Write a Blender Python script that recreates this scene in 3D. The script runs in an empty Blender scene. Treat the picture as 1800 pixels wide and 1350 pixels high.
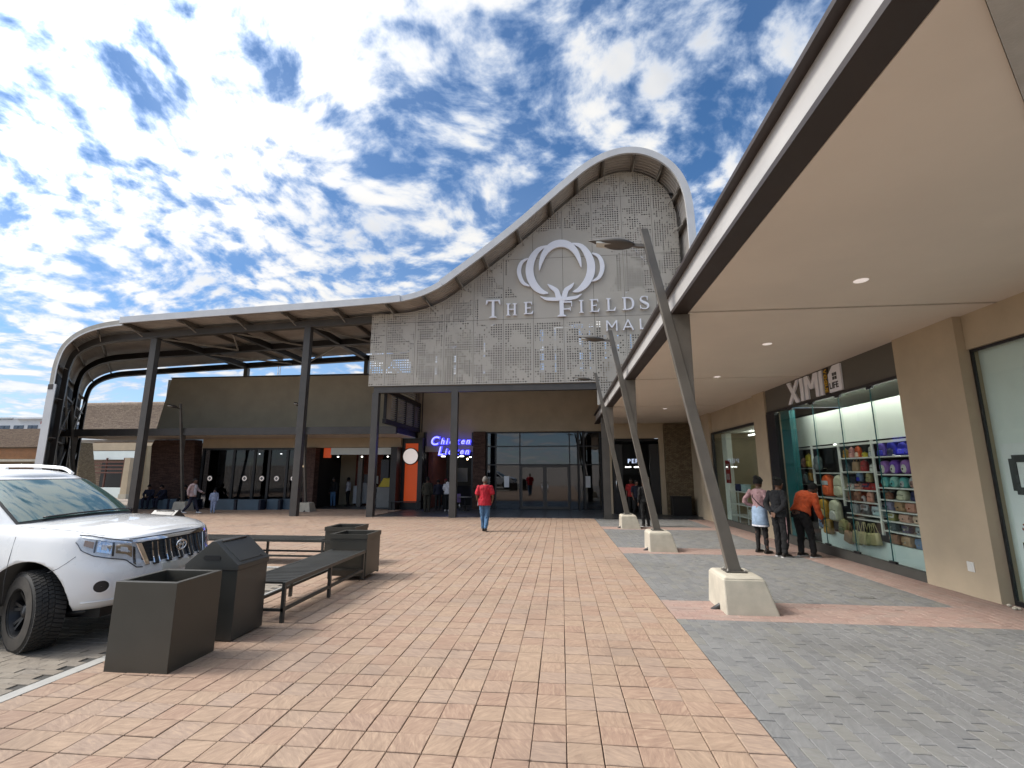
import bpy, bmesh, math, random
from mathutils import Vector, Matrix, noise
random.seed(7)
PI = math.pi
R = math.radians
SLOPE = 12.0 / 830.0                      # the forecourt falls gently away towards the mall
SC = bpy.context.scene
COL = SC.collection

# ------------------------------------------------------------------ camera, world, sun, exposure
cam_d = bpy.data.cameras.new('camera')
cam = bpy.data.objects.new('camera', cam_d)
COL.objects.link(cam)
cam.location = (0, 0, 1.7)
cam.rotation_euler = (R(90 + 10.4445), 0, R(5.8854))
cam_d.sensor_width = 36.0
cam_d.sensor_fit = 'HORIZONTAL'
cam_d.lens = 830.0 / 1800.0 * 36.0
cam_d.clip_start = 0.05
cam_d.clip_end = 3000
SC.camera = cam

SUN_AZ = R(97)       # measured from +Y towards -X
SUN_EL = R(46)
SUN_DIR = Vector((-math.sin(SUN_AZ) * math.cos(SUN_EL), math.cos(SUN_AZ) * math.cos(SUN_EL), math.sin(SUN_EL)))

sun_d = bpy.data.lights.new('sun', 'SUN')
sun_d.energy = 1.4
sun_d.angle = R(14)
sun_d.color = (1.0, 0.93, 0.84)
sun = bpy.data.objects.new('sun', sun_d)
COL.objects.link(sun)
sun.location = (-30, 5, 40)
sun.rotation_euler = SUN_DIR.to_track_quat('Z', 'Y').to_euler()

SC.view_settings.view_transform = 'Standard'
SC.view_settings.look = 'None'
SC.view_settings.gamma = 1.0
SC.view_settings.exposure = 1.33
SC.view_settings.use_curve_mapping = False
SC.render.engine = 'CYCLES'
SC.cycles.max_bounces = 7
SC.cycles.diffuse_bounces = 4
SC.cycles.glossy_bounces = 3
SC.cycles.transparent_max_bounces = 16
SC.cycles.caustics_reflective = False
SC.cycles.caustics_refractive = False
SC.cycles.sample_clamp_indirect = 6.0
SC.cycles.use_denoising = True


class NT:
    """small helper for writing node trees"""
    def __init__(self, tree):
        self.t = tree
        self.n = tree.nodes
        for x in list(self.n):
            self.n.remove(x)

    def node(self, kind, **kw):
        x = self.n.new(kind)
        for k, v in kw.items():
            setattr(x, k, v)
        return x

    def put(self, sock, v):
        if hasattr(v, 'is_linked') or isinstance(v, bpy.types.NodeSocket):
            self.t.links.new(v, sock)
        elif v is not None:
            if isinstance(v, (tuple, list)) and len(v) == 3 and sock.type == 'RGBA':
                v = (v[0], v[1], v[2], 1)
            sock.default_value = v

    def m(self, op, a, b=None, c=None, clamp=False):
        x = self.node('ShaderNodeMath', operation=op)
        x.use_clamp = clamp
        self.put(x.inputs[0], a)
        if b is not None:
            self.put(x.inputs[1], b)
        if c is not None:
            self.put(x.inputs[2], c)
        return x.outputs[0]

    def vm(self, op, a, b=None, scale=None):
        x = self.node('ShaderNodeVectorMath', operation=op)
        self.put(x.inputs[0], a)
        if b is not None:
            self.put(x.inputs[1], b)
        if scale is not None:
            self.put(x.inputs['Scale'], scale)
        return x.outputs['Value'] if op in ('DOT_PRODUCT', 'LENGTH', 'DISTANCE') else x.outputs[0]

    def sep(self, v):
        x = self.node('ShaderNodeSeparateXYZ')
        self.put(x.inputs[0], v)
        return x.outputs

    def comb(self, a, b, c):
        x = self.node('ShaderNodeCombineXYZ')
        for i, v in enumerate((a, b, c)):
            self.put(x.inputs[i], v)
        return x.outputs[0]

    def mix(self, f, a, b, blend='MIX'):
        x = self.node('ShaderNodeMix', data_type='RGBA', blend_type=blend)
        self.put(x.inputs[0], f)
        self.put(x.inputs[6], a)
        self.put(x.inputs[7], b)
        return x.outputs[2]

    def noise(self, vec, scale, detail=3, rough=.55, dist=0.0, out=0):
        x = self.node('ShaderNodeTexNoise')
        if vec is not None:
            self.put(x.inputs['Vector'], vec)
        self.put(x.inputs['Scale'], scale)
        self.put(x.inputs['Detail'], detail)
        self.put(x.inputs['Roughness'], rough)
        self.put(x.inputs['Distortion'], dist)
        return x.outputs[out]

    def ramp(self, v, lo, hi, smooth=True, a=0.0, b=1.0):
        x = self.node('ShaderNodeMapRange', interpolation_type='SMOOTHSTEP' if smooth else 'LINEAR')
        self.put(x.inputs[0], v)
        self.put(x.inputs[1], lo)
        self.put(x.inputs[2], hi)
        self.put(x.inputs[3], a)
        self.put(x.inputs[4], b)
        return x.outputs[0]


def build_world():
    w = bpy.data.worlds.new('World')
    SC.world = w
    w.use_nodes = True
    g = NT(w.node_tree)
    tc = g.node('ShaderNodeTexCoord')
    d = g.vm('NORMALIZE', tc.outputs['Generated'])
    x, y, z = g.sep(d)[0:3]
    zc = g.m('MAXIMUM', z, 0.0)
    inv = g.m('DIVIDE', 1.0, g.m('ADD', zc, 0.22))
    p = g.comb(g.m('MULTIPLY', x, inv), g.m('MULTIPLY', y, inv), 3.7)
    # clear sky
    sky = g.node('ShaderNodeTexSky', sky_type='NISHITA')
    sky.sun_disc = False
    sky.sun_elevation = SUN_EL
    sky.sun_rotation = -SUN_AZ
    sky.altitude = 1000
    sky.air_density = 1.0
    sky.dust_density = 0.6
    sky.ozone_density = 2.5
    hs = g.node('ShaderNodeHueSaturation')
    g.put(hs.inputs['Saturation'], 1.2)
    g.put(hs.inputs['Value'], 1.0)
    g.put(hs.inputs['Color'], sky.outputs[0])
    bg1 = g.node('ShaderNodeBackground')
    g.put(bg1.inputs[0], hs.outputs[0])
    g.put(bg1.inputs[1], 0.062)
    # altocumulus: broad banks broken into small puffs
    sd = g.vm('DOT_PRODUCT', d, tuple(SUN_DIR))
    near = g.ramp(sd, 0.33, 0.92)
    wob = g.noise(p, 1.1, 2, .5, 0, 1)
    pw = g.vm('ADD', p, g.vm('SCALE', g.vm('SUBTRACT', wob, (.5, .5, .5)), scale=0.55))
    bank = g.noise(pw, 1.05, 2, .5, 0.2)
    puff = g.noise(pw, 8.6, 5, .55, 0.1)
    fine = g.noise(pw, 26.0, 4, .6, 0.1)
    tot = g.m('ADD', g.m('MULTIPLY', g.m('SUBTRACT', bank, .5), .50), g.m('MULTIPLY', g.m('SUBTRACT', puff, .5), .95))
    tot = g.m('ADD', tot, g.m('MULTIPLY', g.m('SUBTRACT', fine, .5), .62))
    vo = g.node('ShaderNodeTexVoronoi', feature='SMOOTH_F1')
    g.put(vo.inputs['Vector'], g.vm('ADD', pw, g.vm('SCALE', g.vm('SUBTRACT', g.noise(pw, 5.0, 3, .6, 0, 1), (.5, .5, .5)), scale=.11)))
    g.put(vo.inputs['Scale'], 11.0)
    g.put(vo.inputs['Smoothness'], .35)
    tot = g.m('ADD', tot, g.m('MULTIPLY', g.m('SUBTRACT', .43, vo.outputs['Distance']), .55))
    tot = g.m('ADD', tot, g.m('ADD', g.m('MULTIPLY', near, .23), .075))
    veil = g.ramp(g.noise(pw, .75, 3, .5), .40, .66)
    mask = g.ramp(tot, -.17, .24)
    mask = g.m('MAXIMUM', mask, g.m('MULTIPLY', veil, .38))
    low = g.ramp(z, 0.02, 0.25)
    above = g.ramp(z, -.02, .01)
    mask = g.m('ADD', g.m('MULTIPLY', mask, g.m('ADD', g.m('MULTIPLY', low, .40), .60)),
               g.m('MULTIPLY', g.m('SUBTRACT', 1.0, low), .28), clamp=True)
    mask = g.m('MULTIPLY', mask, above)
    belly = g.m('MULTIPLY', g.ramp(g.noise(g.vm('ADD', pw, (.21, -.09, 0)), 2.0, 4, .55), .48, .70), g.ramp(tot, .02, .34))
    belly = g.m('MULTIPLY', belly, g.m('SUBTRACT', .50, g.m('MULTIPLY', near, .45)))
    shade = g.mix(belly, (1.0, .99, .97), (.42, .49, .62))
    shade = g.mix(g.ramp(tot, -.05, .36), (.50, .64, .88), shade)
    glow = g.m('POWER', g.m('MAXIMUM', sd, 0.0), 7.0)
    strength = g.m('ADD', 0.385, g.m('MULTIPLY', glow, 1.8))
    bg2 = g.node('ShaderNodeBackground')
    g.put(bg2.inputs[0], shade)
    g.put(bg2.inputs[1], strength)
    mx = g.node('ShaderNodeMixShader')
    g.put(mx.inputs[0], mask)
    g.t.links.new(bg1.outputs[0], mx.inputs[1])
    g.t.links.new(bg2.outputs[0], mx.inputs[2])
    out = g.node('ShaderNodeOutputWorld')
    g.t.links.new(mx.outputs[0], out.inputs[0])


build_world()

# ------------------------------------------------------------------ materials
M = {}


def mat(name, col, rough=.6, metal=0.0, var=.12, vs=3.0, bump=0.0, bs=60.0, coat=0.0, spec=.5, emit=None, estr=1.0,
        col2=None, stretch=None, dirt=0.0):
    m = bpy.data.materials.new(name)
    m.use_nodes = True
    g = NT(m.node_tree)
    tc = g.node('ShaderNodeTexCoord')
    vec = tc.outputs['Object']
    if stretch:
        vec = g.vm('MULTIPLY', vec, stretch)
    b = g.node('ShaderNodeBsdfPrincipled')
    n1 = g.noise(vec, vs, 5, .6)
    c2 = col2 if col2 else tuple(c * (1 - 2.2 * var) for c in col)
    c = g.mix(g.ramp(n1, .3, .72), tuple(c2), tuple(col))
    if dirt > 0:
        n2 = g.noise(vec, vs * .21, 4, .65)
        c = g.mix(g.m('MULTIPLY', g.ramp(n2, .45, .75), dirt), c, (.12, .10, .08))
    g.put(b.inputs['Base Color'], c)
    g.put(b.inputs['Roughness'], g.ramp(n1, .2, .8, False, max(rough - .08, .02), min(rough + .08, 1)))
    g.put(b.inputs['Metallic'], metal)
    g.put(b.inputs['Specular IOR Level'], spec)
    g.put(b.inputs['Coat Weight'], coat)
    g.put(b.inputs['Coat Roughness'], .04)
    if bump > 0:
        bp = g.node('ShaderNodeBump')
        g.put(bp.inputs['Strength'], bump)
        g.put(bp.inputs['Distance'], .01)
        g.put(bp.inputs['Height'], g.noise(vec, bs, 4, .6))
        g.t.links.new(bp.outputs[0], b.inputs['Normal'])
    if emit:
        g.put(b.inputs['Emission Color'], emit)
        g.put(b.inputs['Emission Strength'], estr)
    o = g.node('ShaderNodeOutputMaterial')
    g.t.links.new(b.outputs[0], o.inputs[0])
    M[name] = m
    return m


def glass(name, tint, refl=.08, rough=.0, dirt=0.0):
    m = bpy.data.materials.new(name)
    m.use_nodes = True
    g = NT(m.node_tree)
    lw = g.node('ShaderNodeLayerWeight')
    g.put(lw.inputs[0], .5)
    f5 = g.m('POWER', lw.outputs['Facing'], 5.0)
    tr = g.node('ShaderNodeBsdfTransparent')
    g.put(tr.inputs[0], tint)
    gl = g.node('ShaderNodeBsdfGlossy')
    g.put(gl.inputs['Roughness'], rough)
    g.put(gl.inputs[0], (.95, .97, 1))
    mx = g.node('ShaderNodeMixShader')
    fac = g.m('ADD', g.m('MULTIPLY', f5, .7), refl, clamp=True)
    g.put(mx.inputs[0], fac)
    g.t.links.new(tr.outputs[0], mx.inputs[1])
    g.t.links.new(gl.outputs[0], mx.inputs[2])
    o = g.node('ShaderNodeOutputMaterial')
    g.t.links.new(mx.outputs[0], o.inputs[0])
    M[name] = m
    return m


def paver_mat(name, c1, c2, c3, streak=.5, bump=.5):
    """paving stones: every loose piece (mesh island or object) takes its own tone"""
    m = bpy.data.materials.new(name)
    m.use_nodes = True
    g = NT(m.node_tree)
    geo = g.node('ShaderNodeNewGeometry')
    oi = g.node('ShaderNodeObjectInfo')
    tc = g.node('ShaderNodeTexCoord')
    rnd = g.m('FRACT', g.m('ADD', g.m('MULTIPLY', geo.outputs['Random Per Island'], 7.31), g.m('MULTIPLY', oi.outputs['Random'], 5.77)))
    rnd2 = g.m('FRACT', g.m('MULTIPLY', rnd, 17.3))
    pos = geo.outputs['Position']
    # streaks of the split face, turned by a different angle on each stone
    ang = g.m('MULTIPLY', rnd2, 3.1)
    px_, py_, pz_ = g.sep(pos)[0:3]
    ca, sa = g.m('COSINE', ang), g.m('SINE', ang)
    u = g.m('ADD', g.m('MULTIPLY', px_, ca), g.m('MULTIPLY', py_, sa))
    v = g.m('SUBTRACT', g.m('MULTIPLY', py_, ca), g.m('MULTIPLY', px_, sa))
    sv = g.comb(g.m('MULTIPLY', u, 9.0), g.m('MULTIPLY', v, 38.0), g.m('MULTIPLY', rnd, 40))
    st = g.noise(sv, 1.0, 4, .6, .6)
    gr = g.noise(pos, 140.0, 3, .6)
    big = g.noise(pos, .55, 4, .6)
    c = g.mix(g.ramp(rnd, .1, .9, False), c1, c2)
    c = g.mix(g.m('MULTIPLY', g.ramp(rnd2, .55, 1.0), .8), c, c3)
    c = g.mix(g.m('MULTIPLY', g.ramp(st, .46, .70), streak * 1.5), c, tuple(x * 1.30 for x in c2))
    c = g.mix(g.m('MULTIPLY', g.ramp(st, .50, .28), streak * .95), c, tuple(x * .60 for x in c1))
    c = g.mix(g.m('MULTIPLY', g.ramp(gr, .58, .8), .30), c, (.10, .08, .07))
    c = g.mix(g.m('MULTIPLY', g.ramp(big, .46, .72), .42), c, tuple(x * .58 for x in c3))
    stain = g.noise(g.vm('ADD', pos, (17, 5, 0)), 1.7, 5, .7, .8)
    c = g.mix(g.m('MULTIPLY', g.ramp(stain, .58, .74), .38), c, tuple(x * .50 for x in c1))
    vo = g.node('ShaderNodeTexVoronoi', feature='F1')
    g.put(vo.inputs['Vector'], pos)
    g.put(vo.inputs['Scale'], 1.9)
    spot = g.ramp(vo.outputs['Distance'], .040, .022)
    c = g.mix(g.m('MULTIPLY', spot, .6), c, tuple(x * .35 for x in c1))
    vo2 = g.node('ShaderNodeTexVoronoi', feature='F1')
    g.put(vo2.inputs['Vector'], g.vm('ADD', pos, (3.3, 8.1, 0)))
    g.put(vo2.inputs['Scale'], 1.3)
    fleck = g.ramp(vo2.outputs['Distance'], .022, .012)
    c = g.mix(g.m('MULTIPLY', fleck, .8), c, (.55, .54, .50))
    b = g.node('ShaderNodeBsdfPrincipled')
    g.put(b.inputs['Base Color'], c)
    g.put(b.inputs['Roughness'], .82)
    g.put(b.inputs['Specular IOR Level'], .3)
    bp = g.node('ShaderNodeBump')
    g.put(bp.inputs['Strength'], bump)
    g.put(bp.inputs['Distance'], .007)
    g.put(bp.inputs['Height'], g.m('ADD', st, g.m('MULTIPLY', gr, .5)))
    g.t.links.new(bp.outputs[0], b.inputs['Normal'])
    o = g.node('ShaderNodeOutputMaterial')
    g.t.links.new(b.outputs[0], o.inputs[0])
    M[name] = m
    return m


def brick_mat(name, c1, c2, mortar, bw, bh, msize=.01, axis='xz', wob=.0, bump=.8):
    """masonry too fine to pick apart at the size it has in view"""
    m = bpy.data.materials.new(name)
    m.use_nodes = True
    g = NT(m.node_tree)
    tc = g.node('ShaderNodeTexCoord')
    x, y, z = g.sep(tc.outputs['Object'])[0:3]
    hor = g.m('ADD', x, y) if axis == 'xz' else x
    ver = z if axis == 'xz' else y
    if wob:
        nn = g.noise(tc.outputs['Object'], 2.3, 3, .6)
        ver = g.m('ADD', ver, g.m('MULTIPLY', nn, wob))
        hor = g.m('ADD', hor, g.m('MULTIPLY', g.noise(tc.outputs['Object'], 3.1, 2, .6), wob * 3))
    vec = g.comb(hor, ver, 0)
    bt = g.node('ShaderNodeTexBrick')
    g.put(bt.inputs['Vector'], vec)
    g.put(bt.inputs['Color1'], c1)
    g.put(bt.inputs['Color2'], c2)
    g.put(bt.inputs['Mortar'], mortar)
    g.put(bt.inputs['Scale'], 1.0)
    g.put(bt.inputs['Mortar Size'], msize)
    g.put(bt.inputs['Bias'], 0.0)
    g.put(bt.inputs['Brick Width'], bw)
    g.put(bt.inputs['Row Height'], bh)
    n = g.noise(tc.outputs['Object'], 7, 5, .65)
    c = g.mix(g.m('MULTIPLY', g.ramp(n, .4, .7), .55), bt.outputs[0], tuple(k * .45 for k in c1))
    b = g.node('ShaderNodeBsdfPrincipled')
    g.put(b.inputs['Base Color'], c)
    g.put(b.inputs['Roughness'], .85)
    bp = g.node('ShaderNodeBump')
    g.put(bp.inputs['Strength'], bump)
    g.put(bp.inputs['Distance'], .02)
    g.put(bp.inputs['Height'], g.m('SUBTRACT', g.m('MULTIPLY', n, .6), bt.outputs[1]))
    g.t.links.new(bp.outputs[0], b.inputs['Normal'])
    o = g.node('ShaderNodeOutputMaterial')
    g.t.links.new(b.outputs[0], o.inputs[0])
    M[name] = m
    return m


def perforated_mat():
    """sheet panels punched with a grid of round holes of changing size: the holes are really open"""
    m = bpy.data.materials.new('perforated')
    m.use_nodes = True
    g = NT(m.node_tree)
    tc = g.node('ShaderNodeTexCoord')
    x, y, z = g.sep(tc.outputs['Object'])[0:3]
    P = .112
    u = g.m('DIVIDE', g.m('ADD', x, 8.86), P)
    v = g.m('DIVIDE', g.m('SUBTRACT', z, 5.60), P)
    fu, fv = g.m('FLOOR', u), g.m('FLOOR', v)
    du = g.m('SUBTRACT', g.m('SUBTRACT', u, fu), .5)
    dv = g.m('SUBTRACT', g.m('SUBTRACT', v, fv), .5)
    dist = g.m('SQRT', g.m('ADD', g.m('MULTIPLY', du, du), g.m('MULTIPLY', dv, dv)))
    cell = g.comb(fu, fv, 0)
    big = g.noise(cell, .155, 1, .4)
    wn = g.node('ShaderNodeTexWhiteNoise', noise_dimensions='2D')
    g.put(wn.inputs['Vector'], cell)
    rr = g.m('ADD', g.ramp(big, .27, .56, False, 0.0, .42), g.m('MULTIPLY', g.m('SUBTRACT', wn.outputs[0], .62), .34))
    rr = g.ramp(rr, .08, .30, False, 0, .295)
    # blank field behind the sign
    cx = g.m('DIVIDE', g.m('SUBTRACT', x, .15), 2.55)
    cz = g.m('DIVIDE', g.m('SUBTRACT', z, 10.9), 2.1)
    logo = g.m('ADD', g.m('MULTIPLY', cx, cx), g.m('MULTIPLY', cz, cz))
    keep1 = g.m('GREATER_THAN', logo, 1.0)
    inx = g.m('LESS_THAN', g.m('ABSOLUTE', g.m('SUBTRACT', x, .45)), 4.15)
    inz = g.m('LESS_THAN', g.m('ABSOLUTE', g.m('SUBTRACT', z, 9.0)), .62)
    keep2 = g.m('SUBTRACT', 1.0, g.m('MULTIPLY', inx, inz))
    inx3 = g.m('LESS_THAN', g.m('ABSOLUTE', g.m('SUBTRACT', x, 3.1)), 1.2)
    inz3 = g.m('LESS_THAN', g.m('ABSOLUTE', g.m('SUBTRACT', z, 8.15)), .45)
    keep3 = g.m('SUBTRACT', 1.0, g.m('MULTIPLY', inx3, inz3))
    # plain margin round every panel
    pu = g.m('FRACT', g.m('DIVIDE', g.m('ADD', x, 8.10), 1.388))
    edge = g.m('GREATER_THAN', g.m('MINIMUM', pu, g.m('SUBTRACT', 1.0, pu)), .045)
    hole = g.m('LESS_THAN', dist, rr)
    for k in (keep1, keep2, keep3, edge):
        hole = g.m('MULTIPLY', hole, k)
    geo = g.node('ShaderNodeNewGeometry')
    n = g.noise(tc.outputs['Object'], .9, 4, .6)
    rnd = geo.outputs['Random Per Island']
    oi = g.node('ShaderNodeObjectInfo')
    c = g.mix(g.ramp(n, .3, .7), (.42, .385, .325), (.47, .435, .37))
    c = g.mix(g.m('MULTIPLY', oi.outputs['Random'], .3), c, (.47, .435, .39))
    b = g.node('ShaderNodeBsdfPrincipled')
    g.put(b.inputs['Base Color'], c)
    g.put(b.inputs['Roughness'], .5)
    tr = g.node('ShaderNodeBsdfTransparent')
    mx = g.node('ShaderNodeMixShader')
    g.put(mx.inputs[0], hole)
    g.t.links.new(b.outputs[0], mx.inputs[1])
    g.t.links.new(tr.outputs[0], mx.inputs[2])
    o = g.node('ShaderNodeOutputMaterial')
    g.t.links.new(mx.outputs[0], o.inputs[0])
    M['perforated'] = m


mat('steel', (.075, .068, .060), .45, 0, .10, 2.0, coat=.0, dirt=.1)
mat('steel_black', (.022, .020, .019), .5, 0, .1, 2.0)
mat('pole_paint', (.135, .120, .100), .42, 0, .10, 2.5, dirt=.12)
mat('brace_paint', (.36, .34, .30), .5, 0, .1, 3)
mat('fascia_white', (.56, .575, .59), .35, 0, .04, 1.5, dirt=.06)
mat('canopy_fascia', (.47, .455, .44), .38, 0, .06, 1.2, dirt=.08)
mat('flange_brown', (.035, .024, .020), .5, 0, .1, 2)
mat('sheet_metal', (.42, .385, .345), .40, .15, .10, 1.5)
mat('beige_wall', (.50, .41, .29), .88, 0, .07, 1.0, bump=.25, bs=110, dirt=.16)
mat('grey_wall', (.40, .33, .225), .85, 0, .06, 1.0, bump=.15, bs=120, dirt=.15)
mat('soffit', (.75, .67, .575), .8, 0, .03, .8, bump=.05, bs=200)
mat('concrete', (.52, .475, .385), .85, 0, .10, 4, bump=.35, bs=70, dirt=.18)
mat('raw_concrete', (.46, .45, .42), .85, 0, .08, 3, bump=.3, bs=60)
mat('board_dark', (.115, .108, .088), .5, 0, .05, 1)
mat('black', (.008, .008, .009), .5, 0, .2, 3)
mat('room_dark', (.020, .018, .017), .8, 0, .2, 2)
mat('frame_black', (.016, .016, .018), .35, 0, .1, 3)
mat('letter_white', (.84, .85, .90), .35, 0, .02, 2)
mat('letter_grey', (.055, .06, .065), .5, 0, .05, 2)
mat('letter_gold', (.60, .36, .03), .5, 0, .05, 2)
mat('planter_metal', (.052, .048, .038), .42, 0, .07, 2.2, bump=.03, bs=200, dirt=.05)
mat('bin_metal', (.040, .041, .038), .38, 0, .08, 2.2, dirt=.05)
mat('soil', (.05, .035, .025), .95, 0, .2, 20, bump=.5, bs=60)
mat('car_paint', (.88, .88, .87), .28, 0, .01, 1.5, coat=1.0)
mat('car_black', (.012, .012, .013), .4, 0, .1, 5)
mat('seam', (.05, .05, .055), .6, 0, .1, 5)
mat('chrome', (.82, .83, .85), .07, 1.0, .02, 3)
mat('lamp_reflector', (.80, .81, .83), .22, 0, .10, 14)
mat('amber', (.42, .27, .17), .3, 0, .1, 8)
mat('rubber', (.030, .029, .027), .72, 0, .2, 14, bump=.2, bs=120, dirt=.25)
mat('tyre_wall', (.055, .048, .040), .8, 0, .2, 8, dirt=.3)
mat('rim_black', (.020, .021, .024), .4, .3, .2, 8)
mat('plate_white', (.72, .70, .62), .5, 0, .05, 8)
mat('car_seat', (.10, .10, .11), .8, 0, .1, 6)
mat('dash', (.03, .03, .032), .7, 0, .1, 6)
mat('display_white', (.82, .86, .80), .55, 0, .03, .7)
mat('display_low', (.74, .82, .80), .5, 0, .04, .8)
mat('shelf_white', (.66, .67, .64), .5, 0, .04, 4)
mat('teal', (.010, .12, .13), .4, 0, .08, 2)
mat('plinth', (.085, .082, .072), .6, 0, .1, 3)
mat('film_white', (.80, .86, .86), .45, 0, .05, .6)
mat('poster_white', (.84, .87, .90), .5, 0, .04, .9)
mat('orange_sign', (.62, .075, .012), .4, 0, .04, 1.2, emit=(.8, .10, .012), estr=.10)
mat('blue_lit', (.05, .06, .7), .4, 0, .03, 3, emit=(.05, .05, 1.0), estr=1.0)
mat('blue_core', (.4, .4, .9), .4, 0, .03, 3, emit=(.35, .36, 1.0), estr=.7)
mat('white_lit', (.8, .85, .9), .4, 0, .03, 3, emit=(.6, .72, 1.0), estr=.38)
mat('disc_white', (.75, .70, .66), .4, 0, .03, 3, emit=(.8, .7, .66), estr=.25)
mat('strip_lit', (.9, .9, .9), .4, 0, .03, 3, emit=(1, .98, .92), estr=3.2)
mat('warm_lit', (.9, .8, .6), .4, 0, .03, 3, emit=(1, .72, .42), estr=3.2)
mat('red_brick_plain', (.20, .055, .035), .8, 0, .15, 3)
mat('cabinet_white', (.55, .56, .56), .5, 0, .04, 3)
mat('yellow_plastic', (.55, .42, .02), .5, 0, .06, 3)
mat('grey_plastic', (.20, .20, .19), .5, 0, .06, 3)
mat('blue_block', (.075, .115, .150), .6, 0, .1, 2, dirt=.2)
mat('navy_panel', (.010, .013, .030), .3, 0, .1, 2)
mat('dark_tile', (.055, .060, .068), .35, 0, .12, 2.4, bump=.05, bs=40)
mat('purple_plastic', (.25, .17, .36), .5, 0, .06, 3)
mat('wood_red', (.15, .055, .035), .6, 0, .2, 4, stretch=(1, 1, 8))
mat('hospital_white', (.62, .66, .70), .7, 0, .05, .3)
mat('window_blue', (.05, .08, .13), .2, 0, .1, 1)
mat('terracotta_slat', (.42, .20, .09), .7, 0, .15, 1.5)
mat('red_letter', (.40, .10, .10), .6, 0, .05, 2)
mat('kerb', (.42, .41, .38), .85, 0, .1, 5, bump=.3, bs=60, dirt=.12)
mat('road_paint', (.72, .70, .67), .7, 0, .12, 9, bump=.2, bs=80)
mat('joint_sand', (.055, .032, .024), .95, 0, .2, 6)
mat('joint_grey', (.085, .08, .072), .95, 0, .2, 6)
mat('ground_paving', (.33, .275, .225), .9, 0, .12, 1.2, bump=.3, bs=40)  # earthy paving tone, kept pale to bounce light onto the fronts
mat('plate_ivory', (.70, .70, .66), .4, 0, .03, 5)
mat('pvc', (.05, .05, .05), .5)
mat('bark', (.09, .065, .045), .9, 0, .2, 6)
mat('leaf_dark', (.045, .075, .025), .7, 0, .3, 4)
mat('lens_glass', (.55, .56, .52), .25, 0, .05, 8)
mat('skin_dark', (.105, .052, .032), .5, 0, .1, 6)
mat('skin_brown', (.16, .080, .048), .5, 0, .1, 6)
mat('hair_black', (.006, .005, .005), .9, 0, .3, 40, bump=.5, bs=90)
mat('hair_grey', (.17, .15, .13), .8, 0, .2, 40)
for nm, c in dict(red=(.46, .012, .028), jeans=(.075, .165, .30), pink=(.42, .26, .27), denim=(.34, .46, .62), tights=(.008, .006, .006),
                  black_cloth=(.006, .006, .007), charcoal=(.014, .015, .018), orange=(.66, .105, .030), white_cloth=(.66, .66, .70),
                  navy=(.010, .012, .030), light_blue=(.34, .40, .55), olive=(.030, .026, .016), grey_cloth=(.20, .20, .21),
                  pale_pink=(.50, .37, .36), dark_red=(.30, .012, .012), shoe_dark=(.020, .015, .012), shoe_white=(.62, .61, .60)).items():
    mat('cloth_' + nm, c, .88, 0, .16, 9, bump=.25, bs=70)
glass('pane_clear', (.93, .97, .95), .020)
mat('display_fill', (.9, .9, .9), .4, 0, .03, 3, emit=(1, .99, .94), estr=8.0)
glass('pane_dark', (.30, .33, .36), .085)
glass('pane_shop', (.45, .46, .48), .035)
glass('pane_wind', (.72, .88, .84), .17)
mat('wind_base', (.115, .175, .165), .6, 0, .12, 1.5)
glass('lens_clear', (.95, .96, .97), .05)
perforated_mat()
paver_mat('paver_pink', (.318, .212, .155), (.342, .246, .176), (.325, .243, .190), .42)
paver_mat('paver_grey', (.165, .165, .164), (.20, .199, .195), (.21, .204, .182), .25)
paver_mat('paver_red', (.325, .222, .188), (.35, .25, .21), (.32, .245, .21), .25)
paver_mat('paver_earth', (.235, .20, .16), (.27, .235, .19), (.22, .195, .165), .25)
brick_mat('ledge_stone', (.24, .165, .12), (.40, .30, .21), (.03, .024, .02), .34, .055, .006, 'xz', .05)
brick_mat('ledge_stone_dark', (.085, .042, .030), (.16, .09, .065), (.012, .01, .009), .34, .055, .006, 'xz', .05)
brick_mat('red_brick', (.30, .075, .040), (.22, .055, .032), (.06, .05, .045), .23, .078, .008, 'xz')
brick_mat('fine_stone', (.19, .135, .075), (.30, .235, .14), (.035, .027, .02), .16, .055, .007, 'xz', .04)


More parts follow.
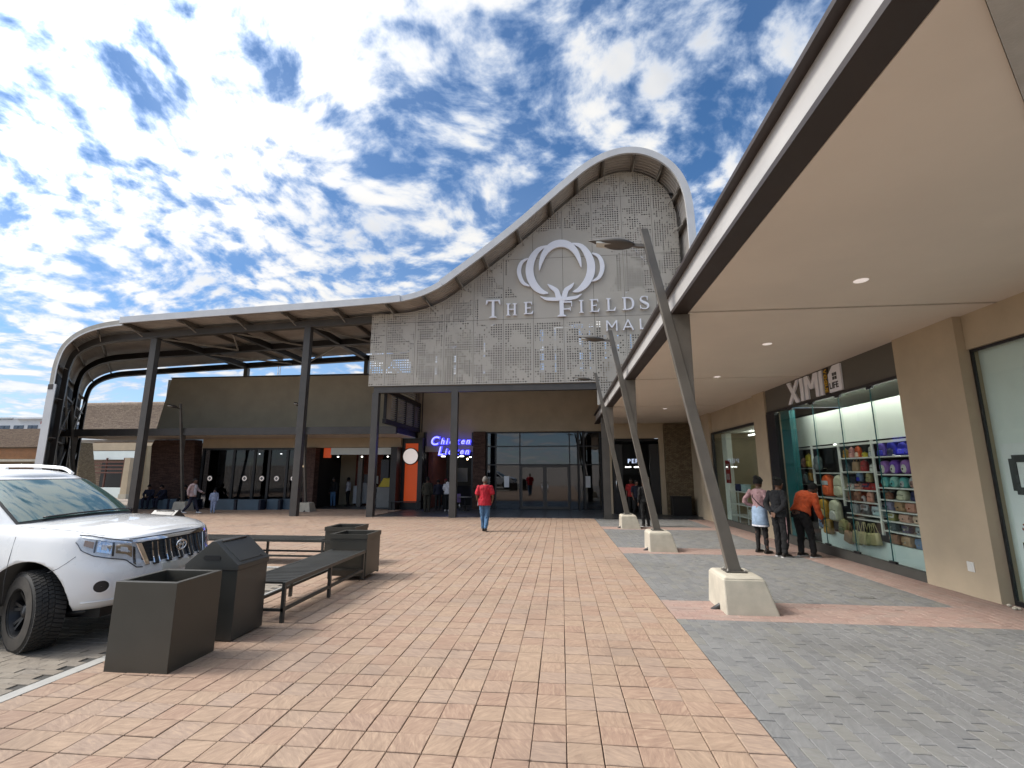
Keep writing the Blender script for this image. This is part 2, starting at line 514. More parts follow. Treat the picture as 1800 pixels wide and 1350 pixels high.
# ------------------------------------------------------------------ mesh builder
class MB:
    def __init__(self):
        self.v = []
        self.f = []
        self.s = []

    def add(self, vs, fs, smooth=False):
        o = len(self.v)
        self.v.extend([tuple(p) for p in vs])
        for f in fs:
            self.f.append([o + i for i in f])
            self.s.append(smooth)
        return self

    def box(self, x0, x1, y0, y1, z0, z1):
        x0, x1 = min(x0, x1), max(x0, x1)
        y0, y1 = min(y0, y1), max(y0, y1)
        z0, z1 = min(z0, z1), max(z0, z1)
        vs = [(x0, y0, z0), (x1, y0, z0), (x1, y1, z0), (x0, y1, z0), (x0, y0, z1), (x1, y0, z1), (x1, y1, z1), (x0, y1, z1)]
        return self.add(vs, [(0, 3, 2, 1), (4, 5, 6, 7), (0, 1, 5, 4), (1, 2, 6, 5), (2, 3, 7, 6), (3, 0, 4, 7)])

    def hexa(self, bottom, top):
        return self.add(list(bottom) + list(top), [(3, 2, 1, 0), (4, 5, 6, 7), (0, 1, 5, 4), (1, 2, 6, 5), (2, 3, 7, 6), (3, 0, 4, 7)])

    def cbox(self, c, sx, sy, sz, rot=None):
        pts = [Vector((a * sx / 2, b * sy / 2, d * sz / 2)) for d in (-1, 1) for a, b in ((-1, -1), (1, -1), (1, 1), (-1, 1))]
        if rot is not None:
            pts = [rot @ p for p in pts]
        c = Vector(c)
        pts = [p + c for p in pts]
        return self.add(pts, [(3, 2, 1, 0), (4, 5, 6, 7), (0, 1, 5, 4), (1, 2, 6, 5), (2, 3, 7, 6), (3, 0, 4, 7)])

    def prism(self, poly, lo, hi, axis='y'):
        n = len(poly)
        if axis == 'y':
            a = [(p[0], lo, p[1]) for p in poly]
            b = [(p[0], hi, p[1]) for p in poly]
        elif axis == 'x':
            a = [(lo, p[0], p[1]) for p in poly]
            b = [(hi, p[0], p[1]) for p in poly]
        else:
            a = [(p[0], p[1], lo) for p in poly]
            b = [(p[0], p[1], hi) for p in poly]
        fs = [list(range(n)), list(range(2 * n - 1, n - 1, -1))]
        for i in range(n):
            j = (i + 1) % n
            fs.append((i, i + n, j + n, j))
        return self.add(a + b, fs)

    def beam(self, p, q, w, h=None, up=(0, 0, 1)):
        """rectangular bar from p to q"""
        h = h or w
        p, q = Vector(p), Vector(q)
        d = (q - p).normalized()
        up = Vector(up)
        if abs(d.dot(up)) > .98:
            up = Vector((0, 1, 0))
        a = d.cross(up).normalized() * (w / 2)
        b = a.cross(d).normalized() * (h / 2)
        return self.hexa([p - a - b, p + a - b, p + a + b, p - a + b], [q - a - b, q + a - b, q + a + b, q - a + b])

    def tube(self, pts, r, n=8, closed=False, cap=True, smooth=True):
        pts = [Vector(p) for p in pts]
        rs = r if isinstance(r, (list, tuple)) else [r] * len(pts)
        rings = []
        ref = None
        for i, p in enumerate(pts):
            if closed:
                d = (pts[(i + 1) % len(pts)] - pts[i - 1])
            else:
                d = pts[min(i + 1, len(pts) - 1)] - pts[max(i - 1, 0)]
            if d.length < 1e-9:
                d = Vector((0, 0, 1))
            d.normalize()
            if ref is None:
                ref = Vector((0, 0, 1)) if abs(d.z) < .9 else Vector((1, 0, 0))
            a = ref - d * ref.dot(d)
            if a.length < 1e-6:
                a = Vector((1, 0, 0)) - d * d.x
            a.normalize()
            ref = a
            b = d.cross(a)
            rings.append([p + (a * math.cos(2 * PI * k / n) + b * math.sin(2 * PI * k / n)) * rs[i] for k in range(n)])
        vs = [q for rg in rings for q in rg]
        fs = []
        m = len(rings)
        for i in range(m if closed else m - 1):
            j = (i + 1) % m
            for k in range(n):
                l = (k + 1) % n
                fs.append((i * n + k, i * n + l, j * n + l, j * n + k))
        o = len(self.v)
        self.add(vs, fs, smooth)
        if cap and not closed:
            self.f.append([o + k for k in range(n - 1, -1, -1)])
            self.s.append(False)
            self.f.append([o + (m - 1) * n + k for k in range(n)])
            self.s.append(False)
        return self

    def ellipsoid(self, c, rx, ry, rz, nu=12, nv=8, rot=None):
        vs, fs = [], []
        for j in range(nv + 1):
            t = PI * j / nv
            for i in range(nu):
                a = 2 * PI * i / nu
                p = Vector((rx * math.sin(t) * math.cos(a), ry * math.sin(t) * math.sin(a), -rz * math.cos(t)))
                if rot is not None:
                    p = rot @ p
                vs.append(p + Vector(c))
        for j in range(nv):
            for i in range(nu):
                k = (i + 1) % nu
                fs.append((j * nu + i, j * nu + k, (j + 1) * nu + k, (j + 1) * nu + i))
        return self.add(vs, fs, True)

    def loft(self, rings, cap=True, smooth=True):
        n = len(rings[0])
        o = len(self.v)
        fs = []
        for i in range(len(rings) - 1):
            for k in range(n):
                l = (k + 1) % n
                fs.append((i * n + k, i * n + l, (i + 1) * n + l, (i + 1) * n + k))
        self.add([p for r in rings for p in r], fs, smooth)
        if cap:
            self.f.append([o + k for k in range(n - 1, -1, -1)])
            self.s.append(False)
            self.f.append([o + (len(rings) - 1) * n + k for k in range(n)])
            self.s.append(False)
        return self

    def grid(self, rows, smooth=True, flip=False):
        n = len(rows[0])
        fs = []
        for i in range(len(rows) - 1):
            for k in range(n - 1):
                q = (i * n + k, i * n + k + 1, (i + 1) * n + k + 1, (i + 1) * n + k)
                fs.append(q[::-1] if flip else q)
        return self.add([p for r in rows for p in r], fs, smooth)

    def lathe(self, prof, n=24, axis='z', c=(0, 0, 0), closed=False, smooth=True, cap=True):
        """prof: list of (radius, height)"""
        rings = []
        for r, h in prof:
            ring = []
            for k in range(n):
                a = 2 * PI * k / n
                x, y = r * math.cos(a), r * math.sin(a)
                if axis == 'z':
                    p = (x, y, h)
                elif axis == 'y':
                    p = (x, h, y)
                else:
                    p = (h, x, y)
                ring.append((p[0] + c[0], p[1] + c[1], p[2] + c[2]))
            rings.append(ring)
        if closed:
            rings.append(rings[0])
        return self.loft(rings, cap=cap and not closed, smooth=smooth)

    def mesh(self, name):
        me = bpy.data.meshes.new(name)
        me.from_pydata(self.v, [], self.f)
        me.polygons.foreach_set('use_smooth', self.s)
        me.update()
        return me


def g0(y):
    """height of the forecourt at distance y"""
    return -SLOPE * y


def obj(name, mb, m, parent=None, label=None, cat=None, group=None, kind=None, bevel=0.0, fix=True, seg=1):
    me = mb.mesh(name) if isinstance(mb, MB) else mb
    if fix and isinstance(mb, MB) and len(me.polygons) < 40000:
        bm = bmesh.new()
        bm.from_mesh(me)
        bmesh.ops.recalc_face_normals(bm, faces=bm.faces)
        bm.to_mesh(me)
        bm.free()
    if m is not None:
        me.materials.clear()
        for k in (m if isinstance(m, (list, tuple)) else [m]):
            me.materials.append(M[k] if isinstance(k, str) else k)
    o = bpy.data.objects.new(name, me)
    COL.objects.link(o)
    if parent is not None:
        o.parent = parent
        w = Vector((0, 0, 0))
        if parent.get('world'):
            w = -Vector(parent.location)
        o.location = w
    tag(o, label, cat, group, kind)
    if bevel:
        bv = o.modifiers.new('bevel', 'BEVEL')
        bv.width = bevel
        bv.segments = seg
        bv.limit_method = 'ANGLE'
        bv.angle_limit = R(35)
    return o


def tag(o, label=None, cat=None, group=None, kind=None):
    if label:
        o['label'] = label
    if cat:
        o['category'] = cat
    if group:
        o['group'] = group
    if kind:
        o['kind'] = kind
    return o


def thing(name, label, cat, loc=(0, 0, 0), rz=0.0, group=None, world=False):
    """Empty at the thing's base; with world=True its parts are written in world coordinates"""
    o = bpy.data.objects.new(name, None)
    COL.objects.link(o)
    o.location = loc
    o.rotation_euler = (0, 0, rz)
    o.empty_display_size = .2
    if world:
        o['world'] = True
    return tag(o, label, cat, group)


def dup(root, loc, rz=None, label=None, group=None):
    r = root.copy()
    COL.objects.link(r)
    r.location = loc
    if rz is not None:
        r.rotation_euler = (0, 0, rz)
    tag(r, label, None, group)

    def kids(a, b):
        for ch in a.children:
            c = ch.copy()
            COL.objects.link(c)
            c.parent = b
            kids(ch, c)
    kids(root, r)
    return r


def catmull(P, k=6):
    out = []
    n = len(P)
    for i in range(n - 1):
        p0, p1, p2, p3 = P[max(i - 1, 0)], P[i], P[i + 1], P[min(i + 2, n - 1)]
        L = math.dist(p1, p2)
        # tangents limited by the segment's own length, so straights stay straight
        def tang(a, b, c):
            la, lb = max(math.dist(a, b), 1e-6), max(math.dist(b, c), 1e-6)
            v = [((b[d] - a[d]) / la * lb + (c[d] - b[d]) / lb * la) / (la + lb) for d in range(len(b))]
            return [x * L for x in v]
        m1 = tang(p0, p1, p2) if i > 0 else [p2[d] - p1[d] for d in range(len(p1))]
        m2 = tang(p1, p2, p3) if i < n - 2 else [p2[d] - p1[d] for d in range(len(p1))]
        for j in range(k):
            t = j / k
            h1, h2, h3, h4 = 2 * t ** 3 - 3 * t * t + 1, t ** 3 - 2 * t * t + t, -2 * t ** 3 + 3 * t * t, t ** 3 - t * t
            out.append(tuple(h1 * p1[d] + h2 * m1[d] + h3 * p2[d] + h4 * m2[d] for d in range(len(p1))))
    out.append(tuple(P[-1]))
    return out


def text_mesh(ch, size, depth, shear=0.0, bold=0.0):
    cu = bpy.data.curves.new('t', 'FONT')
    cu.body = ch
    cu.size = size
    cu.extrude = depth / 2
    cu.shear = shear
    cu.offset = bold
    cu.align_x = 'LEFT'
    o = bpy.data.objects.new('t', cu)
    COL.objects.link(o)
    dg = bpy.context.evaluated_depsgraph_get()
    me = bpy.data.meshes.new_from_object(o.evaluated_get(dg))
    bpy.data.objects.remove(o)
    xs = [v.co.x for v in me.vertices] or [0, size * .3]
    return me, min(xs), max(xs)
# ------------------------------------------------------------------ ground and paving
def ground_sheet(name, x0, x1, y0, y1, dz, m, label=None):
    mb = MB()
    mb.add([(x0, y0, g0(y0) + dz), (x1, y0, g0(y0) + dz), (x1, y1, g0(y1) + dz), (x0, y1, g0(y1) + dz)], [(0, 1, 2, 3)])
    return obj(name, mb, m, kind='structure')


ground_sheet('ground', -900, 900, -900, 900, -.050, 'ground_paving')
ground_sheet('pavement', -4.3, 8.0, -40, -1.52, -.002, 'ground_paving')
pave_pink = ground_sheet('pavement', -30.0, 1.37, -1.5, 26.0, -.014, 'joint_sand')
pave_grey = ground_sheet('pavement', 1.372, 7.4, -1.5, 21.3, -.016, 'joint_grey')
parking = ground_sheet('parking_bay', -30.0, -4.43, -6.0, 9.05, -.010, 'joint_grey')

_th, _ya = math.atan(153.0 / 830.0), R(5.8854)
_fw = Vector((-math.sin(_ya) * math.cos(_th), math.cos(_ya) * math.cos(_th), math.sin(_th)))
_rt = Vector((math.cos(_ya), math.sin(_ya), 0))
_up = _rt.cross(_fw)


def in_reach(x, y):
    """paved as far as a few steps to either side could show it"""
    return abs(x) < 9 + y * 1.35


def size_seen(x, y, z=None):
    d = Vector((x, y, (g0(y) if z is None else z) - 1.7))
    zc = d.dot(_fw)
    if zc < .3:
        return 0
    u, v = d.dot(_rt) / zc * 830, d.dot(_up) / zc * 830
    if abs(u) > 930 or abs(v) > 710:
        return 0
    return 1.0 / zc


def slab(mb, x0, x1, y0, y1, zt=0.0, tx=0.0, ty=0.0, bev=.0035, dep=.016):
    """one paving stone: arrised top, standing slightly proud or low of its neighbours"""
    cx, cy = (x0 + x1) / 2, (y0 + y1) / 2
    def p(x, y, z):
        return (x, y, g0(y) + z + zt + tx * (x - cx) + ty * (y - cy))
    b = bev
    vs = [p(x0 + b, y0 + b, 0), p(x1 - b, y0 + b, 0), p(x1 - b, y1 - b, 0), p(x0 + b, y1 - b, 0),
          p(x0, y0, -b), p(x1, y0, -b), p(x1, y1, -b), p(x0, y1, -b),
          p(x0, y0, -dep), p(x1, y0, -dep), p(x1, y1, -dep), p(x0, y1, -dep)]
    fs = [(0, 1, 2, 3)]
    for i in range(4):
        j = (i + 1) % 4
        fs += [(4 + i, 4 + j, j, i), (8 + i, 8 + j, 4 + j, 4 + i)]
    mb.add(vs, fs)


def lay(parent, m, rects, n_single, jit=.0026):
    """rects -> the stones that show largest become objects, the rest one part"""
    rects = sorted(rects, key=lambda r: -size_seen((r[0] + r[1]) / 2, (r[2] + r[3]) / 2))
    rng = random.Random(len(rects))
    w, h = rects[0][1] - rects[0][0], rects[0][3] - rects[0][2]
    shared = {}
    field = MB()
    for i, (x0, x1, y0, y1) in enumerate(rects):
        z, tx, ty = rng.uniform(-jit, jit), rng.uniform(-.012, .012), rng.uniform(-.012, .012)
        if i < n_single:
            key = (round(x1 - x0, 3), round(y1 - y0, 3))
            if key not in shared:
                mb = MB()
                hx, hy = (x1 - x0) / 2, (y1 - y0) / 2
                b = .0035
                vs = []
                for q, zz in ((b, 0), (0, -b), (0, -.016)):
                    vs += [(-hx + q, -hy + q, zz), (hx - q, -hy + q, zz), (hx - q, hy - q, zz), (-hx + q, hy - q, zz)]
                fs = [(0, 1, 2, 3)]
                for k in range(4):
                    j = (k + 1) % 4
                    fs += [(4 + k, 4 + j, j, k), (8 + k, 8 + j, 4 + j, 4 + k)]
                mb.add(vs, fs)
                shared[key] = mb.mesh('paver')
                shared[key].materials.append(M[m])
            o = bpy.data.objects.new('paver', shared[key])
            COL.objects.link(o)
            o.parent = parent
            cy = (y0 + y1) / 2
            o.location = ((x0 + x1) / 2, cy, g0(cy) + z)
            o.rotation_euler = (-math.atan(SLOPE) + ty, -tx, rng.uniform(-.004, .004))
        else:
            slab(field, x0, x1, y0, y1, z, tx, ty)
    if field.v:
        obj('paver_field', field, m, parent, kind='stuff', fix=False)


T = .228
J = .0035
rc = []
for i in range(0, 140):
    x1 = 1.37 - i * T
    x0 = x1 - T
    for j in range(-7, 118):
        y0 = .30 + j * T
        y1 = y0 + T
        if x0 < -4.33 and y0 < 9.18:
            continue
        if y1 > 21.30 and x1 > -8.45:
            continue
        if y1 > 25.9 or x0 < -29.9:
            continue
        if not in_reach(x0, y0):
            continue
        w = .0015 * math.sin(i * 1.7 + j * .6)
        rc.append((x0 + .0028 + w, x1 - .0028 + w, y0 + .0052, y1 - .0052))
lay(pave_pink, 'paver_pink', rc, 300)

bands = [(1.0, 2.0), (6.43, 7.37), (11.68, 12.62), (16.95, 17.85)]
BW, BL = .1135, .227
grey, red = [], []
j2 = .0022
for i in range(0, 41):
    x0 = 1.378 + i * BW
    x1 = x0 + BW
    for j in range(-7, 92):
        y0 = .30 + j * BL + (BL / 2 if i % 2 else 0)
        y1 = y0 + BL
        if y1 > 21.25:
            continue
        border = x0 > 5.18
        a, b = y0, y1
        dest = grey
        for q0, q1 in bands:
            if a < q1 and b > q0:
                if a < q0:
                    b = q0
                elif b > q1:
                    a = q1
                else:
                    a = b = 0
        if b - a < .03 or border:
            continue
        grey.append((x0 + .0014, x1 - .0014, a + .0036, b - .0036))
lay(pave_grey, 'paver_grey', grey, 300)
XB = 1.378 + 34 * BW
for q0, q1 in bands:
    n = int(round((q1 - q0) / BW))
    h = (q1 - q0) / n
    for j in range(n):
        for i in range(0, 18):
            x0 = 1.378 + i * BL - (BL / 2 if j % 2 else 0)
            a, b = max(x0, 1.378), min(x0 + BL, XB)
            if b - a > .03:
                red.append((a + j2, b - j2, q0 + j * h + j2, q0 + (j + 1) * h - j2))
for i in range(0, 9):
    x0 = XB + i * BW
    for j in range(-7, 92):
        y0 = .30 + j * BL + (BL / 2 if i % 2 else 0)
        if y0 + BL < 21.25 and x0 + BW < 6.25:
            red.append((x0 + j2, x0 + BW - j2, y0 + j2, y0 + BL - j2))
border_parent = ground_sheet('pavement', 1.374, 6.26, -1.45, 21.28, -.0135, 'joint_sand')
lay(border_parent, 'paver_red', red, 300)

# earth coloured bay paving, basket of small bricks
earth = []
for i in range(0, 46):
    for j in range(0, 46):
        x0 = -4.46 - (i + 1) * .2 + (.1 if j % 2 else 0)
        y0 = 9.0 - (j + 1) * .1
        earth.append((x0 + .003, x0 + .197, y0 + .002, y0 + .098))
earth = [e for e in earth if e[1] <= -4.44]
for i in range(0, 46):
    for j in range(46, 104):
        x0 = -4.46 - (i + 1) * .2 + (.1 if j % 2 else 0)
        y0 = 9.0 - (j + 1) * .1
        if x0 + .2 <= -4.44:
            earth.append((x0 + .003, x0 + .197, y0 + .002, y0 + .098))
lay(parking, 'paver_earth', earth, 300)

# flush concrete kerb round the bays, its single lengths
kerb = thing('kerb', 'pale flush concrete kerb between the parking bay and the pink paving', 'kerb', (-4.38, .3, 0), world=True)
y = -1.5
k = 0
while y < 9.0:
    y1 = min(y + 1.0, 9.06)
    mb = MB()
    mb.hexa([(-4.44, y + .004, g0(y) - .03), (-4.318, y + .004, g0(y) - .03), (-4.318, y1 - .004, g0(y1) - .03), (-4.44, y1 - .004, g0(y1) - .03)],
            [(-4.44, y + .004, g0(y) + .004), (-4.318, y + .004, g0(y) + .004), (-4.318, y1 - .004, g0(y1) + .004), (-4.44, y1 - .004, g0(y1) + .004)])
    obj('kerb_stone', mb, 'kerb', kerb)
    y = y1
for i in range(24):
    mb = MB()
    mb.box(-4.32 - i - .996, -4.32 - i - .004, 9.06, 9.18, g0(9.1) - .03, g0(9.1) + .004)
    obj('kerb_stone', mb, 'kerb', kerb)
mb = MB()
for a, b in ((3.25, 3.42),):
    mb.add([(-9.5, a, g0(a) + .004), (-4.46, a, g0(a) + .004), (-4.46, b, g0(b) + .004), (-9.5, b, g0(b) + .004)], [(0, 1, 2, 3)])
obj('bay_marking', mb, 'road_paint', kind='structure')

# dark tiled floor of the entrance recess
recess = ground_sheet('recess_floor', -8.42, 6.3, 21.3, 34, -.020, 'joint_grey')
rc = []
for i in range(0, 25):
    for j in range(0, 10):
        x0, y0 = -8.42 + i * .588, 21.31 + j * .57
        if x0 + .588 < 6.29:
            rc.append((x0 + .004, x0 + .584, y0 + .004, y0 + .566))
lay(recess, 'dark_tile', rc, 300, .0004)

# small drain grating in the grey paving
dr = thing('drain_cover', 'small drain grating let into the grey paving near the red border', 'drain', (4.37, 7.83, g0(7.83)), world=True)
obj('grating_frame', MB().box(4.25, 4.49, 7.76, 7.90, g0(7.83) - .01, g0(7.83) + .003), 'steel', dr)
for i in range(5):
    obj('grating_bar', MB().box(4.27 + i * .042, 4.295 + i * .042, 7.775, 7.885, g0(7.83) + .002, g0(7.83) + .006), 'grey_plastic', dr)
# ------------------------------------------------------------------ the mall building
mall = thing('mall_building', 'beige mall entrance with a sweeping curved metal roof and perforated gable panels', 'mall building', (-3, 21, -.3), world=True)

# top line of the roof, left foot to right foot (x, z)
PT = [(-24.45, -.5), (-24.48, 2.6), (-24.5, 5.8), (-24.45, 7.0), (-24.2, 7.75), (-23.75, 8.22), (-23.1, 8.57), (-22.3, 8.79), (-21.5, 8.90), (-20.6, 8.945),
      (-14.0, 9.20), (-7.8, 9.455), (-7.1, 9.50), (-6.35, 9.66), (-5.49, 10.02), (-4.6, 10.65), (-2.02, 12.66), (0.5, 14.86), (1.1, 15.35),
      (1.65, 15.71), (2.3, 16.00), (3.19, 16.17), (3.9, 16.08), (4.45, 15.85), (4.98, 15.47), (5.37, 15.02), (5.67, 14.45), (5.86, 13.75), (5.94, 12.95),
      (5.96, 12.0), (5.94, 9.0), (5.93, 4.6)]
PC = catmull(PT, 5)


def offs(P, d):
    """curve moved inward (to the right of travel) by d"""
    out = []
    for i, p in enumerate(P):
        a, b = P[max(i - 1, 0)], P[min(i + 1, len(P) - 1)]
        t = Vector((b[0] - a[0], b[1] - a[1])).normalized()
        out.append((p[0] + t.y * d, p[1] - t.x * d))
    return out


def skew(x, y, z):
    """the left end of the roof is cut on the slant: the farther back, the farther left"""
    if x < -20.7:
        w = min(1.0, (-20.7 - x) / .8)
        d = -(y - 20.0) * .93 * w
        return (x + d, y, z + (.0396 * d if z > 8 else .0396 * d * max(z, 0) / 8.0))
    return (x, y, z)


def strip(P, d0, d1, y0, y1):
    a, b = offs(P, d0), offs(P, d1)
    mb = MB()
    rows = []
    for p, q in zip(a, b):
        rows.append([skew(p[0], y0, p[1]), skew(q[0], y0, q[1]), skew(q[0], y1, q[1]), skew(p[0], y1, p[1])])
    mb.loft(rows, cap=True, smooth=False)
    return mb


iL = next(i for i, p in enumerate(PC) if p[0] > -21.05 and p[1] > 8)
iJ = next(i for i, p in enumerate(PC) if p[0] > -7.15)
iK = next(i for i, p in enumerate(PC) if p[0] > -5.45)
# white fascia, in the lengths the photograph shows
for a, b, e in ((iL, iJ, 0), (iJ, iK, .035), (iK, len(PC) - 1, 0)):
    obj('fascia', strip(PC[a:b + 1], 0 + e, .31 - e * .5, 19.55 + e, 19.66 + e), 'fascia_white', mall)
# end of the sheeting on the curve at the left and the tall white trim of the leg
iT = next(i for i, p in enumerate(PC) if p[1] > 5.75)
obj('edge_trim', strip(PC[iT:iL + 1], -.01, .21, 19.98, 20.06), 'brace_paint', mall)
obj('edge_bead', strip(PC[iT:iL + 1], .212, .275, 19.95, 20.06), 'fascia_white', mall)
obj('leg_trim', strip(PC[0:iT + 1], -.02, .40, 19.90, 20.08), 'fascia_white', mall)
mb = MB().box(-24.42, -24.16, 19.885, 19.899, 5.55, 5.80)
obj('leg_trim_cap', mb, 'flange_brown', mall)

# profiled roof sheeting
def sheeting(P, d, y0, y1, pitch=.20, amp=.035):
    A, B = offs(P, d - amp / 2), offs(P, d + amp / 2)
    n = int((y1 - y0) / pitch)
    cols = []
    for k in range(n):
        y = y0 + k * pitch
        cols += [(y, 0), (y + pitch * .38, 0), (y + pitch * .5, 1), (y + pitch * .88, 1)]
    rows = []
    for i in range(len(P)):
        rows.append([skew((A if s == 0 else B)[i][0], y, (A if s == 0 else B)[i][1]) for y, s in cols])
    return MB().grid(rows, smooth=False)


iS = next(i for i, p in enumerate(PC) if p[1] > 6.3)
obj('leg_sheet', sheeting(PC[0:iS + 1], .17, 20.09, 28.4), 'steel_black', mall, fix=False)  # darker copy of the sheeting: the shade inside the leg is in its colour
obj('roof_sheet', sheeting(PC[iS:iL + 1], .17, 20.07, 28.4), 'sheet_metal', mall, fix=False)
obj('roof_sheet', sheeting(PC[iL:len(PC)], .17, 19.67, 28.4), 'sheet_metal', mall, fix=False)

# purlins with their fly braces, one by one
acc = 0.0
O1, O2, OB = offs(PC, .19), offs(PC, .38), offs(PC, .62)
last = -1.0
tot = 0.0
for i in range(1, len(PC)):
    seg = math.dist(PC[i], PC[i - 1])
    tot += seg
    if tot - last >= 1.52 and PC[i][1] > 1.0 and i < len(PC) - 2:
        last = tot
        t = Vector((PC[i][0] - PC[i - 1][0], 0, PC[i][1] - PC[i - 1][1])).normalized() * .045
        a, b = Vector((O1[i][0], 0, O1[i][1])), Vector((O2[i][0], 0, O2[i][1]))
        y0 = 20.08 if i <= iL else 19.68
        mb = MB()
        def at(v, y):
            return Vector(skew(v.x, y, v.z))
        mb.hexa([at(a, y0) - t, at(a, y0) + t, at(a, 28.3) + t, at(a, 28.3) - t], [at(b, y0) - t, at(b, y0) + t, at(b, 28.3) + t, at(b, 28.3) - t])
        obj('purlin', mb, 'pole_paint', mall)
        o = Vector((OB[i][0], 0, OB[i][1]))
        mb = MB()
        mb.beam(at(b, y0 + .35) + t * 1.2, at(o, 20.82) + t * 1.2, .035, .035)
        obj('fly_brace', mb, 'brace_paint', mall)

# the three curved main beams
iR = next(i for i, p in enumerate(PC) if p[0] > -8.5)
for y in (21.0, 24.3, 28.0):
    e = iR if y < 22 else len(PC) - 1
    obj('main_beam', strip(PC[0:e + 1], .39, .71, y - .15, y + .15), 'steel_black' if y > 22 else 'steel', mall)  # rear beams use the blacker steel, shade under the roof put into colour
# rafters that tie them at the columns
def zroof(x, d=0.0):
    best = None
    for p in offs(PC, d):
        if p[1] > 7 and (best is None or abs(p[0] - x) < abs(best[0] - x)):
            best = p
    return best[1]


for x in (-20.15, -16.1, -12.1, -8.6):
    z = zroof(x, .55)
    mb = MB().box(x - .11, x + .11, 21.16, 24.14, z - .16, z + .14)
    obj('rafter', mb, 'steel_black', mall)
    mb = MB().box(x - .11, x + .11, 24.46, 27.84, z - .16, z + .14)
    obj('rafter', mb, 'steel_black', mall)
for x0, x1, y0, y1 in ((-20.0, -18.0, 21.2, 24.1), (-18.0, -16.2, 24.1, 21.2), (-16.0, -14.1, 21.2, 24.1), (-14.1, -12.3, 24.1, 21.2), (-11.9, -10.3, 21.2, 24.1), (-10.3, -8.8, 24.1, 21.2),
                       (-20.0, -17.0, 24.5, 27.8), (-16.0, -12.4, 27.8, 24.5), (-11.9, -8.9, 24.5, 27.8)):
    mb = MB().beam((x0, y0, zroof(x0, .66)), (x1, y1, zroof(x1, .66)), .07, .07)
    obj('roof_brace', mb, 'brace_paint', mall)
# lattice inside the left leg
for (y0, z0, y1, z1) in ((20.7, -.3, 24.2, 3.0), (24.2, 0.1, 21.1, 3.2), (21.1, 3.0, 24.2, 6.0), (24.2, 3.2, 21.1, 6.4), (24.5, -.3, 27.9, 3.0), (27.9, .2, 24.5, 3.4), (24.5, 3.4, 27.9, 6.5)):
    obj('leg_brace', MB().tube([skew(-23.95, y0, z0), skew(-23.95, y1, z1)], .05, 6), 'brace_paint', mall)
for z in (1.9, 3.9, 5.6):
    obj('leg_rail', MB().beam(skew(-24.0, 21.16, z), skew(-24.0, 27.8, z), .1, .1), 'steel', mall)

# columns of dark steel
for x, zt in ((-20.15, zroof(-20.15, .72)), (-12.1, zroof(-12.1, .72))):
    mb = MB()
    mb.box(x - .16, x + .16, 20.86, 20.885, g0(21) - .05, zt)
    mb.box(x - .16, x + .16, 21.115, 21.14, g0(21) - .05, zt)
    mb.box(x - .012, x + .15, 20.885, 21.115, g0(21) - .05, zt)
    obj('column', mb, 'steel', mall)
for x in (-8.52, -4.78, 1.92):
    mb = MB()
    mb.box(x - .15, x + .15, 20.86, 20.885, g0(21) - .05, 5.27)
    mb.box(x - .15, x + .15, 21.115, 21.14, g0(21) - .05, 5.27)
    mb.box(x - .012, x + .14, 20.885, 21.115, g0(21) - .05, 5.27)
    obj('column', mb, 'steel', mall)
mb = MB().box(-8.62, 5.4, 20.88, 21.14, 5.27, 5.545)
obj('lintel_beam', mb, 'steel', mall)
for x in (-12.1, -20.15):
    obj('column', MB().box(x - .13, x + .13, 27.87, 28.13, -.45, zroof(x, .72)), 'pole_paint', mall)

# perforated panels of the gable, each its own sheet
OUT = [p for p in offs(PC, .40)]
i0 = next(i for i, p in enumerate(OUT) if p[0] > -8.86 and p[1] > 7)
outline = [(-8.86, 5.57)] + [(-8.86, OUT[i0][1])] + OUT[i0:] + [(OUT[-1][0], 4.55), (1.615, 4.55), (1.615, 5.57)]


def clip_poly(P, x0, x1, z0, z1):
    def half(P, inside, inter):
        out = []
        for i in range(len(P)):
            a, b = P[i - 1], P[i]
            ia, ib = inside(a), inside(b)
            if ib:
                if not ia:
                    out.append(inter(a, b))
                out.append(b)
            elif ia:
                out.append(inter(a, b))
        return out
    def ix(v):
        return lambda a, b: (v, a[1] + (b[1] - a[1]) * (v - a[0]) / (b[0] - a[0]))
    def iz(v):
        return lambda a, b: (a[0] + (b[0] - a[0]) * (v - a[1]) / (b[1] - a[1]), v)
    for ins, it in ((lambda p: p[0] >= x0, ix(x0)), (lambda p: p[0] <= x1, ix(x1)), (lambda p: p[1] >= z0, iz(z0)), (lambda p: p[1] <= z1, iz(z1))):
        if not P:
            return []
        P = half(P, ins, it)
    out = []
    for p in P:
        if not out or math.dist(p, out[-1]) > 1e-4:
            out.append(p)
    if len(out) > 1 and math.dist(out[0], out[-1]) < 1e-4:
        out.pop()
    return out


xs = [-8.87, -8.10] + [-8.10 + 1.388 * k for k in range(1, 11)]
zs = [4.5, 5.57, 8.60, 11.54, 14.50, 17.0]
for a in range(len(xs) - 1):
    for b in range(len(zs) - 1):
        pl = clip_poly(outline, xs[a] + .007, xs[a + 1] - .007, zs[b] + .007, zs[b + 1] - .007)
        if len(pl) < 3:
            continue
        area = abs(sum(pl[i - 1][0] * pl[i][1] - pl[i][0] * pl[i - 1][1] for i in range(len(pl)))) / 2
        if area < .01:
            continue
        obj('panel', MB().prism(pl, 20.80, 20.803, 'y'), 'perforated', mall)
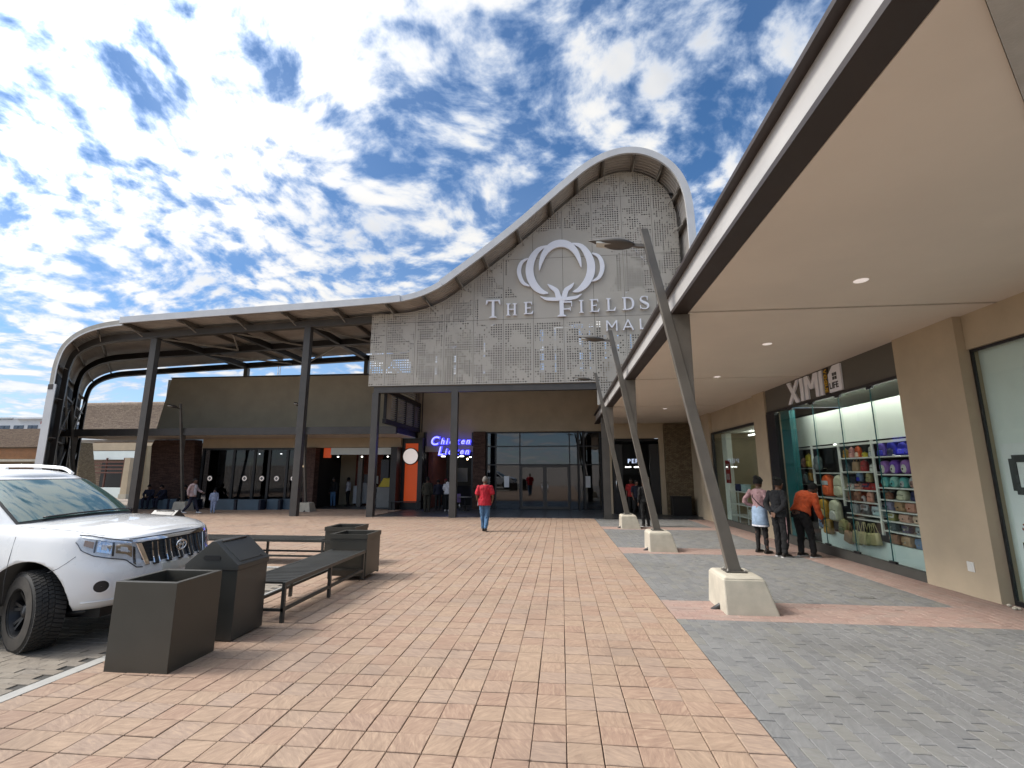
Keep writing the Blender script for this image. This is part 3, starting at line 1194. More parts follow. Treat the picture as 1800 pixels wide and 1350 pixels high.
# frame rails behind the panels
for z in (5.62, 8.60, 11.54, 14.5):
    xa = -8.8 if z < 8 else (-8.7 if z < 9 else (-2.6 if z < 12 else 1.0))
    mb = MB().box(xa, 5.45, 20.84, 20.875 if z < 5.7 else 20.9, z - .05, z + .05)
    obj('panel_rail', mb, 'steel_black', mall)
for k, x in enumerate(xs[1:-1]):
    ztop = max([p[1] for p in OUT if abs(p[0] - x) < .12 and p[1] > 7] or [8.9]) - .25
    obj('panel_stud', MB().box(x - .04, x + .04, 20.806, 20.835, 5.6, ztop), 'steel_black', mall)
# dark lining that closes the upper gable; openings are left where the sky shows through the holes
zt = 8.9
mb = MB()
low = [(x, zz) for x, zz in offs(PC, .8) if x > -7.5 and zz > 9.2]
pts = [(-7.2, 9.05)] + [p for p in low if p[0] <= 5.0 and p[1] > 9.0] + [(5.2, 9.6), (4.6, 9.6), (4.6, 12.2), (3.1, 12.2), (3.1, 10.4), (2.2, 10.4), (-3.4, 9.7)]
mb.prism(pts, 27.0, 27.15, 'y')
obj('gable_lining', mb, 'room_dark', mall)
slots = [-7.9, -7.3, -6.2, -5.2, -4.4, -3.3, -2.75, -1.6, -1.05, -.2, .35, 1.2, 1.75, 2.6, 3.3, 4.1]  # unseen screens and rails added so only slits of sky show through
xa = -8.8
for k, x in enumerate(slots):
    obj('sky_screen', MB().box(xa, x - .05, 26.6, 26.9, 6.8, 8.9 if x < -5 else 9.9), 'room_dark', mall)
    xa = x + .05 + .05 * (k % 3)
obj('sky_screen', MB().box(xa, 5.0, 26.6, 26.9, 6.8, 9.9), 'room_dark', mall)
for z in (7.75, 8.35):
    obj('lining_rail', MB().box(-8.4, 5.0, 26.3, 26.4, z, z + .14), 'steel_black', mall)
mb = MB().box(5.05, 5.25, 24.0, 28.3, 4.2, 13.9)
obj('gable_lining', mb, 'room_dark', mall)

# --- recessed entrance front -------------------------------------------------
mb = MB().box(-8.9, 2.3, 27.0, 27.25, 3.92, 7.32)
obj('wall', mb, 'beige_wall', mall)
obj('wall', MB().box(-8.355, -8.30, 26.62, 26.99, -.4, 7.3), 'beige_wall', mall)
obj('wall', MB().box(-8.36, -7.9, 27.0, 27.2, -.4, 3.915), 'grey_wall', mall)
mb = MB().box(-8.12, -8.06, 26.985, 26.999, 3.92, 7.3)
obj('downpipe', mb, 'steel_black', mall)
mb = MB().box(2.3, 6.3, 24.0, 24.2, 3.30, 7.32)
obj('wall', mb, 'beige_wall', mall)
mb = MB().box(2.3, 2.5, 24.2, 27.0, -.4, 7.32)
obj('wall', mb, 'beige_wall', mall)
mb = MB().box(-4.98, -4.28, 26.72, 27.35, -.42, 3.92)
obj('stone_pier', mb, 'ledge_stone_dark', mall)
mb = MB().box(5.02, 6.28, 23.75, 24.25, -.40, 3.98)
obj('stone_pier', mb, 'fine_stone', mall)
mb = MB().box(4.78, 5.0, 23.9, 24.1, -.40, 3.30)
obj('door_jamb', mb, 'beige_wall', mall)
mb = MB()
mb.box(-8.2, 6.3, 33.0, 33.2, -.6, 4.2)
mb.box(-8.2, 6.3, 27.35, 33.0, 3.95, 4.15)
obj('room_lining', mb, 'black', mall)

# glazed screen with a pair of framed doors
scr = thing('entrance_glazing', 'dark reflecting glass entrance screen with two framed doors beside the stone pier', 'glass front', (-1, 27.1, -.4), world=True)
ZB = -.40
for x in (-4.24, -3.72, -2.34, .47, 2.2):
    obj('mullion', MB().box(x - .035, x + .035, 27.05, 27.17, ZB, 3.90), 'frame_black', scr)
xsn = [-4.205, -3.755, -2.375, .435, 2.165]
for z in (2.05, 3.08, 3.865):
    for a, b in ((-4.205, -3.755), (-3.685, -2.375), (-2.305, .435), (.505, 2.165)):
        obj('transom', MB().box(a, b, 27.06, 27.16, z - .03, z + .03), 'frame_black', scr)
for a, b in ((-4.205, -3.755), (-3.685, -2.375), (-2.305, .435), (.505, 2.165)):
    for z0, z1 in ((ZB, 2.02), (2.08, 3.05), (3.11, 3.83)):
        if a == -2.305 and z0 == ZB:
            continue
        obj('pane', MB().box(a, b, 27.105, 27.113, z0 + .01, z1), 'pane_dark', scr)
for a, b in ((-2.30, -.94), (-.93, .43)):
    d = obj('door', MB().box(a, a + .10, 27.07, 27.15, ZB + .02, 2.01).box(b - .10, b, 27.07, 27.15, ZB + .02, 2.01)
            .box(a + .10, b - .10, 27.07, 27.15, 1.90, 2.01).box(a + .10, b - .10, 27.07, 27.15, ZB + .02, ZB + .16), 'steel', scr)
    obj('pane', MB().box(a + .10, b - .10, 27.105, 27.112, ZB + .16, 1.90), 'pane_dark', d)
    obj('handle', MB().tube([(b - .16 if a < -1 else a + .16, 27.02, .5), (b - .16 if a < -1 else a + .16, 27.02, 1.1)], .018, 6), 'chrome', d)
for x in (-3.10, 1.45):
    obj('notice', MB().box(x - .14, x + .14, 27.085, 27.092, .80, 1.42), 'poster_white', scr)
# grey steel posts that stand before the glazing on the right
for x in (.95, 1.25):
    obj('post', MB().box(x - .05, x + .05, 26.6, 26.7, -.4, 3.9), 'steel_black', scr)

# shop opening on the right of the recess, dark inside
pep = thing('retail_entrance', 'black open shop front with a small lit blue sign under the beige lintel', 'shop front', (3.7, 24.2, -.35), world=True)
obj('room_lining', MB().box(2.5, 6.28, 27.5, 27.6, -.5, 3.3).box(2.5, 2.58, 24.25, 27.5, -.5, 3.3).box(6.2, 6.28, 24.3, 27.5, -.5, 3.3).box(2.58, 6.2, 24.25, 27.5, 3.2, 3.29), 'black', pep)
obj('door_leaf', MB().box(2.54, 2.60, 24.02, 24.10, -.36, 3.0).box(2.60, 3.0, 24.04, 24.08, -.36, 3.0), 'frame_black', pep)
obj('door_leaf', MB().box(4.72, 4.77, 24.02, 24.10, -.36, 3.0).box(4.30, 4.72, 24.04, 24.08, -.36, 3.0), 'frame_black', pep)
for x in (2.66, 4.22):
    obj('door_handle', MB().tube([(x, 23.97, .7), (x, 23.97, 1.4)], .02, 6), 'chrome', pep)
for x in (3.45, 3.90):
    obj('ceiling_light', MB().box(x - .14, x + .14, 25.4, 25.46, 1.88, 1.93), 'strip_lit', pep)
obj('shelf_unit', MB().box(2.7, 4.7, 27.0, 27.4, -.4, 1.5), 'room_dark', pep)
sg = thing('shop_sign', 'small lit pale blue shop name hung inside the dark shop front', 'sign', (3.3, 24.9, 2.2), world=True)
x = 3.38
for ch in 'PEP':
    me, a, b = text_mesh(ch, .30, .03, 0, .004)
    o = obj('letter', me, 'white_lit', sg)
    o.location = Vector((x - a, 24.9, 2.10)) - Vector(sg.location)
    o.rotation_euler = (R(90), 0, 0)
    x += b - a + .06
bx = thing('grey_bin_box', 'black square box standing against the fine stone pier', 'box', (5.5, 23.4, -.35), world=True)
obj('box_body', MB().box(5.10, 5.95, 23.15, 23.65, g0(23.4) - .01, .50), 'black', bx, bevel=.01)
obj('box_lid', MB().box(5.08, 5.97, 23.13, 23.67, .50, .55), 'steel_black', bx, bevel=.01)

# perforated side screen seen under the left end of the gable
scn = thing('side_screen', 'dark louvred metal screen in the return behind the left gable column', 'screen', (-8.2, 24, 3.9), world=True)
for z in (4.02, 5.5):
    obj('frame_rail', MB().box(-8.30, -8.15, 21.3, 26.9, z - .12, z + .10), 'steel_black', scn)
for y in (21.4, 22.9, 24.3, 25.7, 26.85):
    obj('frame_post', MB().box(-8.28, -8.17, y - .06, y + .06, 4.13, 5.37), 'steel_black', scn)
obj('blank_panel', MB().box(-8.245, -8.225, 21.47, 22.2, 4.14, 5.36), 'beige_wall', scn)
for y0, y1 in ((22.25, 22.84), (22.96, 24.24), (24.36, 25.64), (25.76, 26.78)):
    for k in range(11):
        z = 4.18 + k * .108
        obj('slat', MB().hexa([(-8.26, y0, z), (-8.20, y0, z + .03), (-8.20, y1, z + .03), (-8.26, y1, z)],
                              [(-8.26, y0, z + .02), (-8.20, y0, z + .05), (-8.20, y1, z + .05), (-8.26, y1, z + .02)]), 'brace_paint', scn)
for k in range(7):
    z = 5.75 + k * .11
    obj('slat', MB().box(-8.25, -8.21, 22.0, 26.8, z, z + .03), 'brace_paint', scn)

# ------------------------------------------------------------------ the sign on the gable
def ribbon(pts, ws, y0, y1):
    """flat stroke of changing width in the plane of the gable"""
    mb = MB()
    n = len(pts)
    L, Rr = [], []
    for i, p in enumerate(pts):
        a, b = pts[max(i - 1, 0)], pts[min(i + 1, n - 1)]
        t = Vector((b[0] - a[0], b[1] - a[1])).normalized()
        w = max(ws[i], .004) / 2
        L.append((p[0] - t.y * w, p[1] + t.x * w))
        Rr.append((p[0] + t.y * w, p[1] - t.x * w))
    rows = [[(l[0], y0, l[1]), (r[0], y0, r[1]), (r[0], y1, r[1]), (l[0], y1, l[1])] for l, r in zip(L, Rr)]
    mb.loft(rows, cap=True, smooth=False)
    return mb


sign = thing('mall_sign', 'white cotton boll emblem with raised mall name lettering on the perforated gable', 'sign', (.15, 20.75, 8.6), world=True)
YS0, YS1 = 20.66, 20.76


def cp(x, y):
    """sign drawing units (x right, y down) to metres on the gable"""
    return (.145 + (x - 832) * .00474, 10.93 - (y - 430) * .00503)


def crescent(name, pts, wmax, p=1.0, w0=.02, dy=0.0):
    C = catmull([cp(*q) for q in pts], 8)
    n = len(C)
    ws = [w0 + (wmax - w0) * (math.sin(PI * i / (n - 1)) ** p) for i in range(n)]
    obj(name, ribbon(C, ws, YS0 + dy, YS1), 'letter_white', sign)


crescent('petal', [(620, 440), (640, 350), (690, 250), (760, 195), (828, 180), (900, 195), (965, 250), (1010, 340), (1030, 425)], .36, .8)
crescent('petal', [(702, 196), (620, 230), (555, 310), (525, 420), (540, 520), (600, 615), (650, 650), (705, 664)], .37, .75, .03, .004)
crescent('petal', [(946, 184), (1030, 215), (1095, 300), (1125, 410), (1110, 510), (1050, 605), (1000, 643), (944, 660)], .37, .75, .03, .004)
crescent('petal', [(512, 314), (455, 345), (422, 420), (430, 490), (470, 560), (524, 588)], .20, .7, .03, .008)
crescent('petal', [(1138, 290), (1195, 320), (1230, 400), (1225, 470), (1190, 535), (1130, 566)], .20, .7, .03, .008)


def stroke(name, pts, ws, dy=0.0):
    C = catmull([cp(*q) for q in pts], 5)
    W = catmull([(w, 0) for w in ws], 5)
    obj(name, ribbon(C, [w[0] for w in W], YS0 + dy, YS1), 'letter_white', sign)


stroke('leaf', [(700, 575), (735, 605), (785, 645), (800, 690), (815, 735)], [.02, .16, .22, .24, .22], .010)
stroke('leaf', [(955, 572), (925, 605), (880, 640), (862, 690), (848, 735)], [.02, .16, .22, .24, .22], .012)
stroke('leaf', [(628, 690), (680, 715), (740, 722), (810, 725)], [.02, .13, .16, .16], .014)
stroke('leaf', [(1028, 682), (980, 710), (920, 720), (850, 725)], [.02, .13, .16, .16], .016)


def letter(name, rects, x, z, s, dy0=0.0):
    """serif letter of straight strokes: (x0, z0, x1, z1) or polygons, unit height 1"""
    mb = MB()
    for k, r in enumerate(rects):
        e = .0015 * (k + 1) + dy0
        if len(r) == 4 and not isinstance(r[0], tuple):
            mb.box(x + r[0] * s, x + r[2] * s, YS0 + e, YS1, z + r[1] * s, z + r[3] * s)
        else:
            mb.prism([(x + a * s, z + b * s) for a, b in r], YS0 + e, YS1, 'y')
    return obj(name, mb, 'letter_white', sign)


def serif(cx, zb, w=.17, up=True):
    h = .045 if up else -.045
    return [(cx - w, zb), (cx + w, zb), (cx + w, zb + h * .6), (cx + .075, zb + h * 2), (cx - .075, zb + h * 2), (cx - w, zb + h * .6)]


ST = .072
LT = dict(
    T=(.80, [(.33, .04, .47, .95), (.03, .93, .77, 1.0), serif(.40, 0, .20), [(.03, 1.0), (.0, .74), (.035, .74), (.13, .93)], [(.77, 1.0), (.80, .74), (.765, .74), (.67, .93)]]),
    H=(.90, [(.12, .03, .26, .97), (.64, .03, .78, .97), (.2, .47, .7, .54), serif(.19, 0), serif(.71, 0), serif(.19, 1, .17, False), serif(.71, 1, .17, False)]),
    E=(.78, [(.12, .03, .27, .97), (.2, .93, .66, 1.0), (.2, .47, .54, .54), (.2, 0, .70, .07), serif(.19, 0), serif(.19, 1, .17, False),
             [(.66, 1), (.68, .77), (.645, .77), (.56, .93)], [(.70, 0), (.76, .27), (.72, .27), (.58, .07)], (.51, .40, .545, .61)]),
    F=(.70, [(.2, .98, .62, 1.05), (.2, .52, .56, .59), [(.62, 1.05), (.64, .82), (.605, .82), (.52, .98)], (.53, .44, .565, .67)]),
    I=(.40, [(.12, .03, .26, .97), serif(.19, 0), serif(.19, 1, .17, False)]),
    L=(.74, [(.12, .03, .26, .97), (.2, 0, .66, .07), serif(.19, 0), serif(.19, 1, .17, False), [(.66, 0), (.73, .29), (.69, .29), (.54, .07)]]),
)


def put(ch, x, z, s):
    return letter('letter', LT[ch][1], x, z, s)


put('T', -3.36, 8.66, .86)
put('H', -2.42, 8.74, .585)
put('E', -1.60, 8.78, .585)
# tall F grown from the stem of the emblem
obj('letter', MB().box(cp(812, 0)[0], cp(852, 0)[0], YS0 + .02, YS1, 8.64, cp(0, 728)[1]), 'letter_white', sign)
mb = MB().prism([(.145 + a, 8.62 + b) for a, b in ((-.20, 0), (.20, 0), (.20, .03), (.10, .09), (-.10, .09), (-.20, .03))], YS0 + .022, YS1, 'y')
obj('letter', mb, 'letter_white', sign)
mb = MB().box(.20, .62, YS0 + .018, YS1, 9.27, 9.33).box(.20, .55, YS0 + .019, YS1, 8.94, 8.99).box(.585, .622, YS0 + .0165, YS1, 9.08, 9.30).box(.52, .55, YS0 + .0175, YS1, 8.87, 9.06)
obj('letter', mb, 'letter_white', sign)
put('I', .92, 8.76, .60)
put('E', 1.40, 8.78, .60)
put('L', 2.14, 8.80, .60)


def D_letter(x, z, s):
    obj('letter', MB().box(x + .12 * s, x + .26 * s, YS0 + .004, YS1, z + .02 * s, z + .98 * s), 'letter_white', sign)
    P = [(.19, .965), (.45, .955), (.66, .88), (.78, .70), (.81, .50), (.78, .30), (.66, .12), (.45, .045), (.19, .035)]
    C = catmull([(x + a * s, z + b * s) for a, b in P], 5)
    W = [(.07 + .085 * max(0, math.sin(PI * i / (len(C) - 1))) ** 2) * s for i in range(len(C))]
    obj('letter', ribbon(C, W, YS0, YS1), 'letter_white', sign)
    for zz, u in ((0, True), (1, False)):
        letter('letter', [serif(.13, zz, .12, u)], x, z, s, .006)


D_letter(2.86, 8.82, .60)
Pq = [(.60, .78), (.56, .93), (.38, .985), (.17, .93), (.10, .76), (.20, .60), (.42, .48), (.60, .36), (.64, .20), (.52, .05), (.32, .015), (.14, .07), (.06, .24)]
C = catmull([(3.62 + a * .60, 8.84 + b * .60) for a, b in Pq], 5)
W = [(.045 + .115 * math.exp(-((i / (len(C) - 1) - .5) / .20) ** 2) + .02 * math.sin(PI * i / (len(C) - 1))) * .60 for i in range(len(C))]
obj('letter', ribbon(C, W, YS0, YS1), 'letter_white', sign)
letter('letter', [(.585, .70, .625, .99), (.045, .01, .085, .32)], 3.62, 8.84, .60, .004)
# plain capitals of the second word
def sans(strokes, x, z, s, w=.115):
    mb = MB()
    for k, (a, b) in enumerate(strokes):
        p, q = Vector((x + a[0] * s, 0, z + a[1] * s)), Vector((x + b[0] * s, 0, z + b[1] * s))
        t = (q - p).normalized() * 0
        d = (q - p).normalized()
        n_ = Vector((-d.z, 0, d.x)) * (w * s / 2)
        e = YS0 + .002 * k
        P4 = [p - n_, q - n_, q + n_, p + n_]
        mb.prism([(v.x, v.z) for v in P4], e, YS1, 'y')
    obj('letter', mb, 'letter_white', sign)


sans([((.06, 0), (.06, 1)), ((.94, 0), (.94, 1)), ((.08, .97), (.5, .35)), ((.92, .97), (.5, .35))], 2.12, 7.86, .49)
sans([((0, 0), (.45, .98)), ((.9, 0), (.45, .98)), ((.2, .3), (.7, .3))], 2.86, 7.88, .49)
sans([((.06, 0), (.06, 1)), ((.0, .055), (.62, .055))], 3.60, 7.90, .49)
sans([((.06, 0), (.06, 1)), ((.0, .055), (.62, .055))], 4.12, 7.90, .49)
# ------------------------------------------------------------------ low wing at the left with its walkway canopy
wing = thing('side_wing', 'low beige shop wing with a flat walkway canopy under the sweeping roof', 'shop building', (-16, 26, -.35), world=True)
mb = MB().prism([(-24.6, 3.6), (-8.36, 3.6), (-8.36, 7.28), (-23.9, 7.34)], 26.4, 26.7, 'y')
obj('wall', mb, 'grey_wall', wing)
obj('coping', MB().box(-23.92, -8.36, 26.34, 26.72, 7.335, 7.39), 'steel', wing)
mb = MB().prism([(26.7, 3.6), (33, 3.6), (33, 7.0), (26.7, 7.32)], -24.4, -24.1, 'x')
obj('end_wall', mb, 'display_low', wing)
for k, (y, z) in enumerate(((27.3, 4.6), (27.7, 5.0), (28.1, 5.5))):
    obj('vent_slot', MB().box(-24.46, -24.405, y, y + .18, z, z + 1.0), 'black', wing)
# canopy: fascia channel, soffit sheets with joints
obj('canopy_fascia', MB().box(-27.6, -8.30, 23.20, 23.26, 3.56, 3.94).box(-27.6, -8.30, 23.261, 23.40, 3.90, 3.94).box(-27.6, -8.30, 23.261, 23.40, 3.56, 3.60), 'steel', wing)
obj('canopy_fascia', MB().box(-8.36, -8.30, 23.41, 26.9, 3.58, 3.94), 'steel_black', wing)
obj('canopy_roof', MB().box(-27.5, -8.38, 23.42, 26.38, 3.70, 3.80), 'steel_black', wing)
for k in range(6):
    a = -27.4 + k * 3.19
    obj('soffit_panel', MB().box(a + .012, a + 3.18, 23.42, 26.38, 3.56, 3.60), 'soffit', wing)
# lintel wall over the shop windows
obj('lintel', MB().box(-21.0, -8.98, 26.0, 26.38, 3.02, 3.555), 'beige_wall', wing)
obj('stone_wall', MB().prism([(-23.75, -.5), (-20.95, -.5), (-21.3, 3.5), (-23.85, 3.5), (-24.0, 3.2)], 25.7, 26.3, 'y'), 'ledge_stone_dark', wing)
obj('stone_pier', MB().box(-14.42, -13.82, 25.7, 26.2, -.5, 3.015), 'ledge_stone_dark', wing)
obj('black_pier', MB().box(-9.35, -9.0, 25.5, 26.2, -.5, 3.015), 'steel_black', wing)
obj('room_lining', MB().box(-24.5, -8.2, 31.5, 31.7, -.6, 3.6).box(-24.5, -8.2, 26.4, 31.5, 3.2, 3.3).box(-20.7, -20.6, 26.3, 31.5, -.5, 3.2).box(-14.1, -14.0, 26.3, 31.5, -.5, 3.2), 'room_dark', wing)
obj('room_floor', MB().add([(-24.5, 26.0, -.372), (-8.45, 26.0, -.372), (-8.45, 31.5, -.372), (-24.5, 31.5, -.372)], [(0, 1, 2, 3)]), 'dark_tile', wing)
# dark glazing, slanted mullions
gz_ = thing('shop_glazing', 'dark shop glazing with a row of pale round stickers behind the blue blocks', 'shop front', (-17.5, 26, -.35), world=True)
xs_ = [-20.85, -18.9, -17.62, -16.72, -15.62, -14.5]
for i, x in enumerate(xs_):
    obj('mullion', MB().box(x - .07, x + .07, 25.94, 26.06, -.38, 3.015), 'frame_black', gz_)
for i in range(5):
    obj('pane', MB().box(xs_[i] + .075, xs_[i + 1] - .075, 25.99, 25.998, -.36, 3.0), 'pane_shop', gz_)
obj('head_rail', MB().box(-20.9, -14.45, 25.92, 25.99, 2.90, 3.01), 'frame_black', gz_)
obj('navy_board', MB().box(-19.6, -17.8, 26.5, 26.55, -.36, 2.9), 'navy_panel', gz_)
for x in (-20.3, -18.15, -17.10, -16.2, -15.2):
    y = 25.985
    obj('sticker', MB().lathe([(0, y - .012), (.17, y - .012), (.17, y - .006)], 16, 'y', (x, 0, 1.28)), 'grey_plastic', gz_)
    obj('sticker', MB().lathe([(.09, y - .016), (.13, y - .016), (.13, y - .0125), (.09, y - .0125)], 16, 'y', (x, 0, 1.28), True), 'disc_white', gz_)
obj('poster_board', MB().box(-18.75, -18.1, 26.30, 26.33, .9, 2.2), 'grey_plastic', gz_)
obj('brick_wall', MB().box(-17.3, -14.5, 28.5, 28.6, -.37, 1.8), 'red_brick', wing)
obj('plaster_wall', MB().box(-17.3, -15.2, 28.52, 28.62, 1.81, 3.0), 'grey_plastic', wing)
obj('wall_lamp', MB().ellipsoid((-15.95, 28.40, 2.0), .09, .05, .12), 'warm_lit', wing)
for x, z in ((-18.2, 2.72), (-17.45, 2.74), (-16.8, 2.72)):
    obj('downlight', MB().ellipsoid((x, 27.2, z), .06, .06, .03), 'strip_lit', wing)

# restaurant room with red brick
obj('blind_box', MB().box(-13.1, -9.38, 26.05, 26.3, 2.62, 3.0), 'display_low', wing)
obj('brick_wall', MB().box(-12.95, -11.2, 29.2, 29.3, -.37, 3.1), 'red_brick', wing)
obj('brick_wall', MB().box(-10.6, -9.1, 28.9, 29.0, -.37, 3.1), 'red_brick', wing)
obj('plaster_wall', MB().box(-14.0, -12.96, 29.3, 29.4, -.37, 3.1), 'grey_wall', wing)
obj('orange_trim', MB().box(-13.6, -13.15, 26.2, 26.26, 2.45, 3.0), 'orange_sign', wing)
obj('picture', MB().box(-11.15, -10.65, 28.8, 28.84, .9, 2.4), 'navy_panel', wing)
obj('picture', MB().box(-12.35, -11.75, 29.1, 29.16, .85, 1.5), 'navy_panel', wing)
obj('soap_box', MB().box(-12.75, -12.5, 29.08, 29.18, 1.1, 1.5), 'cabinet_white', wing)
obj('soap_box', MB().box(-11.6, -11.42, 29.08, 29.18, .9, 1.4), 'plate_white', wing)
for x in (-13.4, -11.9, -11.2, -10.3, -9.7):
    obj('downlight', MB().ellipsoid((x, 27.6, 2.55), .05, .05, .03), 'strip_lit', wing)
cb = thing('wash_cabinet', 'white two door cabinet against the red brick wall in the restaurant', 'cabinet', (-12.1, 28.8, -.37), world=True)
obj('carcass', MB().box(-12.75, -11.42, 28.55, 29.15, -.25, .80), 'cabinet_white', cb, bevel=.01)
obj('door', MB().box(-12.73, -12.10, 28.52, 28.548, -.22, .76), 'cabinet_white', cb)
obj('door', MB().box(-12.07, -11.44, 28.52, 28.548, -.22, .76), 'cabinet_white', cb)
obj('basin', MB().box(-12.45, -11.9, 28.6, 29.0, .80, .98), 'cabinet_white', cb, bevel=.02)
yb = thing('litter_bin', 'grey litter bin with a yellow top beside the black pier', 'bin', (-9.9, 27.0, -.38), world=True)
obj('bin_body', MB().box(-10.55, -9.55, 26.75, 27.35, -.36, .80), 'grey_plastic', yb, bevel=.02)
obj('bin_top', MB().hexa([(-10.5, 26.8, .80), (-9.6, 26.8, .80), (-9.6, 27.3, .80), (-10.5, 27.3, .80)], [(-10.2, 26.8, 1.30), (-9.6, 26.8, 1.30), (-9.6, 27.3, 1.30), (-10.2, 27.3, 1.30)]), 'yellow_plastic', yb, bevel=.02)
obj('bin_base', MB().box(-10.45, -9.65, 26.8, 27.3, -.40, -.355), 'black', yb)

# orange pylon sign with a pale disc
py_ = thing('pylon_sign', 'tall orange pylon sign in a black frame with a plain white disc', 'sign', (-8.6, 26.3, -.4), world=True)
obj('pylon_frame', MB().box(-9.0, -8.80, 26.28, 26.6, -.38, 3.55).box(-8.05, -7.80, 26.28, 26.6, -.38, 3.55).box(-8.80, -8.05, 26.28, 26.6, 3.25, 3.55).box(-8.80, -8.05, 26.28, 26.6, -.38, -.02), 'frame_black', py_)
obj('orange_face', MB().box(-8.795, -8.055, 26.33, 26.5, -.015, 3.245), 'orange_sign', py_)
obj('disc', MB().lathe([(0, 26.20), (.42, 26.20), (.44, 26.23), (.44, 26.325)], 28, 'y', (-8.46, 0, 2.52)), 'disc_white', py_)
obj('disc_rim', MB().lathe([(.43, 26.19), (.475, 26.19), (.475, 26.3), (.43, 26.3)], 28, 'y', (-8.46, 0, 2.52), True), 'flange_brown', py_)

# chicken restaurant front: lit script sign, beam, dark opening
obj('shop_beam', MB().box(-7.78, -5.0, 26.78, 26.98, 2.78, 3.10), 'grey_wall', mall)
obj('shop_reveal', MB().box(-7.9, -7.78, 26.75, 27.3, -.40, 3.9).box(-5.12, -5.0, 26.99, 27.3, -.40, 3.9), 'frame_black', mall)
obj('wall', MB().box(-7.78, -5.0, 27.0, 27.2, 3.05, 3.915), 'beige_wall', mall)
obj('counter', MB().box(-7.6, -5.6, 30.0, 30.6, -.4, .8), 'room_dark', mall)
obj('menu_board', MB().box(-7.4, -6.2, 31.4, 31.5, 1.0, 1.9), 'grey_plastic', mall)
obj('red_wall', MB().box(-7.75, -7.55, 27.4, 31, -.38, 2.9), 'red_brick_plain', mall)
for x, y, z in ((-7.1, 28.3, 2.55), (-6.3, 28.3, 2.50), (-5.95, 28.2, 2.55), (-5.35, 28.2, 2.5)):
    obj('ceiling_light', MB().box(x - .12, x + .12, y, y + .1, z, z + .04), 'strip_lit', mall)
obj('pendant_lamp', MB().ellipsoid((-5.55, 28, 2.40), .06, .06, .06), 'warm_lit', mall)
ls = thing('script_sign', 'glowing blue script letters of a chicken restaurant on two lines', 'sign', (-6.5, 26.7, 3.2), world=True)


def script_line(txt, x, z, s, first):
    for i, ch in enumerate(txt):
        ss = s * (first if i == 0 else 1.0)
        for nm, mm, bold, yy, dep in (('letter', 'blue_lit', .035, 26.70, .05), ('letter_core', 'blue_core', .006, 26.668, .01)):
            me, a, b = text_mesh(ch, ss, dep, .22, bold)
            o = obj(nm, me, mm, ls)
            o.location = Vector((x - a, yy, z - (.06 * ss if i == 0 else 0))) - Vector(ls.location)
            o.rotation_euler = (R(90), 0, 0)
            if nm == 'letter':
                adv = b - a
        x += adv + .045 * s


script_line('Chicken', -7.42, 3.22, .47, 1.45)
script_line('Licken', -7.0, 2.64, .47, 1.45)

# blue seating blocks along the shop
blk = []
for i, (x0, x1, y) in enumerate(((-23.2, -21.5, 24.75), (-21.35, -19.9, 24.75), (-18.75, -17.55, 24.7), (-17.35, -16.15, 24.7), (-16.0, -15.35, 25.2), (-15.25, -14.6, 25.5))):
    lab = ['slate blue seating block under the two seated people', 'slate blue seating block just left of the concrete lamp foot', 'slate blue seating block right behind the small child',
           'slate blue seating block, fourth along the dark glazing', 'short slate blue block set back beside the dark mullion', 'last short slate blue block beside the stone pier'][i]
    t = thing('seating_block', lab, 'planter block', ((x0 + x1) / 2, y, g0(y)), group='blue blocks along the shop front', world=True)
    obj('block_body', MB().box(x0, x1, y - .25, y + .25, g0(y) - .02, .19), 'blue_block', t, bevel=.012)
    obj('block_end', MB().box(x1 + .004, x1 + .12, y - .24, y + .24, g0(y) - .02, .18), 'navy_panel', t, bevel=.01)

# passage and far shops beyond the wing
far = thing('stone_block_building', 'rounded ledge stone building seen far behind through the sweeping roof', 'building', (-47, 46, -.7), world=True)
sec = [(-49.6, 44.0), (-50.3, 44.6), (-50.6, 45.6), (-50.6, 52), (-36, 52), (-36, 44.0)]
obj('stone_wall', MB().prism(sec, -.8, 8.75, 'z'), 'ledge_stone', far, bevel=.35, seg=3)
obj('opening', MB().box(-46.2, -38.5, 43.9, 43.99, -.8, 2.6), 'black', far)  # black sheet standing in for the dark inside the opening
obj('canopy_slab', MB().box(-49.5, -37.5, 40.8, 43.8, 4.6, 5.0), 'hospital_white', far)
obj('beam', MB().box(-47.5, -37.5, 40.5, 40.78, 3.6, 4.3), 'beige_wall', far)
obj('white_beam', MB().box(-46.0, -37.5, 40.52, 40.8, 2.75, 3.55), 'display_low', far)
for k in range(4):
    obj('slat', MB().box(-46.3, -37.5, 40.2, 40.3, 1.5 + k * .32, 1.62 + k * .32), 'wood_red', far)
for x in (-45.6, -43.8, -42.0, -40.2):
    obj('post', MB().box(x - .06, x + .06, 40.31, 40.42, -.6, 2.9), 'wood_red', far)
obj('low_wall', MB().box(-46.0, -38.0, 38.8, 39.2, -.7, .25), 'display_low', far)
pier = thing('stone_pier_tapered', 'pale tapered stone pier beside the foot of the sweeping roof', 'pier', (-37, 32, -.5), world=True)
obj('pier_body', MB().hexa([(-36.6, 31.8, -.6), (-35.0, 31.8, -.6), (-35.0, 33.4, -.6), (-36.6, 33.4, -.6)], [(-36.15, 32, 3.8), (-35.75, 32, 3.8), (-35.75, 33.0, 3.8), (-36.15, 33.0, 3.8)]), 'fine_stone', pier, bevel=.03)
obj('pier_cap', MB().box(-36.2, -35.7, 31.95, 33.05, 3.8, 3.86), 'concrete', pier)
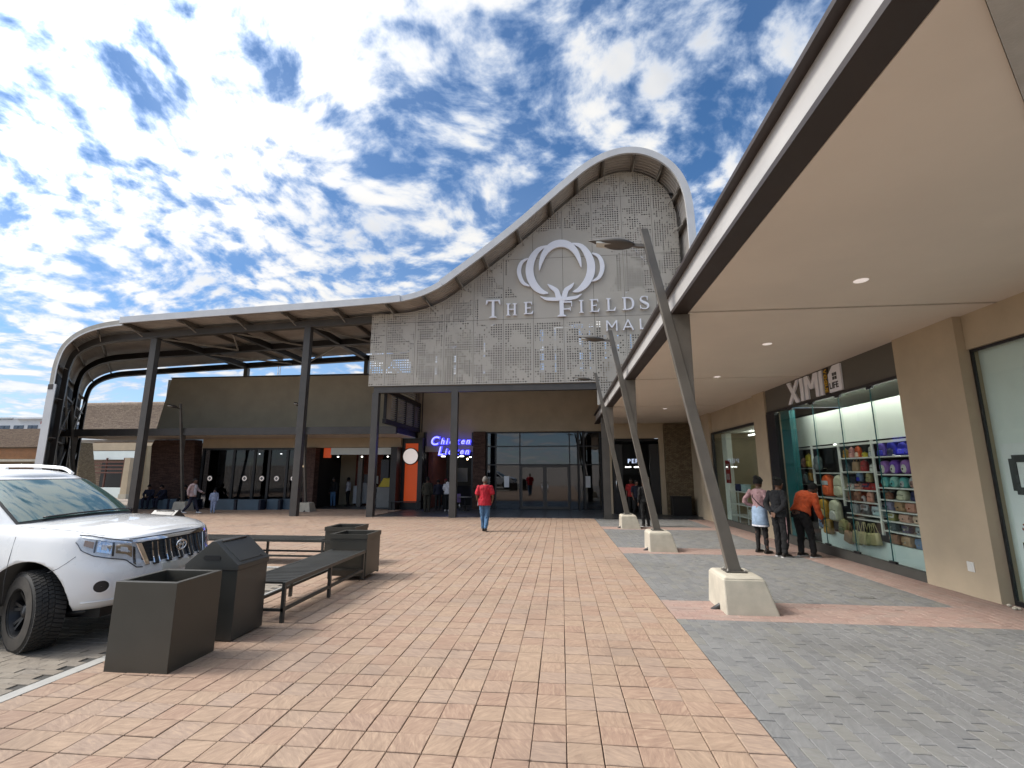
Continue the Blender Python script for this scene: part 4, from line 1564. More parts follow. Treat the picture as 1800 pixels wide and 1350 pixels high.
# row of slim shop piers running back from the wing corner
for i, (x, y) in enumerate(((-28.3, 30.0), (-29.85, 32.0), (-31.4, 34.0))):
    lab = ['slim beige shop pier nearest the black stone wall', 'slim beige shop pier in the middle of the passage row', 'slim beige shop pier farthest down the passage'][i]
    t = thing('passage_pier', lab, 'pier', (x, y, g0(y)), group='piers down the side passage', world=True)
    obj('pier_shaft', MB().hexa([(x - .22, y - .2, -.6), (x + .22, y - .2, -.6), (x + .22, y + .2, -.6), (x - .22, y + .2, -.6)], [(x - .2, y - .2, 3.4), (x + .2, y - .2, 3.4), (x + .2, y + .2, 3.4), (x - .2, y + .2, 3.4)]), 'beige_wall', t)
    obj('pier_shoe', MB().box(x - .26, x + .26, y - .24, y + .24, -.61, -.3), 'concrete', t)
post = thing('timber_post', 'square timber post standing in front of the low white wall', 'post', (-36.4, 37, -.5), world=True)
obj('post_shaft', MB().hexa([(-36.7, 36.8, -.6), (-36.1, 36.8, -.6), (-36.1, 37.2, -.6), (-36.7, 37.2, -.6)], [(-36.65, 36.8, 2.8), (-36.15, 36.8, 2.8), (-36.15, 37.2, 2.8), (-36.65, 37.2, 2.8)]), 'beige_wall', post)
obj('post_foot', MB().box(-36.75, -36.05, 36.75, 37.25, -.61, -.2), 'concrete', post)

# low shops and hospital at the far left
lowb = thing('low_shop_building', 'low brown stone shop with a terracotta slatted band at the far left', 'shop building', (-64, 47, -.7), world=True)
obj('stone_wall', MB().box(-85, -53, 46, 54, 4.25, 7.0 - .75), 'ledge_stone', lowb)
obj('wall', MB().box(-84.6, -53.4, 46.6, 53.5, -.8, 4.25), 'beige_wall', lowb)
for k in range(9):
    z = 3.02 + k * .125
    obj('band_slat', MB().box(-84.8, -53.2, 46.2, 46.5, z, z + .085), 'terracotta_slat', lowb)
obj('ledge', MB().box(-85, -53, 45.6, 46.59, 2.70, 2.95), 'concrete', lowb)
for k in range(5):
    z = 1.4 + k * .22
    obj('screen_slat', MB().box(-64, -54, 45.9, 46.0, z, z + .12), 'wood_red', lowb)
hosp = thing('white_office_block', 'pale white flat roofed office block on the horizon at the far left', 'office building', (-175, 140, -2), world=True)
obj('wall', MB().box(-240, -150, 140, 160, -8, 17.2).box(-192, -150, 139.2, 139.99, 8.0, 18.6), 'hospital_white', hosp)
obj('roof_slab', MB().box(-180, -150, 138, 160, 18.61, 19.1).box(-191, -181, 138.5, 150, 18.9, 19.3), 'hospital_white', hosp)
for x in (-190.5, -187.5, -184.5, -182):
    obj('roof_post', MB().box(x, x + .5, 139.3, 139.8, 18.61, 18.89), 'hospital_white', hosp)
for k in range(17):
    x = -238 + k * 5.2
    w = obj('window', MB().box(x, x + 3.6, 139.05 if x > -193 else 139.9, 139.19 if x > -193 else 139.98, 15.0, 16.6), 'window_blue', hosp)
    obj('pane', MB().box(x + .3, x + 1.7, 138.95 if x > -193 else 139.8, 139.04 if x > -193 else 139.89, 15.2, 16.4), 'window_blue', w)
for k in range(6):
    obj('red_letter', MB().box(-171 + k * 1.9, -169.8 + k * 1.9, 139.0, 139.19, 17.0, 17.9), 'red_letter', hosp)
mast = thing('radio_mast', 'thin lattice radio mast on the skyline behind the wing', 'mast', (-62, 118, 0), world=True)
for dx, dy in ((-.6, 0), (.6, 0), (0, 1.0)):
    obj('mast_leg', MB().tube([(-75.6 + dx, 118 + dy, -2), (-75.6 + dx * .5, 118 + dy * .5, 30)], .09, 5), 'brace_paint', mast)
for k in range(16):
    z = -1 + k * 2
    e = .6 * (1 - k * .03)
    obj('mast_brace', MB().tube([(-75.6 - e, 118, z), (-75.6 + e, 118, z + 2)], .05, 4), 'brace_paint', mast)
# ------------------------------------------------------------------ shop row and canopy on the right
row = thing('shop_row', 'beige single storey shop row with a broad flat walkway canopy on the right', 'shop building', (6.2, 11, -.2), world=True)
ZS = 4.03
CX0, CX1 = 1.70, 6.02
# edge channel: web, top flange, bottom flange
obj('edge_channel', MB().box(CX0 + .07, CX0 + .10, .3, 24.2, 4.09, 4.455), 'canopy_fascia', row)
obj('edge_flange', MB().box(CX0 - .02, CX0 + .20, .3, 24.2, 4.455, 4.50), 'flange_brown', row)
obj('edge_flange', MB().box(CX0, CX0 + .24, .3, 24.2, 4.035, 4.09), 'flange_brown', row)
obj('canopy_roof', MB().box(CX0 + .22, 9, .3, 24.2, 4.12, 4.40), 'flange_brown', row)
js = [6.98, 12.28, 17.55, 20.9, 24.2]
for a, b in zip(js[:-1], js[1:]):
    obj('soffit_panel', MB().box(CX0 + .243, CX1 + .25, a + .034, b - .034, ZS, ZS + .05), 'soffit', row)
obj('soffit_panel', MB().prism([(CX0 + .243, 2.02), (CX1 + .25, 5.95), (CX1 + .25, 6.945), (CX0 + .243, 6.945)], ZS, ZS + .05, 'z'), 'soffit', row)
obj('slab_soffit', MB().prism([(CX0 + .243, .3), (CX1 + .25, .3), (CX1 + .25, 5.944), (CX0 + .243, 2.014)], ZS - .02, ZS + .05, 'z'), 'raw_concrete', row)
for x, y in ((3.75, 5.96), (3.86, 8.97), (3.93, 12.1), (3.95, 15.0), (3.95, 18.3)):
    obj('downlight', MB().lathe([(0, ZS - .012), (.055, ZS - .012), (.075, ZS - .006), (.085, ZS + .002)], 16, 'z', (x, y, 0)), 'disc_white', row)

# piers and walls of the shop front; the wall stands at x = 6
W = 6.0
zb = -.45
obj('pier', MB().box(W, W + .5, 7.60, 8.95, zb, ZS), 'beige_wall', row)
obj('pier', MB().box(W + .002, W + .5, 14.55, 15.42, zb, ZS), 'beige_wall', row)
obj('pier', MB().box(W - .002, W + .5, 19.95, 21.6, zb, ZS), 'beige_wall', row)
obj('wall', MB().box(W + .25, W + .6, 21.61, 24.3, zb, ZS + .3), 'beige_wall', row)
obj('wall', MB().box(W + .12, W + .5, 15.425, 19.945, 3.22, ZS), 'beige_wall', row)
obj('wall', MB().box(W + .12, W + .5, .3, 7.595, 3.50, ZS), 'beige_wall', row)
obj('sign_board', MB().box(W + .06, W + .16, 8.955, 14.545, 3.40, ZS), 'board_dark', row)
obj('sign_rail', MB().box(W + .03, W + .09, 8.96, 14.54, 3.335, 3.395), 'frame_black', row)
obj('socket_plate', MB().box(W - .014, W - .001, 7.95, 8.07, .24, .38), 'plate_ivory', row, bevel=.004)
obj('socket_cover', MB().box(W - .022, W - .014, 7.975, 8.045, .27, .35), 'plate_ivory', row, bevel=.004)

# the big display window
dw = thing('display_window', 'wide frameless glass shop window full of bags under the white shop name', 'shop window', (6.2, 11.5, -.2), world=True)
obj('plinth', MB().box(W + .02, W + .14, 8.955, 13.98, zb, .02), 'plinth', dw)
obj('frame_post', MB().box(W + .02, W + .14, 13.98, 14.54, zb, 3.33), 'frame_black', dw)
gy = [8.96, 9.86, 10.95, 12.05, 13.15, 13.97]
for a, b in zip(gy[:-1], gy[1:]):
    obj('pane', MB().box(W + .075, W + .085, a + .006, b - .006, .03, 3.33), 'pane_clear', dw)
for y in gy[1:-1]:
    obj('patch_fitting', MB().box(W + .055, W + .105, y - .09, y + .09, 3.29, 3.335), 'frame_black', dw)
    obj('patch_fitting', MB().box(W + .055, W + .105, y - .09, y + .09, .02, .06), 'frame_black', dw)
    obj('glass_edge', MB().box(W + .072, W + .088, y - .006, y + .006, .06, 3.29), 'teal', dw)
    obj('glass_fin', MB().box(W + .12, W + .15, y + .03, y + .034, .03, 3.29), 'pane_clear', dw)
obj('teal_post', MB().box(W + .15, W + .30, 13.40, 13.92, zb, 3.33), 'teal', dw)
# the room behind
obj('display_back', MB().box(W + .95, W + 1.0, 8.9, 14.5, 0, 2.3), 'black', dw)
obj('display_ceiling', MB().box(W + .17, W + 4, 8.9, 14.5, 3.52, 3.56), 'display_white', dw)
obj('display_panel', MB().box(W + .62, W + .66, 8.9, 14.4, 2.36, 3.16), 'display_white', dw)
obj('display_panel', MB().box(W + .60, W + .66, 8.9, 13.35, -.2, .25), 'display_low', dw)
obj('display_floor', MB().box(W + .145, W + 1.0, 8.9, 14.5, -.25, -.2), 'display_low', dw)
obj('side_wall', MB().box(W + .17, W + 4, 8.80, 8.89, -.3, 3.5), 'display_white', dw)
obj('side_wall', MB().box(W + .6, W + 4, 14.45, 14.54, -.3, 3.5), 'room_dark', dw)
obj('back_wall', MB().box(W + 4.0, W + 4.1, 8.8, 14.6, -.3, 3.5), 'display_white', dw)
for y in (9.9, 11.3, 12.7):
    obj('ceiling_strip', MB().box(W + .28, W + .42, y - .55, y + .55, 3.47, 3.51), 'display_fill', dw)  # glowing strips added above the glass to brighten the display
for z in (3.0, 2.75, 2.40):
    obj('spotlight', MB().ellipsoid((W + 1.6, 14.1, z), .05, .05, .05, 8, 6), 'strip_lit', dw)

# shelving: posts and boards
sh = thing('display_shelving', 'white display shelving with bags behind the big shop window', 'shelves', (6.7, 11.5, -.2), world=True)
SX0, SX1 = W + .60, W + .93
for y, z0 in ((13.34, .25), (12.11, .9), (10.87, .40), (8.93, .3), (14.35, .3)):
    obj('shelf_post', MB().box(SX0 - .03, SX0 + .01, y - .025, y + .025, z0, 2.35), 'shelf_white', sh)
obj('shelf_rail', MB().box(SX0 - .02, SX0 + .01, 8.9, 14.4, 2.27, 2.32), 'shelf_white', sh)
BAY = {'near': (8.96, 10.84), 'third': (10.90, 12.08), 'second': (12.14, 13.31), 'far': (13.37, 14.35)}
SHELF = {'near': [2.00, 1.64, 1.37, 1.13, .91, .71, .51], 'third': [2.00, 1.69, 1.29, 1.03, .76, .66], 'second': [1.66, 1.06], 'far': [1.78, 1.35, .85]}
for b, zz in SHELF.items():
    y0, y1 = BAY[b]
    for z in zz:
        obj('shelf', MB().box(SX0 - .02, SX1, y0, y1, z - .025, z), 'shelf_white', sh)

BAGCOL = dict(lilac=(.30, .14, .46), purple=(.16, .06, .42), cobalt=(.03, .035, .50), violet=(.16, .10, .55), teal=(.12, .42, .42), mint=(.30, .55, .50), bronze=(.30, .17, .15), silver=(.42, .45, .48),
              cream=(.55, .54, .40), navy=(.02, .025, .09), sky=(.42, .56, .60), lavender=(.22, .20, .30), tan=(.40, .25, .14), salmon=(.55, .27, .20), mustard=(.34, .20, .035), rose=(.60, .36, .28),
              jet=(.012, .012, .014), dusk=(.22, .30, .34), peach=(.62, .45, .34), white=(.62, .62, .58), denim=(.14, .22, .36), brown=(.20, .09, .06), copper=(.34, .18, .12), orange=(.66, .10, .02),
              yellow=(.58, .47, .02), ochre=(.45, .24, .02), olive=(.28, .26, .10), crimson=(.34, .02, .02), khaki=(.34, .32, .16), straw=(.42, .36, .18), slate=(.10, .12, .13), pink=(.60, .28, .26), green=(.10, .14, .06))
for k, c in BAGCOL.items():
    mat('bag_' + k, c, .6, 0, .10, 9, bump=.15, bs=50)
used_bags = []


def round_rect(w, h, n=5, r=.35, top=.5):
    """outline of a bag seen from the front, softer at the top"""
    pts = []
    rb, rt = min(w, h) * r * .5, min(w, h) * top * .98
    for cx, cz, rr, a0 in ((w / 2 - rb, rb, rb, -90), (w / 2 - rt * .9, h - rt, rt * .9, 0), (-w / 2 + rt * .9, h - rt, rt * .9, 90), (-w / 2 + rb, rb, rb, 180)):
        for k in range(n + 1):
            a = R(a0 + 90 * k / n)
            sz = rr if cz < h / 2 else rt
            pts.append((cx + rr * math.cos(a), cz + sz * math.sin(a)))
    return pts


def puffy(name, outline, d, c, parent, face=-1):
    """pillow-like solid from an outline in y-z, thickness along x"""
    cy = sum(p[0] for p in outline) / len(outline)
    cz = sum(p[1] for p in outline) / len(outline)
    rings = []
    for k, (s, t) in enumerate(((.70, -1), (.92, -.80), (1, -.35), (1, .35), (.92, .80), (.70, 1))):
        rings.append([(t * d / 2, cy + (p[0] - cy) * s, cz + (p[1] - cz) * s) for p in outline])
    return obj(name, MB().loft(rings, True, True), 'bag_' + c, parent)


def bag(kind, y, z, w, h, d, c, label, c2=None, x=None):
    x = SX0 + .02 + d / 2 if x is None else x
    t = thing(dict(backpack='backpack', satchel='shoulder_bag', pouch='round_purse', tote='tote_bag')[kind], label, dict(backpack='backpack', satchel='handbag', pouch='purse', tote='bag')[kind], (x, y, z), group='bags in the shop window')
    c2 = c2 or c
    if kind == 'backpack':
        puffy('body', round_rect(w, h), d, c, t)
        o = puffy('front_pocket', round_rect(w * .72, h * .42), d * .45, c2, t)
        o.location = (-d * .45, 0, h * .06)
        obj('grab_loop', MB().tube([(0, -w * .12, h * .98), (0, -w * .08, h * 1.07), (0, w * .08, h * 1.07), (0, w * .12, h * .98)], .008, 6), 'bag_' + c, t)
        obj('zip_line', MB().tube([(-d * .50, -w * .36, h * .50), (-d * .52, 0, h * .53), (-d * .50, w * .36, h * .50)], .005, 5), 'bag_jet', t)
    elif kind == 'satchel':
        puffy('body', round_rect(w, h, 3, .3, .22), d, c, t)
        obj('flap', MB().hexa([(-d * .56, -w * .46, h * .42), (-d * .56, w * .46, h * .42), (-d * .46, w * .47, h * .42), (-d * .46, -w * .47, h * .42)],
                              [(-d * .42, -w * .47, h * .97), (-d * .42, w * .47, h * .97), (-d * .2, w * .47, h * 1.0), (-d * .2, -w * .47, h * 1.0)]), 'bag_' + c2, t, bevel=.006)
        obj('clasp', MB().cbox((-d * .58, 0, h * .44), .012, .03, .03), 'chrome', t)
        obj('handle', MB().tube([(0, -w * .2, h * .96), (0, -w * .12, h * 1.12), (0, w * .12, h * 1.12), (0, w * .2, h * .96)], .006, 5), 'bag_' + c, t)
    elif kind == 'pouch':
        puffy('body', [(w / 2 * math.cos(a), h / 2 + h / 2 * math.sin(a)) for a in [2 * PI * k / 18 for k in range(18)]], d, c, t)
        o = puffy('patch', [(w * .26 * math.cos(a), h * .38 + h * .30 * math.sin(a)) for a in [2 * PI * k / 14 for k in range(14)]], d * .3, c2, t)
        o.location = (-d * .45, 0, 0)
        obj('button', MB().ellipsoid((-d * .62, w * .05, h * .36), .008, .02, .02, 8, 6), 'bag_jet', t)
    else:
        puffy('body', [(-w * .38, h), (-w * .5, h * .1), (-w * .42, 0), (w * .42, 0), (w * .5, h * .1), (w * .38, h)][::-1], d, c, t)
        for s in (-1, 1):
            obj('strap', MB().tube([(s * d * .3, -w * .25, h * .95), (s * d * .1, -w * .06, h * 1.75), (s * d * .1, w * .06, h * 1.75), (s * d * .3, w * .25, h * .95)], .008, 5), 'bag_' + c, t)
    return t


def run(bay, shelf, items):
    y0, y1 = BAY[bay]
    z = SHELF[bay][shelf]
    n = len(items)
    for i, (kind, c, c2, w, h, lab) in enumerate(items):
        y = y1 - (i + .5) * (y1 - y0) / n
        bag(kind, y, z + .001, w, h, min(.16, w * .6), c, lab, c2)


# near bay, top to bottom; left to right in the photograph = far to near
run('near', 0, [('backpack', 'violet', 'cobalt', .22, .28, 'violet backpack at the left end of the top shelf by the beige pier'), ('backpack', 'cobalt', 'navy', .24, .30, 'cobalt blue backpack with navy pocket on the top shelf'),
                ('backpack', 'cobalt', 'cobalt', .26, .26, 'plain cobalt blue backpack on the top shelf'), ('backpack', 'purple', 'cobalt', .24, .28, 'purple backpack with a blue pocket on the top shelf'),
                ('backpack', 'navy', 'violet', .22, .24, 'navy backpack with a violet pocket on the top shelf'), ('backpack', 'violet', 'purple', .22, .28, 'violet backpack with purple pocket at the near end of the top shelf')])
run('near', 1, [('pouch', 'lilac', 'white', .25, .27, 'lilac round purse with white patch, leftmost on the second shelf'), ('pouch', 'purple', 'white', .26, .28, 'purple round purse with white patch, second on the second shelf'),
                ('pouch', 'lilac', 'white', .26, .28, 'lilac round purse with white patch, third on the second shelf'), ('pouch', 'purple', 'white', .25, .28, 'purple round purse with white patch, fourth on the second shelf'),
                ('pouch', 'lilac', 'white', .25, .27, 'lilac round purse with white patch, fifth on the second shelf'), ('pouch', 'purple', 'white', .25, .27, 'purple round purse with white patch nearest the beige pier')])
run('near', 2, [('pouch', 'teal', 'mint', .21, .21, 'shiny teal round purse, leftmost on the third shelf'), ('pouch', 'mint', 'teal', .22, .22, 'mint round purse with a teal patch on the third shelf'), ('pouch', 'teal', 'silver', .21, .21, 'teal round purse with a silver patch on the third shelf'),
                ('pouch', 'silver', 'bronze', .21, .22, 'silver round purse with a bronze patch on the third shelf'), ('pouch', 'bronze', 'silver', .22, .22, 'bronze round purse with a silver patch on the third shelf'), ('pouch', 'bronze', 'copper', .21, .21, 'dark bronze round purse with a copper patch'), ('pouch', 'copper', 'bronze', .20, .2, 'copper round purse nearest the beige pier')])
run('near', 3, [('backpack', 'brown', 'brown', .16, .14, 'tiny brown backpack at the left of the fourth shelf'), ('backpack', 'cream', 'cream', .24, .20, 'small cream backpack on the fourth shelf'), ('backpack', 'navy', 'navy', .22, .20, 'small navy backpack on the fourth shelf'),
                ('backpack', 'sky', 'sky', .24, .20, 'pale sky blue backpack on the fourth shelf'), ('backpack', 'cream', 'tan', .22, .19, 'small cream backpack with a tan pocket')])
run('near', 4, [('satchel', 'lavender', None, .22, .17, 'lavender shoulder bag on the fifth shelf'), ('satchel', 'tan', None, .24, .18, 'tan flap shoulder bag on the fifth shelf'), ('satchel', 'salmon', None, .25, .18, 'salmon pink flap shoulder bag on the fifth shelf'),
                ('satchel', 'mustard', None, .23, .18, 'mustard flap shoulder bag on the fifth shelf'), ('satchel', 'brown', None, .23, .17, 'brown flap shoulder bag on the fifth shelf'), ('satchel', 'salmon', 'tan', .22, .17, 'salmon shoulder bag with a tan flap on the fifth shelf')])
run('near', 5, [('satchel', 'olive', 'white', .20, .14, 'olive shoulder bag with a white flap on the sixth shelf'), ('satchel', 'rose', None, .28, .15, 'rose wide clutch on the sixth shelf'), ('satchel', 'peach', None, .26, .15, 'peach wide clutch on the sixth shelf'),
                ('satchel', 'jet', 'white', .24, .14, 'black clutch with a white flap on the sixth shelf'), ('satchel', 'rose', 'peach', .24, .15, 'rose clutch with a peach flap on the sixth shelf')])
run('near', 6, [('satchel', 'slate', None, .22, .16, 'slate shoulder bag on the seventh shelf'), ('satchel', 'navy', 'slate', .20, .14, 'navy shoulder bag with a slate flap'), ('satchel', 'dusk', None, .20, .15, 'dusk blue shoulder bag on the seventh shelf'),
                ('satchel', 'peach', None, .26, .15, 'peach flap handbag on the seventh shelf'), ('satchel', 'white', None, .24, .14, 'white flap handbag on the seventh shelf')])
for i, (c, lab) in enumerate((('copper', 'copper handbag on the bottom ledge'), ('tan', 'tan handbag on the bottom ledge'), ('denim', 'denim blue handbag on the bottom ledge'), ('denim', 'second denim blue handbag on the bottom ledge, nearer the pier'), ('slate', 'slate handbag at the near end of the bottom ledge'))):
    bag('satchel', 10.66 - i * .36, .251, .26, .19, .14, c, lab)
run('third', 0, [('backpack', 'ochre', 'ochre', .14, .20, 'ochre mini backpack high in the third bay'), ('backpack', 'pink', 'pink', .14, .23, 'pink mini backpack high in the third bay'), ('backpack', 'orange', 'peach', .16, .24, 'orange mini backpack with a peach pocket'), ('satchel', 'yellow', None, .12, .10, 'little yellow purse high in the third bay'), ('backpack', 'white', 'silver', .12, .22, 'white drink flask bag high in the third bay')])
run('third', 1, [('backpack', 'slate', 'slate', .12, .18, 'slate mini backpack on the second board of the third bay'), ('tote', 'tan', 'tan', .24, .22, 'tan hanging purse in the third bay'), ('backpack', 'crimson', 'crimson', .18, .24, 'crimson mini backpack in the third bay'), ('backpack', 'white', 'white', .12, .15, 'little white backpack in the third bay')])
run('third', 2, [('satchel', 'white', 'pink', .16, .12, 'white purse with a pink flap under the blue bag'), ('satchel', 'salmon', 'brown', .22, .13, 'salmon purse with a brown flap in the third bay'), ('satchel', 'crimson', 'navy', .24, .15, 'crimson purse with a navy flap in the third bay'), ('satchel', 'crimson', 'crimson', .22, .15, 'crimson spotted purse in the third bay')])
run('third', 3, [('backpack', 'brown', 'brown', .16, .22, 'dark brown mini backpack in the third bay'), ('backpack', 'copper', 'brown', .18, .22, 'copper brown mini backpack in the third bay'), ('backpack', 'silver', 'jet', .10, .13, 'silver mini purse in the third bay'), ('backpack', 'salmon', 'salmon', .18, .23, 'salmon mini backpack in the third bay'), ('backpack', 'jet', 'jet', .14, .18, 'black mini backpack in the third bay')])
run('third', 4, [('satchel', 'silver', 'silver', .22, .20, 'silver grey folded bag in the third bay'), ('satchel', 'slate', 'silver', .26, .21, 'checked slate bag in the third bay'), ('satchel', 'sky', 'dusk', .28, .20, 'pale blue folded bag in the third bay')])
bag('backpack', 11.55, 1.47, .15, .20, .10, 'denim', 'bright blue fan shaped pouch hanging in the third bay', 'cobalt')
bag('backpack', 11.22, 1.46, .13, .20, .10, 'straw', 'straw yellow oval pouch hanging in the third bay', 'khaki')
for i, (y, c, h, lab) in enumerate(((11.95, 'tan', .26, 'tan canvas tote leaning left at the bottom of the third bay'), (11.62, 'khaki', .28, 'khaki canvas tote at the bottom of the third bay'), (11.35, 'straw', .27, 'straw tote, third along the bottom of the bay'), (11.12, 'khaki', .25, 'khaki tote, fourth along the bottom of the bay'), (10.95, 'straw', .25, 'straw tote against the shelf post'))):
    t = bag('tote', y, .10 + .02 * i, .26, h, .12, c, lab, x=SX0 - .12)
    t.rotation_euler = (R(14 - i * 5), 0, 0)
bag('backpack', 12.83, 1.09, .42, .52, .2, 'orange', 'bright orange backpack with grey mesh window in the second bay', 'orange', x=SX0 + .06)
bag('backpack', 12.30, 1.09, .42, .52, .2, 'cream', 'cream backpack with two pockets in the second bay', 'cream', x=SX0 + .06)
bag('backpack', 12.95, .55, .32, .46, .18, 'ochre', 'mustard yellow backpack hanging below the orange one', 'khaki', x=SX0 - .05)
bag('backpack', 12.45, .52, .34, .50, .18, 'cream', 'pale cream oval backpack hanging below the cream one', 'white', x=SX0 - .05)
bag('backpack', 12.80, .18, .28, .36, .14, 'mustard', 'ochre drawstring backpack hanging near the floor', 'ochre', x=SX0 - .08)
bag('backpack', 12.2, .24, .30, .34, .14, 'olive', 'olive canvas backpack hanging near the floor', 'green', x=SX0 - .04)
bag('backpack', 13.12, .30, .16, .30, .10, 'denim', 'blue drawstring pouch beside the orange jumper', 'denim', x=SX0 - .06)
bag('backpack', 13.2, 1.72, .24, .36, .14, 'slate', 'slate grey backpack high in the second bay', 'slate', x=SX0 + .04)
bag('backpack', 13.62, 1.80, .18, .34, .12, 'yellow', 'bright yellow backpack in the far bay', 'yellow', x=SX0 + .04)
bag('backpack', 13.9, 1.80, .16, .24, .12, 'brown', 'brown backpack in the far bay', 'brown', x=SX0 + .04)
bag('tote', 13.6, 1.45, .18, .20, .12, 'ochre', 'ochre fringed purse below the yellow backpack', 'ochre', x=SX0 + .04)
bag('backpack', 13.85, 1.36, .2, .28, .12, 'dusk', 'dusk blue backpack in the far bay', 'slate', x=SX0 + .04)
bag('backpack', 13.75, .86, .22, .30, .12, 'green', 'dark green backpack in the far bay', 'slate', x=SX0 + .04)
# flap labels hanging on the orange backpack: grey window
for o in [o for o in bpy.data.objects if o.get('label', '').startswith('bright orange backpack')]:
    obj('mesh_window', MB().box(-.112, -.100, -.14, .14, .27, .37), 'bag_silver', o, bevel=.01)

# shop name: flat white capitals, gold upright word, little house
nm = thing('shop_name_sign', 'white block letters, gold upright word and small house shape over the bag window', 'sign', (5.98, 11.9, 3.4), world=True)
XS0, XS1 = W + .015, W + .055


def yz(poly, m, name='letter', e=0.0, x0=XS0, x1=XS1):
    obj(name, MB().prism(poly, x0 - e, x1, 'x'), m, nm)


def stroke_yz(a, b, w, e):
    p, q = Vector((a[0], a[1])), Vector((b[0], b[1]))
    d = (q - p).normalized()
    n_ = Vector((-d.y, d.x)) * w / 2
    return [tuple(p - n_), tuple(q - n_), tuple(q + n_), tuple(p + n_)]


Z0, Z1 = 3.42, 3.99
# y falls as one reads on
mb = MB()
mb.prism([(13.10, Z1), (12.92, Z1), (12.50, Z0), (12.68, Z0)], XS0, XS1, 'x')
mb.prism([(12.60, Z1), (12.46, Z1), (12.95, Z0), (13.09, Z0)], XS0 - .003, XS1, 'x')
obj('letter', mb, 'letter_white', nm)
yz([(12.41, Z0), (12.41, Z1), (12.26, Z1), (12.26, Z0)], 'letter_white')
mb = MB()
mb.prism([(12.18, Z0), (12.18, Z1), (12.03, Z1), (12.03, Z0)], XS0, XS1, 'x')
mb.prism([(11.70, Z0), (11.70, Z1), (11.56, Z1), (11.56, Z0)], XS0 - .001, XS1, 'x')
mb.prism([(12.14, Z1), (12.00, Z1), (11.80, Z0 + .22), (11.92, Z0 + .22)], XS0 - .003, XS1, 'x')
mb.prism([(11.74, Z1), (11.60, Z1), (11.80, Z0 + .22), (11.92, Z0 + .22)], XS0 - .005, XS1, 'x')
obj('letter', mb, 'letter_white', nm)
yz([(11.50, Z0), (11.50, Z1), (11.37, Z1), (11.37, Z0)], 'letter_white')
yz([(11.34, Z0 - .02), (11.34, Z1 + .02), (11.16, Z1 + .02), (11.16, Z0 - .02)], 'flange_brown', 'word_board', -.02)
zc = Z1 - .005
for ch in 'VOGUE':
    me, a, b = text_mesh(ch, .150, .015, 0, .004)
    o = obj('letter', me, 'letter_gold', nm)
    rot = Matrix(((0, 0, -1), (0, -1, 0), (-1, 0, 0))).to_4x4()      # reads downward on the wall
    o.matrix_basis = Matrix.Translation(Vector((XS0 + .012, 11.302, zc + a)) - Vector(nm.location)) @ rot
    zc -= (b - a) + .012
yz([(11.12, Z0), (11.12, Z1 - .16), (10.92, Z1 + .01), (10.64, Z1 + .01), (10.64, Z0)], 'letter_white', 'house_shape')
for a, b in ((10.95, 3.84), (10.86, 3.84), (10.95, 3.755), (10.86, 3.755)):
    yz([(a, b - .07), (a, b), (a - .075, b), (a - .075, b - .07)], 'letter_grey', 'house_window', .004)
yw = 11.08
for ch in 'LIFE':
    me, a, b = text_mesh(ch, .19, .008, 0, .003)
    o = obj('letter', me, 'letter_grey', nm)
    rot = Matrix(((0, 0, -1), (-1, 0, 0), (0, 1, 0))).to_4x4()
    o.matrix_basis = Matrix.Translation(Vector((XS0 - .006, yw + a, 3.50)) - Vector(nm.location)) @ rot
    yw -= (b - a) + .022

# farther window with a lit room
fw_ = thing('far_shop_window', 'farther shop window with lit ceiling strips beyond the narrow beige pier', 'shop window', (6.2, 17.6, -.3), world=True)
obj('frame', MB().box(W + .05, W + .16, 15.43, 19.94, 3.14, 3.215).box(W + .05, W + .16, 19.82, 19.94, zb, 3.14).box(W + .05, W + .16, 15.43, 15.50, zb, 3.14), 'frame_black', fw_)
obj('plinth', MB().box(W + .04, W + .16, 15.505, 19.815, zb, -.06), 'plinth', fw_)
for a, b in ((15.51, 16.9), (16.92, 18.36), (18.38, 19.81)):
    obj('pane', MB().box(W + .09, W + .10, a, b, -.055, 3.135), 'pane_clear', fw_)
obj('room_lining', MB().box(W + .5, W + 4.6, 19.98, 20.06, -.4, 3.6).box(W + 4.6, W + 4.7, 15.3, 20, -.4, 3.6).box(W + .5, W + 4.6, 15.2, 15.28, -.4, 3.6), 'grey_wall', fw_)
obj('room_floor', MB().box(W + .17, W + 4.6, 15.3, 19.97, -.42, -.36), 'grey_plastic', fw_)
obj('room_ceiling', MB().box(W + .52, W + 4.6, 15.3, 19.97, 3.2, 3.24), 'display_white', fw_)
obj('white_column', MB().box(W + .4, W + .6, 19.25, 19.75, -.36, 3.15), 'display_white', fw_)
for x, y in ((7.3, 17.4), (8.2, 17.4), (7.3, 18.8), (8.4, 16.3)):
    obj('ceiling_strip', MB().box(x - .04, x + .04, y - .5, y + .5, 3.05, 3.09), 'strip_lit', fw_)
for x, y, z in ((6.9, 16.3, 2.9), (7.6, 17.6, 2.3), (7.8, 17.0, 2.45)):
    obj('spotlight', MB().ellipsoid((x, y, z), .05, .05, .05, 8, 6), 'strip_lit', fw_)
ps = thing('sale_poster', 'dark red printed poster standing inside the farther shop window', 'poster', (6.5, 18.9, 0), world=True)
obj('poster_sheet', MB().box(W + .26, W + .275, 18.65, 19.15, 1.25, 2.1), 'cloth_dark_red', ps)
for z in (1.75, 1.38):
    obj('poster_line', MB().box(W + .25, W + .259, 18.72, 19.08, z, z + .22), 'cloth_pink', ps)
rk = thing('white_rack', 'white wire rack with folded goods inside the farther shop window', 'rack', (6.6, 17.5, -.35), world=True)
for y in (16.6, 17.4, 18.2, 19.0):
    obj('upright', MB().box(W + .30, W + .33, y - .015, y + .015, -.36, 1.0), 'shelf_white', rk)
